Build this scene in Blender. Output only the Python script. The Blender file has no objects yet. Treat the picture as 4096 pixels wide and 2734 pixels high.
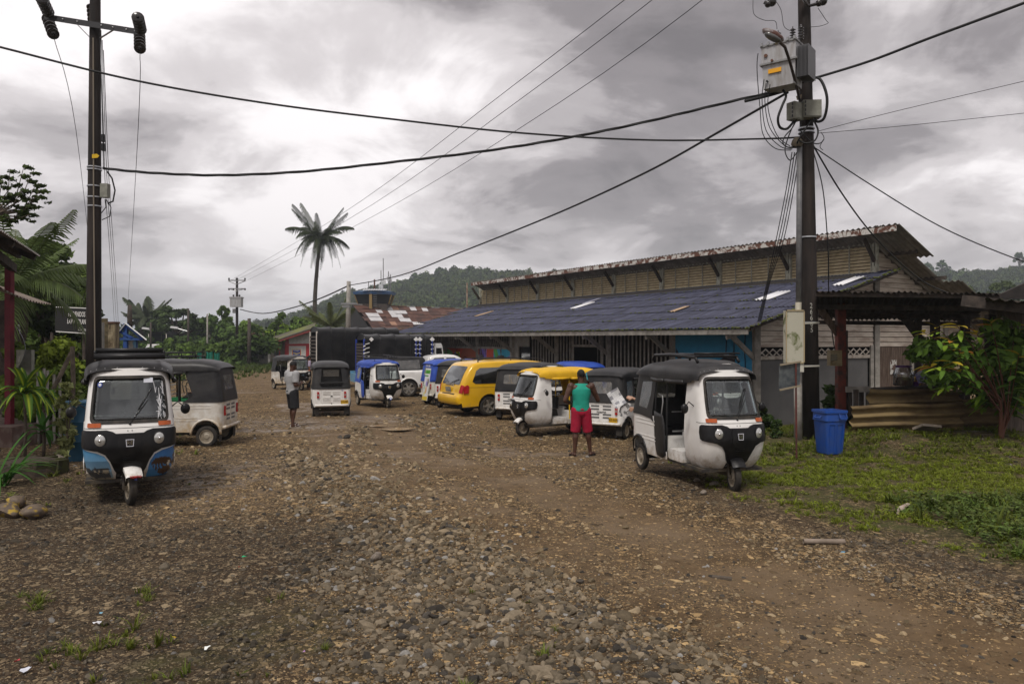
import bpy, bmesh, math, random
import numpy as np
from mathutils import Vector, Matrix, Euler
from mathutils.geometry import delaunay_2d_cdt
R = math.radians
random.seed(7)
rng = np.random.default_rng(11)
HAZE = True
SC = bpy.context.scene
COL = SC.collection
# ------------------------------------------------------------------ camera
F = 750.0; CX = 512.0; CY = 341.5; CH = 2.0
cam = bpy.data.cameras.new('camera'); camo = bpy.data.objects.new('camera', cam); COL.objects.link(camo)
cam.sensor_width = 36; cam.lens = 36*F/1024; cam.clip_start = .1; cam.clip_end = 9000
camo.location = (0, 0, CH); camo.rotation_euler = (R(90), 0, 0)
SC.camera = camo
SC.view_settings.view_transform = 'Standard'
SC.view_settings.look = 'None'
SC.view_settings.exposure = 0.72
SC.view_settings.gamma = 1
SC.view_settings.use_curve_mapping = False
# ------------------------------------------------------------------ world: daylight sky under a broken cloud layer
SUN_EL, SUN_AZ = 58, 200          # azimuth from +Y clockwise
W = bpy.data.worlds.new('World'); SC.world = W; W.use_nodes = True
nt = W.node_tree; nt.nodes.clear()
def N(t, kind, **kw):
 n = t.nodes.new(kind)
 for k, v in kw.items():
  if k in n.inputs.keys() if hasattr(n.inputs, 'keys') else False: n.inputs[k].default_value = v
  else: setattr(n, k, v)
 return n
def mathn(t, op, a, b=None, c=None, clamp=False):
 n = t.nodes.new('ShaderNodeMath'); n.operation = op; n.use_clamp = clamp
 for i, v in enumerate((a, b, c)):
  if v is None: continue
  if hasattr(v, 'links'): t.links.new(v, n.inputs[i])
  else: n.inputs[i].default_value = v
 return n.outputs[0]
def ramp(t, fac, stops, interp='LINEAR'):
 n = t.nodes.new('ShaderNodeValToRGB'); n.color_ramp.interpolation = interp
 e = n.color_ramp.elements
 while len(e) > 1: e.remove(e[-1])
 for i, (p, c) in enumerate(stops):
  if isinstance(c, (int, float)): c = (c, c, c)
  if i == 0: e[0].position = p; e[0].color = (*c, 1)
  else: x = e.new(p); x.color = (*c, 1)
 if fac is not None: t.links.new(fac, n.inputs[0])
 return n.outputs[0]
def noise(t, vec, scale, detail=4, rough=.55, dist=0, ntype=None):
 n = t.nodes.new('ShaderNodeTexNoise')
 n.inputs['Scale'].default_value = scale; n.inputs['Detail'].default_value = detail
 n.inputs['Roughness'].default_value = rough; n.inputs['Distortion'].default_value = dist
 if vec is not None: t.links.new(vec, n.inputs['Vector'])
 return n.outputs['Fac']
def mixc(t, fac, a, b, mode='MIX'):
 n = t.nodes.new('ShaderNodeMix'); n.data_type = 'RGBA'; n.blend_type = mode
 for s, v in ((n.inputs[0], fac), (n.inputs[6], a), (n.inputs[7], b)):
  if hasattr(v, 'links'): t.links.new(v, s)
  elif isinstance(v, (int, float)): s.default_value = v
  else: s.default_value = (*v[:3], 1)
 return n.outputs[2]
tc = nt.nodes.new('ShaderNodeTexCoord')
sep = nt.nodes.new('ShaderNodeSeparateXYZ'); nt.links.new(tc.outputs['Generated'], sep.inputs[0])
zz = mathn(nt, 'ADD', mathn(nt, 'MAXIMUM', sep.outputs[2], 0.0), .27)
px_ = mathn(nt, 'DIVIDE', sep.outputs[0], zz); py_ = mathn(nt, 'DIVIDE', sep.outputs[1], zz)
cmb = nt.nodes.new('ShaderNodeCombineXYZ'); nt.links.new(px_, cmb.inputs[0]); nt.links.new(py_, cmb.inputs[1])
mp = nt.nodes.new('ShaderNodeMapping'); nt.links.new(cmb.outputs[0], mp.inputs[0])
mp.inputs['Location'].default_value = (3.1, 7.65, 1.3); mp.inputs['Rotation'].default_value = (0, 0, R(24))
big = noise(nt, mp.outputs[0], .85, 2, .5, .3)
med = noise(nt, mp.outputs[0], 2.3, 8, .56, .5)
fine = noise(nt, mp.outputs[0], 6.5, 7, .6, .2)
f1 = mathn(nt, 'ADD', mathn(nt, 'MULTIPLY', big, .62), mathn(nt, 'ADD', mathn(nt, 'MULTIPLY', med, .55), mathn(nt, 'MULTIPLY', fine, .15)))
cl = ramp(nt, f1, [(.455, (.125, .113, .115)), (.55, (.19, .172, .175)), (.615, (.32, .295, .298)), (.685, (.47, .438, .440)), (.80, (.72, .685, .685))], 'EASE')
# paler, smoother band towards the horizon
hz = mathn(nt, 'POWER', mathn(nt, 'SUBTRACT', 1.0, mathn(nt, 'MAXIMUM', sep.outputs[2], 0.0)), 9.0, clamp=True)
cl2 = mixc(nt, mathn(nt, 'MULTIPLY', hz, .55), cl, (.44, .41, .41))
sky = nt.nodes.new('ShaderNodeTexSky'); sky.sky_type = 'NISHITA'; sky.sun_disc = False
sky.sun_elevation = R(SUN_EL); sky.sun_rotation = R(SUN_AZ); sky.dust_density = 3
b1 = nt.nodes.new('ShaderNodeBackground'); b1.inputs[1].default_value = .08; nt.links.new(sky.outputs[0], b1.inputs[0])
b2 = nt.nodes.new('ShaderNodeBackground'); b2.inputs[1].default_value = 1.0; nt.links.new(cl2, b2.inputs[0])
mx = nt.nodes.new('ShaderNodeMixShader'); mx.inputs[0].default_value = .96
nt.links.new(b1.outputs[0], mx.inputs[1]); nt.links.new(b2.outputs[0], mx.inputs[2])
wo = nt.nodes.new('ShaderNodeOutputWorld'); nt.links.new(mx.outputs[0], wo.inputs[0])
sun = bpy.data.lights.new('sun', 'SUN'); suno = bpy.data.objects.new('sun', sun); COL.objects.link(suno)
sun.energy = 1.5; sun.angle = R(14); sun.color = (1, .95, .88)
_d = Vector((math.sin(R(SUN_AZ))*math.cos(R(SUN_EL)), math.cos(R(SUN_AZ))*math.cos(R(SUN_EL)), math.sin(R(SUN_EL))))
suno.rotation_euler = _d.to_track_quat('Z', 'Y').to_euler()

# ------------------------------------------------------------------ helpers
def P(px, py, Y):
 "photograph position (1024 wide) at distance Y in metres"
 return Vector(((px-CX)/F*Y, Y, CH+(CY-py)/F*Y))
def O(ox, oy, Y): return P(ox/4, oy/4, Y)
def sst(a, b, x):
 t = np.clip((np.asarray(x, float)-a)/(b-a), 0, 1); return t*t*(3-2*t)
def GZ(x, y):
 x = np.asarray(x, float); y = np.asarray(y, float)
 L = 17.5+11*sst(0.5, -5, x)
 z = -.38*sst(0, 1, np.clip((y-10)/(L-10), 0, 1))
 z = z+(.30+.19*sst(6.3, 7.2, x))*sst(2.9, 4.6, x)*sst(20.6, 17, y)*sst(11.3, 15.4, y)
 z = z+.10*sst(-4.8, -6.5, x)*sst(16, 11, y)
 return z
def gz(x, y): return float(GZ(x, y))
_perm = rng.random((64, 64))
def vnoise(x, y, seed=0):
 x = np.asarray(x, float)+seed*17.31; y = np.asarray(y, float)+seed*9.77
 xi = np.floor(x).astype(int); yi = np.floor(y).astype(int); fx = x-xi; fy = y-yi
 fx = fx*fx*(3-2*fx); fy = fy*fy*(3-2*fy)
 g = lambda a, b: _perm[a % 64, b % 64]
 return (g(xi, yi)*(1-fx)+g(xi+1, yi)*fx)*(1-fy)+(g(xi, yi+1)*(1-fx)+g(xi+1, yi+1)*fx)*fy
def fbm(x, y, o=4, seed=0):
 v = 0; a = .5; s = 0
 for i in range(o): v = v+a*vnoise(x*2**i, y*2**i, seed+i*3); s += a; a *= .5
 return v/s
# ---- materials
MATS = {}
def newmat(name):
 m = bpy.data.materials.new(name); m.use_nodes = True; MATS[name] = m
 t = m.node_tree; b = t.nodes['Principled BSDF']; return m, t, b
def M(name, col, rough=.6, col2=None, scale=6, metal=0, bump=0, bscale=None, detail=5, lo=.4, hi=.65, coat=0, alpha=None, mud=None, spec=.32, dist=0, stretch=None, rrange=.0):
 "weathered surface: two tones mixed by noise, optional mud rising from the ground, optional fine relief"
 if name in MATS: return MATS[name]
 m, t, b = newmat(name)
 tcn = t.nodes.new('ShaderNodeTexCoord'); v = tcn.outputs['Object']
 oi = t.nodes.new('ShaderNodeObjectInfo'); va_ = t.nodes.new('ShaderNodeVectorMath'); va_.operation = 'MULTIPLY_ADD'   # every copy gets its own stretch of pattern
 t.links.new(oi.outputs['Random'], va_.inputs[0]); va_.inputs[1].default_value = (37, 53, 71); t.links.new(v, va_.inputs[2]); v = va_.outputs[0]
 if stretch:
  mpn = t.nodes.new('ShaderNodeMapping'); mpn.inputs['Scale'].default_value = stretch
  t.links.new(v, mpn.inputs[0]); v = mpn.outputs[0]
 b.inputs['Base Color'].default_value = (*col, 1); b.inputs['Roughness'].default_value = rough
 b.inputs['Metallic'].default_value = metal; b.inputs['Coat Weight'].default_value = coat
 b.inputs['Specular IOR Level'].default_value = spec
 out = None
 if col2 is not None:
  n = noise(t, v, scale, detail, .62, dist)
  out = mixc(t, ramp(t, n, [(lo, 0.), (hi, 1.)]), col, col2)
  if rrange: t.links.new(mathn(t, 'ADD', rough, mathn(t, 'MULTIPLY', n, rrange)), b.inputs['Roughness'])
 if mud:
  h, mc = mud
  s = t.nodes.new('ShaderNodeSeparateXYZ'); t.links.new(tcn.outputs['Object'], s.inputs[0])
  n2 = noise(t, tcn.outputs['Object'], 9, 6, .7)
  k = mathn(t, 'SUBTRACT', mathn(t, 'MULTIPLY', n2, h*1.6), mathn(t, 'SUBTRACT', s.outputs[2], .1))
  k = ramp(t, k, [(0, 0.), (.35*h+.1, .85)])
  out = mixc(t, k, out if out is not None else col, mc)
  t.links.new(mathn(t, 'ADD', rough, mathn(t, 'MULTIPLY', k, .45)), b.inputs['Roughness'])
 if out is not None: t.links.new(out, b.inputs['Base Color'])
 if bump:
  nb = noise(t, v, bscale or scale*4, 6, .65)
  bn = t.nodes.new('ShaderNodeBump'); bn.inputs['Strength'].default_value = bump; bn.inputs['Distance'].default_value = .02
  t.links.new(nb, bn.inputs['Height']); t.links.new(bn.outputs[0], b.inputs['Normal'])
 return m
def Mattr(name, rough=.6, bump=0, bscale=20, spec=.5, trans=0, attr='tone', grain=.0, gscale=30):
 "colour taken from the mesh's own colour attribute (prints, leaves)"
 if name in MATS: return MATS[name]
 m, t, b = newmat(name)
 a = t.nodes.new('ShaderNodeAttribute'); a.attribute_name = attr
 c = a.outputs['Color']
 if grain:
  tcn = t.nodes.new('ShaderNodeTexCoord')
  n = noise(t, tcn.outputs['Object'], gscale, 5, .7)
  c = mixc(t, 1.0, c, ramp(t, n, [(.3, 1-grain), (.7, 1+0.)]), 'MULTIPLY')
 t.links.new(c, b.inputs['Base Color']); b.inputs['Roughness'].default_value = rough
 b.inputs['Specular IOR Level'].default_value = spec
 if trans:
  tr = t.nodes.new('ShaderNodeBsdfTranslucent'); t.links.new(c, tr.inputs[0])
  mxs = t.nodes.new('ShaderNodeMixShader'); mxs.inputs[0].default_value = trans
  t.links.new(b.outputs[0], mxs.inputs[1]); t.links.new(tr.outputs[0], mxs.inputs[2])
  t.links.new(mxs.outputs[0], t.nodes['Material Output'].inputs[0])
 return m
def Mglass(name, tint=(.5, .55, .55), refl=.12, rough=.03, dirt=0):
 if name in MATS: return MATS[name]
 m, t, b = newmat(name)
 tr = t.nodes.new('ShaderNodeBsdfTransparent'); tr.inputs[0].default_value = (*tint, 1)
 gl = t.nodes.new('ShaderNodeBsdfGlossy'); gl.inputs['Roughness'].default_value = rough; gl.inputs[0].default_value = (.9, .93, .95, 1)
 fr = t.nodes.new('ShaderNodeFresnel'); fr.inputs[0].default_value = 1.5
 f = mathn(t, 'ADD', mathn(t, 'MULTIPLY', fr.outputs[0], 1.0), refl, clamp=True)
 mxs = t.nodes.new('ShaderNodeMixShader'); t.links.new(f, mxs.inputs[0])
 t.links.new(tr.outputs[0], mxs.inputs[1]); t.links.new(gl.outputs[0], mxs.inputs[2]); last = mxs
 if dirt:
  df = t.nodes.new('ShaderNodeBsdfDiffuse'); df.inputs[0].default_value = (.5, .48, .45, 1)
  tcn = t.nodes.new('ShaderNodeTexCoord'); n = noise(t, tcn.outputs['Object'], 5, 6, .7)
  m2 = t.nodes.new('ShaderNodeMixShader'); t.links.new(mathn(t, 'MULTIPLY', ramp(t, n, [(.35, .15), (.75, 1.)]), dirt), m2.inputs[0])
  t.links.new(mxs.outputs[0], m2.inputs[1]); t.links.new(df.outputs[0], m2.inputs[2]); last = m2
 t.links.new(last.outputs[0], t.nodes['Material Output'].inputs[0])
 return m
# ---- objects
def link(name, me, parent=None):
 o = bpy.data.objects.new(name, me); COL.objects.link(o)
 if parent is not None: o.parent = parent
 return o
def tag(o, label=None, cat=None, group=None, kind=None):
 if label: o['label'] = label
 if cat: o['category'] = cat
 if group: o['group'] = group
 if kind: o['kind'] = kind
 return o
def empty(name, loc=(0, 0, 0), rz=0, label=None, cat=None, group=None):
 o = bpy.data.objects.new(name, None); COL.objects.link(o); o.location = loc; o.rotation_euler = (0, 0, rz)
 o.empty_display_size = .1
 return tag(o, label, cat, group)
def copy_tree(o, parent=None):
 c = o.copy(); COL.objects.link(c)
 if parent is not None: c.parent = parent
 for ch in list(o.children): copy_tree(ch, c)
 return c
class MB:
 "collects shapes for ONE mesh"
 def __init__(s): s.v = []; s.f = []; s.mi = []; s.m = 0; s.col = []
 def add(s, vs, fs):
  b = len(s.v); s.v += [tuple(p) for p in vs]; s.f += [tuple(i+b for i in f) for f in fs]; s.mi += [s.m]*len(fs); return s
 def box(s, a, b):
  x0, y0, z0 = a; x1, y1, z1 = b
  return s.add([(x0, y0, z0), (x1, y0, z0), (x1, y1, z0), (x0, y1, z0), (x0, y0, z1), (x1, y0, z1), (x1, y1, z1), (x0, y1, z1)],
      [(0, 3, 2, 1), (4, 5, 6, 7), (0, 1, 5, 4), (1, 2, 6, 5), (2, 3, 7, 6), (3, 0, 4, 7)])
 def cbox(s, c, d, rot=None, taper=1):
  "box centred at c with size d"
  x, y, z = d[0]/2, d[1]/2, d[2]/2; t = taper
  pts = [(-x, -y, -z), (x, -y, -z), (x, y, -z), (-x, y, -z), (-x*t, -y*t, z), (x*t, -y*t, z), (x*t, y*t, z), (-x*t, y*t, z)]
  mt = (rot.to_matrix() if isinstance(rot, Euler) else rot) if rot is not None else None
  pts = [(mt @ Vector(p) if mt is not None else Vector(p))+Vector(c) for p in pts]
  return s.add(pts, [(0, 3, 2, 1), (4, 5, 6, 7), (0, 1, 5, 4), (1, 2, 6, 5), (2, 3, 7, 6), (3, 0, 4, 7)])
 def bar(s, a, b, w, h=None, up=(0, 0, 1)):
  "rectangular bar from a to b; w across, h along up"
  a = Vector(a); b = Vector(b); h = h or w; d = (b-a).normalized(); up = Vector(up)
  if abs(d.dot(up)) > .98: up = Vector((1, 0, 0))
  sx = d.cross(up).normalized()*w/2; sy = sx.cross(d).normalized()*h/2
  return s.add([a-sx-sy, a+sx-sy, a+sx+sy, a-sx+sy, b-sx-sy, b+sx-sy, b+sx+sy, b-sx+sy],
      [(0, 3, 2, 1), (4, 5, 6, 7), (0, 1, 5, 4), (1, 2, 6, 5), (2, 3, 7, 6), (3, 0, 4, 7)])
 def tube(s, pts, r, n=8, cap=True, rs=None, sq=1):
  pts = [Vector(p) for p in pts]; k = len(pts); rings = []; up = None
  for i, p in enumerate(pts):
   d = (pts[min(i+1, k-1)]-pts[max(i-1, 0)])
   if d.length < 1e-9: d = Vector((0, 0, 1))
   d.normalize()
   if up is None:
    up = Vector((0, 0, 1)) if abs(d.z) < .9 else Vector((1, 0, 0))
   x = d.cross(up).normalized(); y = x.cross(d).normalized(); up = y
   rr = rs[i] if rs is not None else r
   rings.append([p+(x*math.cos(2*math.pi*j/n)+y*math.sin(2*math.pi*j/n)*sq)*rr for j in range(n)])
  vs = [q for rg in rings for q in rg]; fs = []
  for i in range(k-1):
   for j in range(n): fs.append((i*n+j, i*n+(j+1) % n, (i+1)*n+(j+1) % n, (i+1)*n+j))
  if cap: fs.append(tuple(range(n-1, -1, -1))); fs.append(tuple((k-1)*n+j for j in range(n)))
  return s.add(vs, fs)
 def cyl(s, a, b, r, n=12, r2=None): return s.tube([a, b], r, n, True, [r, r if r2 is None else r2])
 def lathe(s, c, axis, prof, n=20):
  "prof = [(distance along axis, radius)]"
  c = Vector(c); ax = Vector(axis).normalized(); up = Vector((0, 0, 1)) if abs(ax.z) < .9 else Vector((1, 0, 0))
  x = ax.cross(up).normalized(); y = ax.cross(x).normalized(); vs = []; fs = []
  for (h, r) in prof:
   for j in range(n): a = 2*math.pi*j/n; vs.append(c+ax*h+(x*math.cos(a)+y*math.sin(a))*max(r, 1e-4))
  for i in range(len(prof)-1):
   for j in range(n): fs.append((i*n+j, (i+1)*n+j, (i+1)*n+(j+1) % n, i*n+(j+1) % n))
  return s.add(vs, fs)
 def ball(s, c, r, seg=12, rings=8, sc=(1, 1, 1), rot=None):
  vs = []; fs = []; c = Vector(c)
  for i in range(rings+1):
   th = math.pi*i/rings
   for j in range(seg):
    ph = 2*math.pi*j/seg; p = Vector((math.sin(th)*math.cos(ph)*sc[0], math.sin(th)*math.sin(ph)*sc[1], math.cos(th)*sc[2]))*r
    if rot is not None: p = rot @ p
    vs.append(c+p)
  for i in range(rings):
   for j in range(seg): fs.append((i*seg+j, (i+1)*seg+j, (i+1)*seg+(j+1) % seg, i*seg+(j+1) % seg))
  return s.add(vs, fs)
 def grid(s, fn, us, vs_):
  vv = [fn(u, v) for v in vs_ for u in us]; n = len(us)
  return s.add(vv, [(j*n+i, j*n+i+1, (j+1)*n+i+1, (j+1)*n+i) for j in range(len(vs_)-1) for i in range(n-1)])
 def poly(s, pts): return s.add(pts, [tuple(range(len(pts)))])
 def prism(s, pts2, a, b, fn):
  "outline pts2 swept between depths a and b; fn(u,v,w)->xyz"
  n = len(pts2); vs = [fn(u, v, a) for u, v in pts2]+[fn(u, v, b) for u, v in pts2]
  return s.add(vs, [tuple(range(n-1, -1, -1)), tuple(range(n, 2*n))]+[(i, (i+1) % n, (i+1) % n+n, i+n) for i in range(n)])
 def mesh(s, name, mats, smooth=False, ang=None, fixn=True):
  me = bpy.data.meshes.new(name); me.from_pydata(s.v, [], s.f)
  for m in (mats if isinstance(mats, (list, tuple)) else [mats]): me.materials.append(m)
  if any(s.mi): me.polygons.foreach_set('material_index', s.mi)
  if fixn:
   bm = bmesh.new(); bm.from_mesh(me); bmesh.ops.recalc_face_normals(bm, faces=bm.faces); bm.to_mesh(me); bm.free()
  if smooth or ang:
   me.polygons.foreach_set('use_smooth', [True]*len(me.polygons))
   if ang: me.set_sharp_from_angle(angle=R(ang))
  me.update(); return me
 def build(s, name, mats, parent=None, smooth=False, ang=None, fixn=True):
  return link(name, s.mesh(name, mats, smooth, ang, fixn), parent)
def inpoly(x, y, poly):
 c = False; n = len(poly); j = n-1
 for i in range(n):
  xi, yi = poly[i]; xj, yj = poly[j]
  if (yi > y) != (yj > y) and x < (xj-xi)*(y-yi)/(yj-yi+1e-12)+xi: c = not c
  j = i
 return c
def dens(poly, step):
 out = []
 for i in range(len(poly)):
  a = poly[i]; b = poly[(i+1) % len(poly)]; d = math.hypot(b[0]-a[0], b[1]-a[1]); k = max(1, int(math.ceil(d/step)))
  for j in range(k): out.append((a[0]+(b[0]-a[0])*j/k, a[1]+(b[1]-a[1])*j/k))
 return out
def cdt(outer, holes=(), step=.08):
 outer = dens(outer, step); holes = [dens(h, step) for h in holes]
 pts = []; edges = []
 for lp in [outer]+holes:
  b = len(pts); pts += lp; edges += [(b+i, b+(i+1) % len(lp)) for i in range(len(lp))]
 xs = [p[0] for p in outer]; ys = [p[1] for p in outer]
 nx = int((max(xs)-min(xs))/step)+1; ny = int((max(ys)-min(ys))/step)+1
 for i in range(1, nx):
  for j in range(1, ny):
   x = min(xs)+(max(xs)-min(xs))*i/nx; y = min(ys)+(max(ys)-min(ys))*j/ny
   if inpoly(x, y, outer) and not any(inpoly(x, y, h) for h in holes): pts.append((x, y))
 r = delaunay_2d_cdt([Vector(p) for p in pts], edges, [], 0, 1e-5)
 V, Fc = r[0], r[2]; keep = []
 for f in Fc:
  cx = sum(V[i][0] for i in f)/len(f); cy = sum(V[i][1] for i in f)/len(f)
  if inpoly(cx, cy, outer) and not any(inpoly(cx, cy, h) for h in holes): keep.append(tuple(f))
 return [(p[0], p[1]) for p in V], keep
def patch(outer, fn, holes=(), step=.08, off=0., thick=.012, mirror=False):
 "outline in surface coordinates laid on surface fn(s,z,off), with real thickness"
 mb = MB()
 for sg in ((1, -1) if mirror else (1,)):
  o2 = [(p[0]*sg, p[1]) for p in outer]; h2 = [[(p[0]*sg, p[1]) for p in h] for h in holes]
  V, Fc = cdt(o2, h2, step)
  n = len(V); top = [fn(p[0], p[1], off+thick) for p in V]; bot = [fn(p[0], p[1], off) for p in V]
  cnt = {}
  for f in Fc:
   for i in range(len(f)):
    e = (f[i], f[(i+1) % len(f)]); k = (min(e), max(e)); cnt.setdefault(k, []).append(e)
  fs = list(Fc)+[tuple(i+n for i in reversed(f)) for f in Fc]
  for k, es in cnt.items():
   if len(es) == 1: a, b = es[0]; fs.append((b, a, a+n, b+n))
  mb.add(top+bot, fs)
 return mb
def rrect(x0, y0, x1, y1, r, n=4):
 out = []
 for cx, cy, a0 in ((x1-r, y0+r, -90), (x1-r, y1-r, 0), (x0+r, y1-r, 90), (x0+r, y0+r, 180)):
  for i in range(n+1): a = R(a0+90*i/n); out.append((cx+r*math.cos(a), cy+r*math.sin(a)))
 return out
_fc = {}
def text_mesh(txt, size, depth=.002, bold=False, shear=0):
 k = (txt, size, depth, shear)
 if k in _fc: return _fc[k]
 cu = bpy.data.curves.new('lettering', 'FONT'); cu.body = txt; cu.size = size; cu.extrude = depth; cu.align_x = 'CENTER'; cu.align_y = 'CENTER'; cu.shear = shear
 cu.offset = size*.012 if bold else 0; cu.resolution_u = 3
 ob = bpy.data.objects.new('lettering', cu); COL.objects.link(ob)
 dg = bpy.context.evaluated_depsgraph_get(); me = bpy.data.meshes.new_from_object(ob.evaluated_get(dg)); me.name = 'lettering'
 bpy.data.objects.remove(ob); _fc[k] = me; return me
def text(txt, size, mat, loc, rot, parent=None, sx=1, depth=.002, bold=False, shear=0, name='lettering'):
 me = text_mesh(txt, size, depth, bold, shear).copy(); me.materials.clear(); me.materials.append(mat)
 o = link(name, me, parent); o.location = loc; o.rotation_euler = rot; o.scale = (sx, 1, 1); return o
def colour_attr(me, cols):
 a = me.color_attributes.new('tone', 'FLOAT_COLOR', 'CORNER' if len(cols) == len(me.loops) else 'POINT')
 c = np.ones((len(cols), 4), np.float32); c[:, :3] = np.asarray(cols)[:, :3]; a.data.foreach_set('color', c.ravel())
def painting(name, mat, fn, func, us, vs, parent=None):
 "flat print: a grid with one colour per cell"
 nu, nv = len(us), len(vs)
 V = [fn(u, v) for v in vs for u in us]
 Fc = [(j*nu+i, j*nu+i+1, (j+1)*nu+i+1, (j+1)*nu+i) for j in range(nv-1) for i in range(nu-1)]
 me = bpy.data.meshes.new(name); me.from_pydata(V, [], Fc); me.materials.append(mat)
 um = [(us[i]+us[i+1])/2 for i in range(nu-1)]; vm = [(vs[j]+vs[j+1])/2 for j in range(nv-1)]
 U, Vv = np.meshgrid(um, vm); c = func(U, Vv).reshape(-1, 3)
 colour_attr(me, np.repeat(c, 4, axis=0)); return link(name, me, parent)
def mesh_np(name, V, Fc, mats, tone=None, smooth=False):
 "fast mesh from arrays, all faces with the same corner count"
 V = np.asarray(V, np.float32); Fc = np.asarray(Fc, np.int32); k = Fc.shape[1]
 me = bpy.data.meshes.new(name); me.vertices.add(len(V)); me.vertices.foreach_set('co', V.ravel())
 me.loops.add(Fc.size); me.loops.foreach_set('vertex_index', Fc.ravel())
 me.polygons.add(len(Fc)); me.polygons.foreach_set('loop_start', np.arange(0, Fc.size, k, dtype=np.int32))
 me.update(calc_edges=True); me.validate()
 for m in (mats if isinstance(mats, (list, tuple)) else [mats]): me.materials.append(m)
 if tone is not None: colour_attr(me, tone)
 if smooth: me.polygons.foreach_set('use_smooth', [True]*len(me.polygons))
 return me
def scatter(name, protos, pos, rot, scl, idx, tint, label=None):
 "many small alike pieces as one object (geometry nodes)"
 pos = np.asarray(pos, np.float32); n = len(pos)
 me = bpy.data.meshes.new(name); me.vertices.add(n); me.vertices.foreach_set('co', pos.ravel())
 a = me.attributes.new('rot', 'FLOAT_VECTOR', 'POINT'); a.data.foreach_set('vector', np.asarray(rot, np.float32).ravel())
 a = me.attributes.new('scl', 'FLOAT_VECTOR', 'POINT'); a.data.foreach_set('vector', np.asarray(scl, np.float32).ravel())
 a = me.attributes.new('idx', 'INT', 'POINT'); a.data.foreach_set('value', np.asarray(idx, np.int32))
 a = me.attributes.new('tint', 'FLOAT_COLOR', 'POINT'); c = np.ones((n, 4), np.float32); c[:, :3] = tint; a.data.foreach_set('color', c.ravel())
 me.update()
 pc = bpy.data.collections.new(name+'_kinds')
 for i, p in enumerate(protos):
  o = bpy.data.objects.new('%s_%02d' % (name, i), p); pc.objects.link(o)
 o = link(name, me); tag(o, label, None, None, 'stuff')
 ng = bpy.data.node_groups.new(name, 'GeometryNodeTree')
 ng.interface.new_socket('Geometry', in_out='INPUT', socket_type='NodeSocketGeometry'); ng.interface.new_socket('Geometry', in_out='OUTPUT', socket_type='NodeSocketGeometry')
 gi = ng.nodes.new('NodeGroupInput'); go = ng.nodes.new('NodeGroupOutput')
 ci = ng.nodes.new('GeometryNodeCollectionInfo'); ci.inputs['Collection'].default_value = pc; ci.inputs['Separate Children'].default_value = True; ci.inputs['Reset Children'].default_value = True
 ip = ng.nodes.new('GeometryNodeInstanceOnPoints'); ip.inputs['Pick Instance'].default_value = True
 def na(nm, ty):
  q = ng.nodes.new('GeometryNodeInputNamedAttribute'); q.data_type = ty; q.inputs['Name'].default_value = nm; return q.outputs[0]
 m2p = ng.nodes.new('GeometryNodeMeshToPoints')
 ng.links.new(gi.outputs[0], m2p.inputs[0]); ng.links.new(m2p.outputs[0], ip.inputs['Points'])
 ng.links.new(ci.outputs[0], ip.inputs['Instance']); ng.links.new(na('idx', 'INT'), ip.inputs['Instance Index'])
 ng.links.new(na('rot', 'FLOAT_VECTOR'), ip.inputs['Rotation']); ng.links.new(na('scl', 'FLOAT_VECTOR'), ip.inputs['Scale'])
 ng.links.new(ip.outputs[0], go.inputs[0])
 md = o.modifiers.new('scatter', 'NODES'); md.node_group = ng
 return o
def Mtint(name, rough=.8, bump=.4, bscale=14, var=.3, mottled=6, spec=.3, vcol=False, trans=0):
 "material of scattered pieces: colour from each piece's own tint"
 m, t, b = newmat(name)
 a = t.nodes.new('ShaderNodeAttribute'); a.attribute_type = 'INSTANCER'; a.attribute_name = 'tint'
 tcn = t.nodes.new('ShaderNodeTexCoord'); n = noise(t, tcn.outputs['Object'], mottled, 5, .65)
 c = mixc(t, 1.0, a.outputs['Color'], ramp(t, n, [(.3, 1-var), (.7, 1.)]), 'MULTIPLY')
 if vcol:
  q = t.nodes.new('ShaderNodeAttribute'); q.attribute_name = 'tone'; c = mixc(t, 1.0, c, q.outputs['Color'], 'MULTIPLY')
 t.links.new(c, b.inputs['Base Color']); b.inputs['Roughness'].default_value = rough; b.inputs['Specular IOR Level'].default_value = spec
 if bump:
  bn = t.nodes.new('ShaderNodeBump'); bn.inputs['Strength'].default_value = bump; bn.inputs['Distance'].default_value = .05
  t.links.new(noise(t, tcn.outputs['Object'], bscale, 5, .7), bn.inputs['Height']); t.links.new(bn.outputs[0], b.inputs['Normal'])
 if trans:
  tr = t.nodes.new('ShaderNodeBsdfTranslucent'); t.links.new(c, tr.inputs[0])
  mxs = t.nodes.new('ShaderNodeMixShader'); mxs.inputs[0].default_value = trans
  t.links.new(b.outputs[0], mxs.inputs[1]); t.links.new(tr.outputs[0], mxs.inputs[2])
  t.links.new(mxs.outputs[0], t.nodes['Material Output'].inputs[0])
 return m
def frame(org, ux, uz=(0, 0, 1)):
 "matrix-free local frame: returns fn(u, w, v) -> org + u*ux + w*normal + v*up"
 org = Vector(org); ux = Vector(ux).normalized(); uz = Vector(uz).normalized(); un = ux.cross(uz).normalized()
 return lambda u, w, v: org+ux*u+un*w+uz*v
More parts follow.
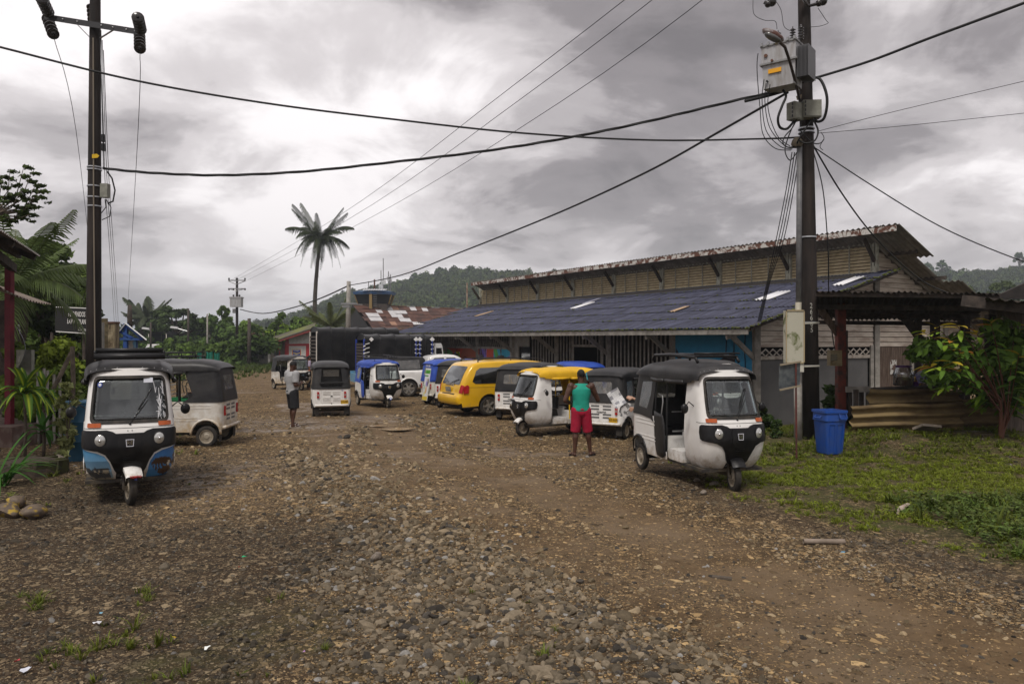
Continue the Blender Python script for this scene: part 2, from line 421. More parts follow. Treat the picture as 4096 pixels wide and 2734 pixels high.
# ================================================================== GROUND
T1 = [(5.2, 2.6), (3.05, 4.72), (2.77, 5.4), (2.29, 6.0), (1.9, 6.7), (1.34, 8.5), (.46, 9.8), (-.09, 11.4), (-2.15, 14.2), (-3.0, 19), (-5.2, 26), (-10, 40), (-22, 75)]
T2 = [(3.4, 2.6), (1.87, 4.9), (1.0, 6.5), (.1, 7.9), (-.58, 9.2), (-1.6, 11.2), (-3.3, 14.0), (-4.6, 19), (-7.4, 26), (-13, 40), (-26, 75)]
def dist_path(x, y, pts):
 d = np.full(np.shape(x), 1e9)
 for (ax, ay), (bx, by) in zip(pts[:-1], pts[1:]):
  vx, vy = bx-ax, by-ay; t = np.clip(((x-ax)*vx+(y-ay)*vy)/(vx*vx+vy*vy), 0, 1)
  d = np.minimum(d, np.hypot(x-ax-t*vx, y-ay-t*vy))
 return d
_by = [0, 4, 6.38, 7.96, 9.6, 11, 13, 15, 17, 20, 30, 60]; _bx = [6.6, 5.4, 4.36, 3.5, 2.7, 2.6, 2.9, 2.6, 3.4, 5.6, 12, 26]
def masks(x, y):
 x = np.asarray(x, float); y = np.asarray(y, float)
 n1 = fbm(x*.9, y*.9, 4, 2); n2 = fbm(x*2.6, y*2.6, 3, 9); n3 = fbm(x*.35, y*.35, 3, 5)
 d1 = dist_path(x, y, T1); d2 = dist_path(x, y, T2)
 w = .62+.25*(n1-.5)*2
 mud = np.maximum(1-sst(w*.6, w*1.25, d1), (1-sst(w*.45, w*1.1, d2))*.8)
 mud = np.clip(mud+.9*sst(.56, .7, n3)*sst(11, 15, y)*.9, 0, 1)*(.72+.28*sst(.3, .6, n2))
 bx = np.interp(y, _by, _bx)+.9*(n1-.5)
 grass = sst(-.15, 1.0, x-bx)*sst(25, 20, y)
 far = sst(60, 68, y+6*(n3-.5)*2+(x+20)*.10)+sst(-14, -24, x+4*n1)*sst(22, 34, y)      # verge beyond the square
 left = sst(-5.2, -6.1, x+.8*(n1-.5))*sst(6.5, 8, y)*sst(19, 15, y)
 bl = sst(.47, .62, n1)*sst(6.2, 5.2, y)*sst(-.2, -1.1, x)
 grass = np.clip(np.maximum(grass, np.maximum(far, bl*.4)), 0, 1)
 coarse = sst(1.6, .7, np.abs(x-np.interp(y, [3, 4.5, 6, 8, 10, 14], [.35, .1, -.35, -1.1, -1.9, -3.2])+.5*(n1-.5)))
 wet = np.exp(-(((x+4.3)/1.0)**2+((y-11)/2.2)**2))+.9*np.exp(-(((x+6.2)/2.6)**2+((y-21)/2.6)**2))+sst(.60, .66, n3)*sst(12, 16, y)*sst(40, 30, y)*.9
 dark = np.maximum(sst(-3.4, -4.6, x+.8*n1)*sst(16, 8, y), sst(-.8, -2.0, x+.9*(n1-.5))*sst(9.5, 7.5, y)*.85)
 edge = np.exp(-((x-bx+.15)/.5)**2)*sst(24, 16, y)
 return dict(mud=mud, grass=grass, coarse=coarse, wet=np.clip(wet, 0, 1), left=left, dark=np.clip(dark+edge*.7+grass*.6*sst(30, 22, y), 0, 1), n1=n1, n2=n2, n3=n3)
def relief(x, y):
 m = 0.035*(fbm(x*1.3, y*1.3, 4, 4)-.5)+.02*(fbm(x*5, y*5, 3, 8)-.5)
 d1 = dist_path(x, y, T1); m = m-.03*np.exp(-(d1/.35)**2)
 return m*sst(90, 40, np.abs(y))
_ys = [-60, -20, -6, 0]+list(np.arange(1.2, 3.4, .15)); q = 3.4
while q < 80: _ys.append(q); q += max(.045, q*.0085)
while q < 9000: _ys.append(q); q *= 1.22
_xs = []; q = 0.0
while q < 7: _xs.append(q); q += .055
while q < 24: _xs.append(q); q *= 1.012
while q < 9000: _xs.append(q); q *= 1.25
_xs = sorted([-v for v in _xs if v > 0]+_xs); _xs = np.array(_xs); _ys = np.array(_ys)
X_, Y_ = np.meshgrid(_xs, _ys); mk = masks(X_, Y_)
Z_ = GZ(X_, Y_)+relief(X_, Y_)
nx, ny = len(_xs), len(_ys)
V = np.stack([X_, Y_, Z_], -1).reshape(-1, 3)
ii, jj = np.meshgrid(np.arange(nx-1), np.arange(ny-1)); b0 = (jj*nx+ii).ravel()
Fq = np.stack([b0, b0+1, b0+1+nx, b0+nx], -1)
gm, t, b = newmat('ground_surface')
gat = t.nodes.new('ShaderNodeAttribute'); gat.attribute_name = 'zone'; gs = t.nodes.new('ShaderNodeSeparateColor'); t.links.new(gat.outputs['Color'], gs.inputs[0])
gat2 = t.nodes.new('ShaderNodeAttribute'); gat2.attribute_name = 'zone2'; gs2 = t.nodes.new('ShaderNodeSeparateColor'); t.links.new(gat2.outputs['Color'], gs2.inputs[0])
mudf, grassf, wetf = gs.outputs[0], gs.outputs[1], gs.outputs[2]; darkf, coarsef = gs2.outputs[0], gs2.outputs[1]
geo = t.nodes.new('ShaderNodeNewGeometry'); gp = geo.outputs['Position']
def vor(scale, feat='F1', vec=gp, rnd=1.0):
 n = t.nodes.new('ShaderNodeTexVoronoi'); n.feature = feat; n.inputs['Scale'].default_value = scale; n.inputs['Randomness'].default_value = rnd
 t.links.new(vec, n.inputs['Vector']); return n
wrp = t.nodes.new('ShaderNodeVectorMath'); wrp.operation = 'MULTIPLY_ADD'
nzc = t.nodes.new('ShaderNodeTexNoise'); nzc.inputs['Scale'].default_value = 18; t.links.new(gp, nzc.inputs['Vector'])
t.links.new(nzc.outputs['Color'], wrp.inputs[0]); wrp.inputs[1].default_value = (.035, .035, .035); t.links.new(gp, wrp.inputs[2]); wv = wrp.outputs[0]
va = vor(30, vec=wv); ea = vor(30, 'DISTANCE_TO_EDGE', wv); vb = vor(70, vec=wv); eb = vor(70, 'DISTANCE_TO_EDGE', wv); vc = vor(13, vec=wv); ec = vor(13, 'DISTANCE_TO_EDGE', wv)
def sepc(c):
 s = t.nodes.new('ShaderNodeSeparateColor'); t.links.new(c, s.inputs[0]); return s.outputs
n_lo = noise(t, gp, .7, 5, .6); n_mid = noise(t, gp, 3.5, 6, .65); n_hi = noise(t, gp, 26, 6, .7); n_vhi = noise(t, gp, 90, 3, .7)
pal = [(0., (.028, .022, .017)), (.3, (.07, .054, .037)), (.55, (.14, .107, .07)), (.8, (.25, .19, .118)), (1., (.36, .285, .185))]
soil = mixc(t, ramp(t, n_hi, [(.3, 0.), (.75, 1.)]), (.022, .014, .008), (.072, .047, .027))
mudc = mixc(t, ramp(t, n_mid, [(.3, 0.), (.7, 1.)]), (.090, .058, .030), (.165, .110, .060))
mudc = mixc(t, ramp(t, n_lo, [(.45, 0.), (.7, .55)]), mudc, (.19, .145, .10))
mudc = mixc(t, 1.0, mudc, ramp(t, n_hi, [(.2, .75), (.7, 1.1)]), 'MULTIPLY')
base = mixc(t, mudf, soil, mudc)
base = mixc(t, mathn(t, 'MULTIPLY', ramp(t, n_lo, [(.4, 0.), (.62, .55)]), mathn(t, 'SUBTRACT', 1.0, darkf)), base, (.15, .105, .062))
# small stones set in the soil: presence by cell
def layer(base, v, e, pres, lo, shade=None):
 s = sepc(v.outputs['Color']); on = mathn(t, 'LESS_THAN', s[0], pres); ed = ramp(t, e.outputs['Distance'], [(lo, 0.), (lo*2.3, 1.)])
 k = mathn(t, 'MULTIPLY', on, ed); col = ramp(t, s[1], pal)
 if shade is not None: col = mixc(t, 1.0, col, shade, 'MULTIPLY')
 return mixc(t, k, base, col), k
tan = mixc(t, mathn(t, 'MULTIPLY', mathn(t, 'SUBTRACT', 1.0, darkf), .85), (.8, .8, .8), (1.5, 1.30, .98))
inv = mathn(t, 'SUBTRACT', 1.0, mudf)
clus = ramp(t, noise(t, gp, 2.2, 4, .6), [(.35, .35), (.62, 1.)])
p1 = mathn(t, 'MULTIPLY', mathn(t, 'ADD', mathn(t, 'MULTIPLY', inv, .72), .10), clus)
base, k3 = layer(base, vb, eb, p1, .05, tan)
base, k1 = layer(base, va, ea, mathn(t, 'MULTIPLY', p1, .8), .05, tan)
base, k2 = layer(base, vc, ec, mathn(t, 'MULTIPLY', p1, .30), .05, tan)
# green cover
gcol = mixc(t, ramp(t, n_mid, [(.3, 0.), (.7, 1.)]), (.035, .034, .016), (.085, .10, .024))
gk = mathn(t, 'MULTIPLY', grassf, ramp(t, noise(t, gp, 2.4, 6, .7), [(.38, .1), (.58, 1.)]))
gk = mathn(t, 'MULTIPLY', gk, ramp(t, n_hi, [(.35, .45), (.6, 1.)]))
base = mixc(t, gk, base, gcol)
t.links.new(base, b.inputs['Base Color'])
wet2 = mathn(t, 'MULTIPLY', wetf, ramp(t, n_mid, [(.42, 0.), (.55, 1.)]))
rg = mathn(t, 'SUBTRACT', mathn(t, 'SUBTRACT', .88, mathn(t, 'MULTIPLY', mathn(t, 'MULTIPLY', mudf, ramp(t, n_lo, [(.4, 0.), (.65, 1.)])), .22)), mathn(t, 'MULTIPLY', wet2, .42))
t.links.new(rg, b.inputs['Roughness']); t.links.new(mathn(t, 'ADD', .12, mathn(t, 'MULTIPLY', wet2, .5)), b.inputs['Specular IOR Level'])
hh = mathn(t, 'ADD', mathn(t, 'MULTIPLY', k1, .5), mathn(t, 'ADD', mathn(t, 'MULTIPLY', k2, 1.), mathn(t, 'ADD', mathn(t, 'MULTIPLY', k3, .25), mathn(t, 'ADD', mathn(t, 'MULTIPLY', n_hi, .9), mathn(t, 'MULTIPLY', n_vhi, .4)))))
hh = mathn(t, 'ADD', hh, mathn(t, 'MULTIPLY', n_mid, 2.0))
bn = t.nodes.new('ShaderNodeBump'); bn.inputs['Distance'].default_value = .014; bn.inputs['Strength'].default_value = 1
t.links.new(hh, bn.inputs['Height']); t.links.new(bn.outputs[0], b.inputs['Normal'])
me = mesh_np('ground', V, Fq, gm, smooth=True)
for nm, ch in (('zone', ('mud', 'grass', 'wet')), ('zone2', ('dark', 'coarse', 'left'))):
 a = me.color_attributes.new(nm, 'FLOAT_COLOR', 'POINT'); c = np.ones((nx*ny, 4), np.float32)
 for i, k in enumerate(ch): c[:, i] = mk[k].ravel()
 a.data.foreach_set('color', c.ravel())
ground = link('ground', me); tag(ground, kind='structure')
def GR(x, y): return GZ(x, y)+relief(np.asarray(x, float), np.asarray(y, float))
# ---- loose stones
def stone_mesh(seed, sub=2, flat=.62, nc=10):
 bm = bmesh.new(); bmesh.ops.create_icosphere(bm, subdivisions=sub, radius=1)
 r = random.Random(seed); ax = [Vector((r.uniform(-1, 1), r.uniform(-1, 1), r.uniform(-1, 1))).normalized() for _ in range(nc)]; d = [r.uniform(.45, .85) for _ in ax]
 off = Vector((r.uniform(0, 50), r.uniform(0, 50), 0))
 from mathutils import noise as mn
 for v in bm.verts:
  p = v.co.copy()
  for a, q in zip(ax, d):
   h = p.dot(a)
   if h > q: p -= a*(h-q)*.93
  p *= 1+.16*mn.noise(p*1.3+off)
  p.z *= flat; v.co = p
 me = bpy.data.meshes.new('stone'); bm.to_mesh(me); bm.free()
 me.polygons.foreach_set('use_smooth', [True]*len(me.polygons)); me.materials.append(stonem); me.set_sharp_from_angle(angle=R(24)); return me
stonem = Mtint('stone_surface', rough=.85, bump=.5, bscale=5, var=.4, mottled=2.2, spec=.12)
SM = [stone_mesh(i, 2, random.uniform(.6, .9)) for i in range(9)]
def pts_in(n, y0, y1, marg=1.4):
 y = rng.random(n*3)**.5*(y1-y0)+y0 if False else rng.uniform(y0, y1, n*3)
 x = rng.uniform(-1, 1, n*3)*(.70*y1+marg); k = np.abs(x) < .70*y+marg
 return x[k][:n], y[k][:n]
AX, AY, AS, AT = [], [], [], []
def stones(n, y0, y1, smin, smax, dfun, powr=2.2):
 x, y = pts_in(n, y0, y1); m = masks(x, y); keep = rng.random(len(x)) < dfun(x, y, m)
 x, y = x[keep], y[keep]; m = {k: v[keep] for k, v in m.items()}
 s = smin+(smax-smin)*rng.random(len(x))**powr
 s = s*(.75+.5*m['coarse'])
 AX.append(x); AY.append(y); AS.append(s)
 g = rng.random(len(x)); v = rng.random(len(x))**1.4
 tanf = np.clip((1-m['dark'])*(.55+.45*(1-m['coarse']))*(sst(4, 9, y)*.5+.5)+.25*(m['mud']), 0, 1)
 grey = np.array([.26, .222, .172]); tanc = np.array([.50, .375, .22]); darkc = np.array([.075, .066, .056])
 c = grey[None]*(1-tanf[:, None])+tanc[None]*tanf[:, None]
 c = c*(.38+.85*v[:, None]); c = np.where((g < .13)[:, None], darkc[None]*(.8+v[:, None]), c)
 c = np.where((g > .965)[:, None], np.array([.42, .40, .37])[None], c)
 c = c*.86*(1-.42*m['dark'][:, None]); AT.append(c)
D = lambda a, b, c: (lambda x, y, m: np.clip((a+b*m['coarse']+c*sst(.4, .6, m['n2']))*(1-.9*m['mud'])*(1-.75*m['grass'])*(1-(.78 if b > .55 else .45)*m['dark']*sst(.75, .4, m['n2'])), 0.008, 1))
stones(60000, 3.2, 8.2, .006, .040, D(.40, .6, .5), 4.2)
stones(34000, 3.2, 7, .004, .015, D(.6, .4, .3), 1.6)
stones(44000, 8.2, 14.5, .008, .045, D(.32, .6, .5), 3.2)
stones(24000, 14.5, 24, .012, .07, D(.26, .2, .5), 2.4)
stones(5000, 24, 42, .02, .09, D(.22, .1, .4), 1.8)
stones(420, 3.4, 13, .045, .075, D(.3, .6, .1), 1.5)
x = np.concatenate(AX); y = np.concatenate(AY); s = np.concatenate(AS); tt = np.concatenate(AT); n = len(x)
gs_ = GR(x, y); pos = np.stack([x, y, gs_+s*rng.uniform(-.35, .15, n)], -1)
rot = np.stack([rng.normal(0, .35, n), rng.normal(0, .35, n), rng.uniform(0, 6.28, n)], -1)
scl = np.stack([s*rng.uniform(.9, 1.5, n), s*rng.uniform(.75, 1.1, n), s*rng.uniform(.8, 1.3, n)], -1)
scatter('gravel', SM, pos, rot, scl, rng.integers(0, len(SM), n), tt)
# ---- grass and weeds
def tuft(seed, nb=14, h=.09, w=.007, spread=.05, lean=.6):
 r = random.Random(seed); V = []; Fc = []; T = []
 for i in range(nb):
  a = r.uniform(0, 6.28); d = r.uniform(0, spread); bx, by = d*math.cos(a), d*math.sin(a)
  a2 = a+r.uniform(-.7, .7); L = h*r.uniform(.5, 1.15); ln = lean*r.uniform(.3, 1.3); k = len(V); c = r.uniform(.6, 1.25)
  sx, sy = -math.sin(a2)*w, math.cos(a2)*w
  for q, (f, ww) in enumerate(((0, 1), (.55, .8), (1, .1))):
   ox = math.cos(a2)*L*ln*f*f; oy = math.sin(a2)*L*ln*f*f; z = L*f*(1-.35*ln*f)
   V += [(bx+ox-sx*ww, by+oy-sy*ww, z), (bx+ox+sx*ww, by+oy+sy*ww, z)]; T += [(c, c, c*.8)]*2
  Fc += [(k, k+1, k+3, k+2), (k+2, k+3, k+5, k+4)]
 return mesh_np('grass_tuft', V, Fc, grassm, T)
def weed(seed, nl=16, h=.09, ls=.035):
 r = random.Random(seed); V = []; Fc = []; T = []
 for i in range(nl):
  a = r.uniform(0, 6.28); d = r.uniform(0, .09); c0 = Vector((d*math.cos(a), d*math.sin(a), r.uniform(.2, 1)*h)); a2 = r.uniform(0, 6.28)
  l = ls*r.uniform(.6, 1.3); ax = Vector((math.cos(a2), math.sin(a2), r.uniform(-.3, .5)))*l; bx = Vector((-math.sin(a2), math.cos(a2), r.uniform(-.25, .25)))*l*.36
  k = len(V); V += [c0-ax*.5, c0+bx, c0+ax*.6, c0-bx]; Fc.append((k, k+1, k+2, k+3)); c = r.uniform(.6, 1.3); T += [(c, c, c)]*4
 return mesh_np('weed', V, Fc, grassm, T)
grassm = Mtint('grass_blades', rough=.6, bump=0, var=.2, mottled=3, spec=.2, vcol=True, trans=.3)
GP = [tuft(i, 14, .07+.03*(i % 3)) for i in range(5)]+[weed(i+9) for i in range(4)]+[tuft(77, 22, .17, .006, .04, .9)]
gx, gy, gi_, gsz, gtt = [], [], [], [], []
def grass(n, y0, y1, dens_, kinds, smin=.6, smax=1.3, tone=(.13, .17, .028)):
 x, y = pts_in(n, y0, y1); m = masks(x, y); cl = fbm(x*2.3, y*2.3, 4, 21)
 d = dens_(x, y, m, cl); keep = rng.random(len(x)) < d; x, y, cl = x[keep], y[keep], cl[keep]
 gx.append(x); gy.append(y); gi_.append(rng.choice(kinds, len(x))); gsz.append(rng.uniform(smin, smax, len(x)))
 v = rng.uniform(.6, 1.35, len(x))[:, None]; yel = rng.random(len(x))[:, None]
 gtt.append(np.array(tone)[None]*v*(1-yel*.35)+np.array([.16, .13, .03])[None]*yel*.35)
lawn = lambda x, y, m, cl: np.clip(m['grass']*sst(.44, .58, cl+.10*sst(.6, 2.4, x-np.interp(y, _by, _bx))), 0, 1)*(x > 0)
grass(46000, 5.6, 13, lawn, [0, 1, 2, 3, 4, 5, 6, 7, 8], .32, .75, (.20, .255, .022))
grass(22000, 13, 21, lawn, [0, 1, 2, 5, 6, 7], .6, 1.2, (.15, .20, .022))
grass(8000, 6.0, 9.6, lambda x, y, m, cl: sst(4.4, 5.2, x+.8*(cl-.5)+.1*(8-y))*.95, [5, 6, 7, 8, 2], .8, 1.7, (.085, .14, .025))
grass(2600, 3.4, 6.0, lambda x, y, m, cl: sst(.55, .68, cl)*sst(.6, -.7, x)*.75, [0, 1, 2, 9], .35, .8)
grass(2600, 6, 22, lambda x, y, m, cl: sst(.60, .72, cl)*(1-m['mud'])*.12, [0, 1, 2], .4, .8)
grass(3000, 7.5, 17, lambda x, y, m, cl: m['left']*sst(.45, .6, cl)*.6, [0, 1, 5, 6, 7], .6, 1.4)
x, y = rng.uniform(-60, 12, 26000), rng.uniform(46, 110, 26000); m = masks(x, y); k = rng.random(26000) < m['grass']*.8
gx.append(x[k]); gy.append(y[k]); gi_.append(rng.choice([0, 1, 2, 5], k.sum())); gsz.append(rng.uniform(2.2, 4.8, k.sum())); gtt.append(np.array([.07, .105, .02])[None]*rng.uniform(.6, 1.4, k.sum())[:, None])
x = np.concatenate(gx); y = np.concatenate(gy); s = np.concatenate(gsz); n = len(x)
scatter('grass', GP, np.stack([x, y, GR(x, y)-.004], -1), np.stack([rng.normal(0, .12, n), rng.normal(0, .12, n), rng.uniform(0, 6.28, n)], -1), np.stack([s, s, s*rng.uniform(.7, 1.1, n)], -1), np.concatenate(gi_), np.concatenate(gtt))
# puddles: real shallow water in the ruts
wm, t, b = newmat('puddle_water'); b.inputs['Base Color'].default_value = (.34, .22, .10, 1); b.inputs['Roughness'].default_value = .12; b.inputs['IOR'].default_value = 1.33
def puddle(cx, cy, rx, ry, seed):
 r = random.Random(seed); pts = []
 ph = [r.uniform(0, 6.28) for _ in range(4)]
 for i in range(40):
  a = 2*math.pi*i/40; k = 1+.22*math.sin(2*a+ph[0])+.16*math.sin(3*a+ph[1])+.10*math.sin(5*a+ph[2])
  pts.append((cx+rx*k*math.cos(a), cy+ry*k*math.sin(a)))
 z = max(gz(p[0], p[1])+float(relief(p[0], p[1])) for p in pts)+.004
 bm = MB(); bm.poly([(p[0], p[1], z) for p in pts]); o = bm.build('puddle', wm); tag(o, kind='structure'); return o
puddle(-2.95, 19.2, .34, .34, 1); puddle(-3.6, 20.0, .26, .14, 2)

# ================================================================== HILLS AND FOREST
hx = [-400, -210, -185, -160, -135, -111, -84, -60, -38, -20, 0, 40, 120, 200, 270, 310, 350, 520, 800]
hh_ = [-3, 0, 4, 10, 19, 30, 36, 41, 46, 46, 44, 42, 38, 40, 46, 45, 49, 46, 38]
def hillz(x, y):
 top = np.interp(np.asarray(x)*500/np.maximum(y, 200), hx, hh_)*.93+7*(fbm(np.asarray(x)/60, np.asarray(y)/90, 3, 31)-.5)
 return -1+top*sst(215, 505, y)*(1-.3*sst(520, 800, y))
xs = np.linspace(-460, 900, 150); ys = np.linspace(190, 900, 60); X_, Y_ = np.meshgrid(xs, ys)
V = np.stack([X_, Y_, hillz(X_, Y_)], -1).reshape(-1, 3); ii, jj = np.meshgrid(np.arange(149), np.arange(59)); b0 = (jj*150+ii).ravel()
hill = link('hill', mesh_np('hill', V, np.stack([b0, b0+1, b0+151, b0+150], -1), M('hill_soil', (.03, .045, .018), .9, (.05, .06, .02), .05), smooth=True)); tag(hill, kind='structure')
def leafcloud(blobs, n, size, seed, up=.35, flatten=.8, tone=(1, 1, 1), var=.45, dark=0):
 "leaf-sized faces spread through clumps; blobs = (x,y,z,r)"
 g = np.random.default_rng(seed); B = np.array(blobs, float); w = B[:, 3]**2; k = g.choice(len(B), n, p=w/w.sum())
 d = g.normal(size=(n, 3)); d /= np.linalg.norm(d, axis=1)[:, None]; rr = g.random(n)**.4
 c = B[k, :3]+d*(B[k, 3]*rr)[:, None]*np.array([1, 1, flatten])
 nrm = d*(.9)+g.normal(size=(n, 3))*.55+np.array([0, 0, up]); nrm /= np.linalg.norm(nrm, axis=1)[:, None]
 a = np.cross(nrm, g.normal(size=(n, 3))); a /= np.linalg.norm(a, axis=1)[:, None]; bb = np.cross(nrm, a)
 s = size*g.uniform(.6, 1.4, n)[:, None]; a = a*s; bb = bb*s*.52
 V = np.stack([c-a, c+bb-a*.1, c+a, c-bb-a*.1], 1).reshape(-1, 3)
 Fq = np.arange(n*4).reshape(n, 4)
 clump = g.uniform(1-var, 1+var*.7, len(B))[k]; tn = np.array(tone)[None]*(clump*g.uniform(.7, 1.3, n))[:, None]
 return V, Fq, np.repeat(tn, 4, axis=0)
def ccloud(seed, n=420, size=.1):
 g = random.Random(seed); bl = []
 for i in range(14):
  a = g.uniform(0, 6.28); d = g.uniform(0, .75)**.8; bl.append((d*math.cos(a), d*math.sin(a), g.uniform(.15, .75)*(1.1-d*.6), g.uniform(.2, .38)))
 V, Fq, T = leafcloud(bl, n, size, seed, up=.6); return mesh_np('forest_crown', V, Fq, forestm, T)
forestm = Mtint('forest_leaves', rough=.8, bump=0, var=.25, mottled=2, spec=.15, vcol=True, trans=.12)
FC = [ccloud(i, 800, .12) for i in range(6)]
fx = rng.uniform(-330, 620, 15000); fy = rng.uniform(225, 530, 15000); k = (fx > -.50*fy-30) & (fx < .75*fy+30); fx, fy = fx[k][:8200], fy[k][:8200]; n = len(fx)
fs = rng.uniform(3.6, 7.2, n); tn = np.array([.045, .072, .018])[None]*rng.uniform(.55, 1.5, n)[:, None]*(1+np.array([.5, .2, 0])[None]*rng.random((n, 1)))
scatter('forest', FC, np.stack([fx, fy, hillz(fx, fy)-.5], -1), np.stack([np.zeros(n), np.zeros(n), rng.uniform(0, 6.28, n)], -1), np.stack([fs, fs, fs*rng.uniform(.8, 1.5, n)], -1), rng.integers(0, 6, n), tn)
# ================================================================== MATERIALS SHARED BY BUILT THINGS
timber_grey = M('timber_grey', (.19, .175, .155), .8, (.30, .28, .25), 5, bump=.3, bscale=30)
timber_dark = M('timber_dark', (.035, .028, .024), .8, (.08, .062, .05), 6, bump=.3, bscale=30)
timber_brown = M('timber_brown', (.075, .05, .037), .8, (.15, .11, .085), 3, bump=.3, bscale=30, stretch=(6, 6, .8))
plank_white = M('plank_whitewash', (.52, .46, .39), .75, (.25, .19, .15), 1.6, bump=.25, bscale=26, lo=.42, hi=.72, stretch=(1, 1, 5), detail=8)
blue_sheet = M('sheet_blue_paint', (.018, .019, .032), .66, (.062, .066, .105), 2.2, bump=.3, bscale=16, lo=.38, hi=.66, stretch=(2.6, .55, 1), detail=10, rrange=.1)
t = blue_sheet.node_tree; b = t.nodes['Principled BSDF']; _l = b.inputs['Base Color'].links[0].from_socket   # corrugation shading painted into the colour by height: valleys darkened, crests lightened
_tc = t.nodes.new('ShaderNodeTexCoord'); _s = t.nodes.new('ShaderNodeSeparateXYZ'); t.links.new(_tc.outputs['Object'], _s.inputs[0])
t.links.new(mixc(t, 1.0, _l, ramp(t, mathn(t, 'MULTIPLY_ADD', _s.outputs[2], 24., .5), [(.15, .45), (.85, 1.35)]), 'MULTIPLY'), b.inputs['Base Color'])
rust = M('rusted_metal', (.085, .038, .025), .8, (.16, .085, .055), 3, bump=.25)
galv = M('galvanised', (.42, .43, .44), .45, (.62, .62, .62), 4, bump=.1, metal=.2)
black_metal = M('black_metal', (.012, .012, .013), .45)
black_rubber = M('black_rubber', (.018, .017, .016), .75, (.05, .042, .034), 9)
steel = M('bare_steel', (.30, .30, .30), .4, metal=.8)
cable_m = M('cable_black', (.012, .012, .012), .6)
chrome = M('chrome', (.75, .75, .75), .15, metal=1)
white_print = M('white_print', (.72, .71, .69), .7)
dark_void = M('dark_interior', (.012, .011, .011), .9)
concrete = M('concrete', (.22, .205, .185), .85, (.33, .31, .28), 5, bump=.3)
# ================================================================== MARKET HALL
Gd = Vector((.859, .512, 0)).normalized(); Ld = Vector((-.512, .859, 0)).normalized(); C0 = Vector((6.82, 21.0, 0))
def BW(t, s, z): p = C0+Gd*t+Ld*s; return Vector((p.x, p.y, z+.0035*s))
def bmw(*a): return BW(*a)
hall = empty('market_hall', (6.82, 21, -.25), 0, 'long market hall with blue corrugated lower roof, louvred clerestory and rusty edged upper roof', 'building')
def local(mbd, name, mat, parent=hall, **k):
 "geometry is in world space; keep it there although the parent Empty stands at the corner"
 o = mbd.build(name, mat, parent, **k); o.matrix_parent_inverse = parent.matrix_world.inverted() if False else Matrix.Translation(-Vector(parent.location)); return o
def corr_mesh(w, l, pitch, amp, th=.006, n=6, nl=2):
 "corrugated sheet, waves across x, length along y (0..l)"
 k = int(round(w/pitch*n)); xs = [w*i/k-w/2 for i in range(k+1)]; V = []; Fc = []
 for j in range(nl+1):
  for x in xs: V.append((x, l*j/nl, amp*math.sin(2*math.pi*(x+w/2)/pitch)))
 nn = k+1
 for j in range(nl):
  for i in range(k): Fc.append((j*nn+i, j*nn+i+1, (j+1)*nn+i+1, (j+1)*nn+i))
 b = len(V)
 V += [(x, y, z-th) for x, y, z in V]; Fc += [tuple(i+b for i in reversed(f)) for f in Fc[:]]
 for i in range(k): Fc += [(i, i+b, i+1+b, i+1), (nl*nn+i+1, nl*nn+i+1+b, nl*nn+i+b, nl*nn+i)]
 for j in range(nl): Fc += [(j*nn, (j+1)*nn, (j+1)*nn+b, j*nn+b), (j*nn+k, j*nn+k+b, (j+1)*nn+k+b, (j+1)*nn+k)]
 m = MB(); m.add(V, Fc); return m
def roof_rows(parent, name, mesh_list, t0, z0, t1, z1, rows, cols, s0, s1, lap=.12, lift=.035, jit=.012, alt=None, skip=None):
 sl = math.hypot(t1-t0, z1-z0); rl = sl/rows; cw = (s1-s0)/cols
 up = (Gd*(t1-t0)+Vector((0, 0, z1-z0))).normalized()
 for c in range(cols):
  for r in range(rows):
   if skip and skip(c, r): continue
   f = r/rows; s = s0+cw*(c+.5)
   p = BW(t0+(t1-t0)*f, s, z0+(z1-z0)*f+lift*.0)
   me = mesh_list[random.randrange(len(mesh_list))]
   if alt and (c, r) in alt: me = alt[(c, r)]
   o = link(name, me, parent)
   x = Ld.copy(); y = up; nrm = x.cross(y).normalized()
   if nrm.z < 0: x = -x; nrm = -nrm
   p = p+nrm*(.012+random.uniform(0, jit))
   tilt = random.uniform(-.004, .004)
   y2 = (y-nrm*(.022/rl)+x*tilt).normalized(); n2 = x.cross(y2).normalized()
   mw = Matrix.Identity(4);
   for i in range(3): mw[i][0] = x[i]; mw[i][1] = y2[i]; mw[i][2] = n2[i]; mw[i][3] = p[i]
   o.matrix_world = Matrix.Translation(-Vector(parent.location)) @ mw
moss_edge = M('mossy_fibre_cement', (.06, .065, .03), .9, (.14, .13, .10), 6, bump=.4, bscale=30)
fibre_grey = M('fibre_cement_grey', (.16, .145, .125), .8, (.25, .23, .20), 3, bump=.2)
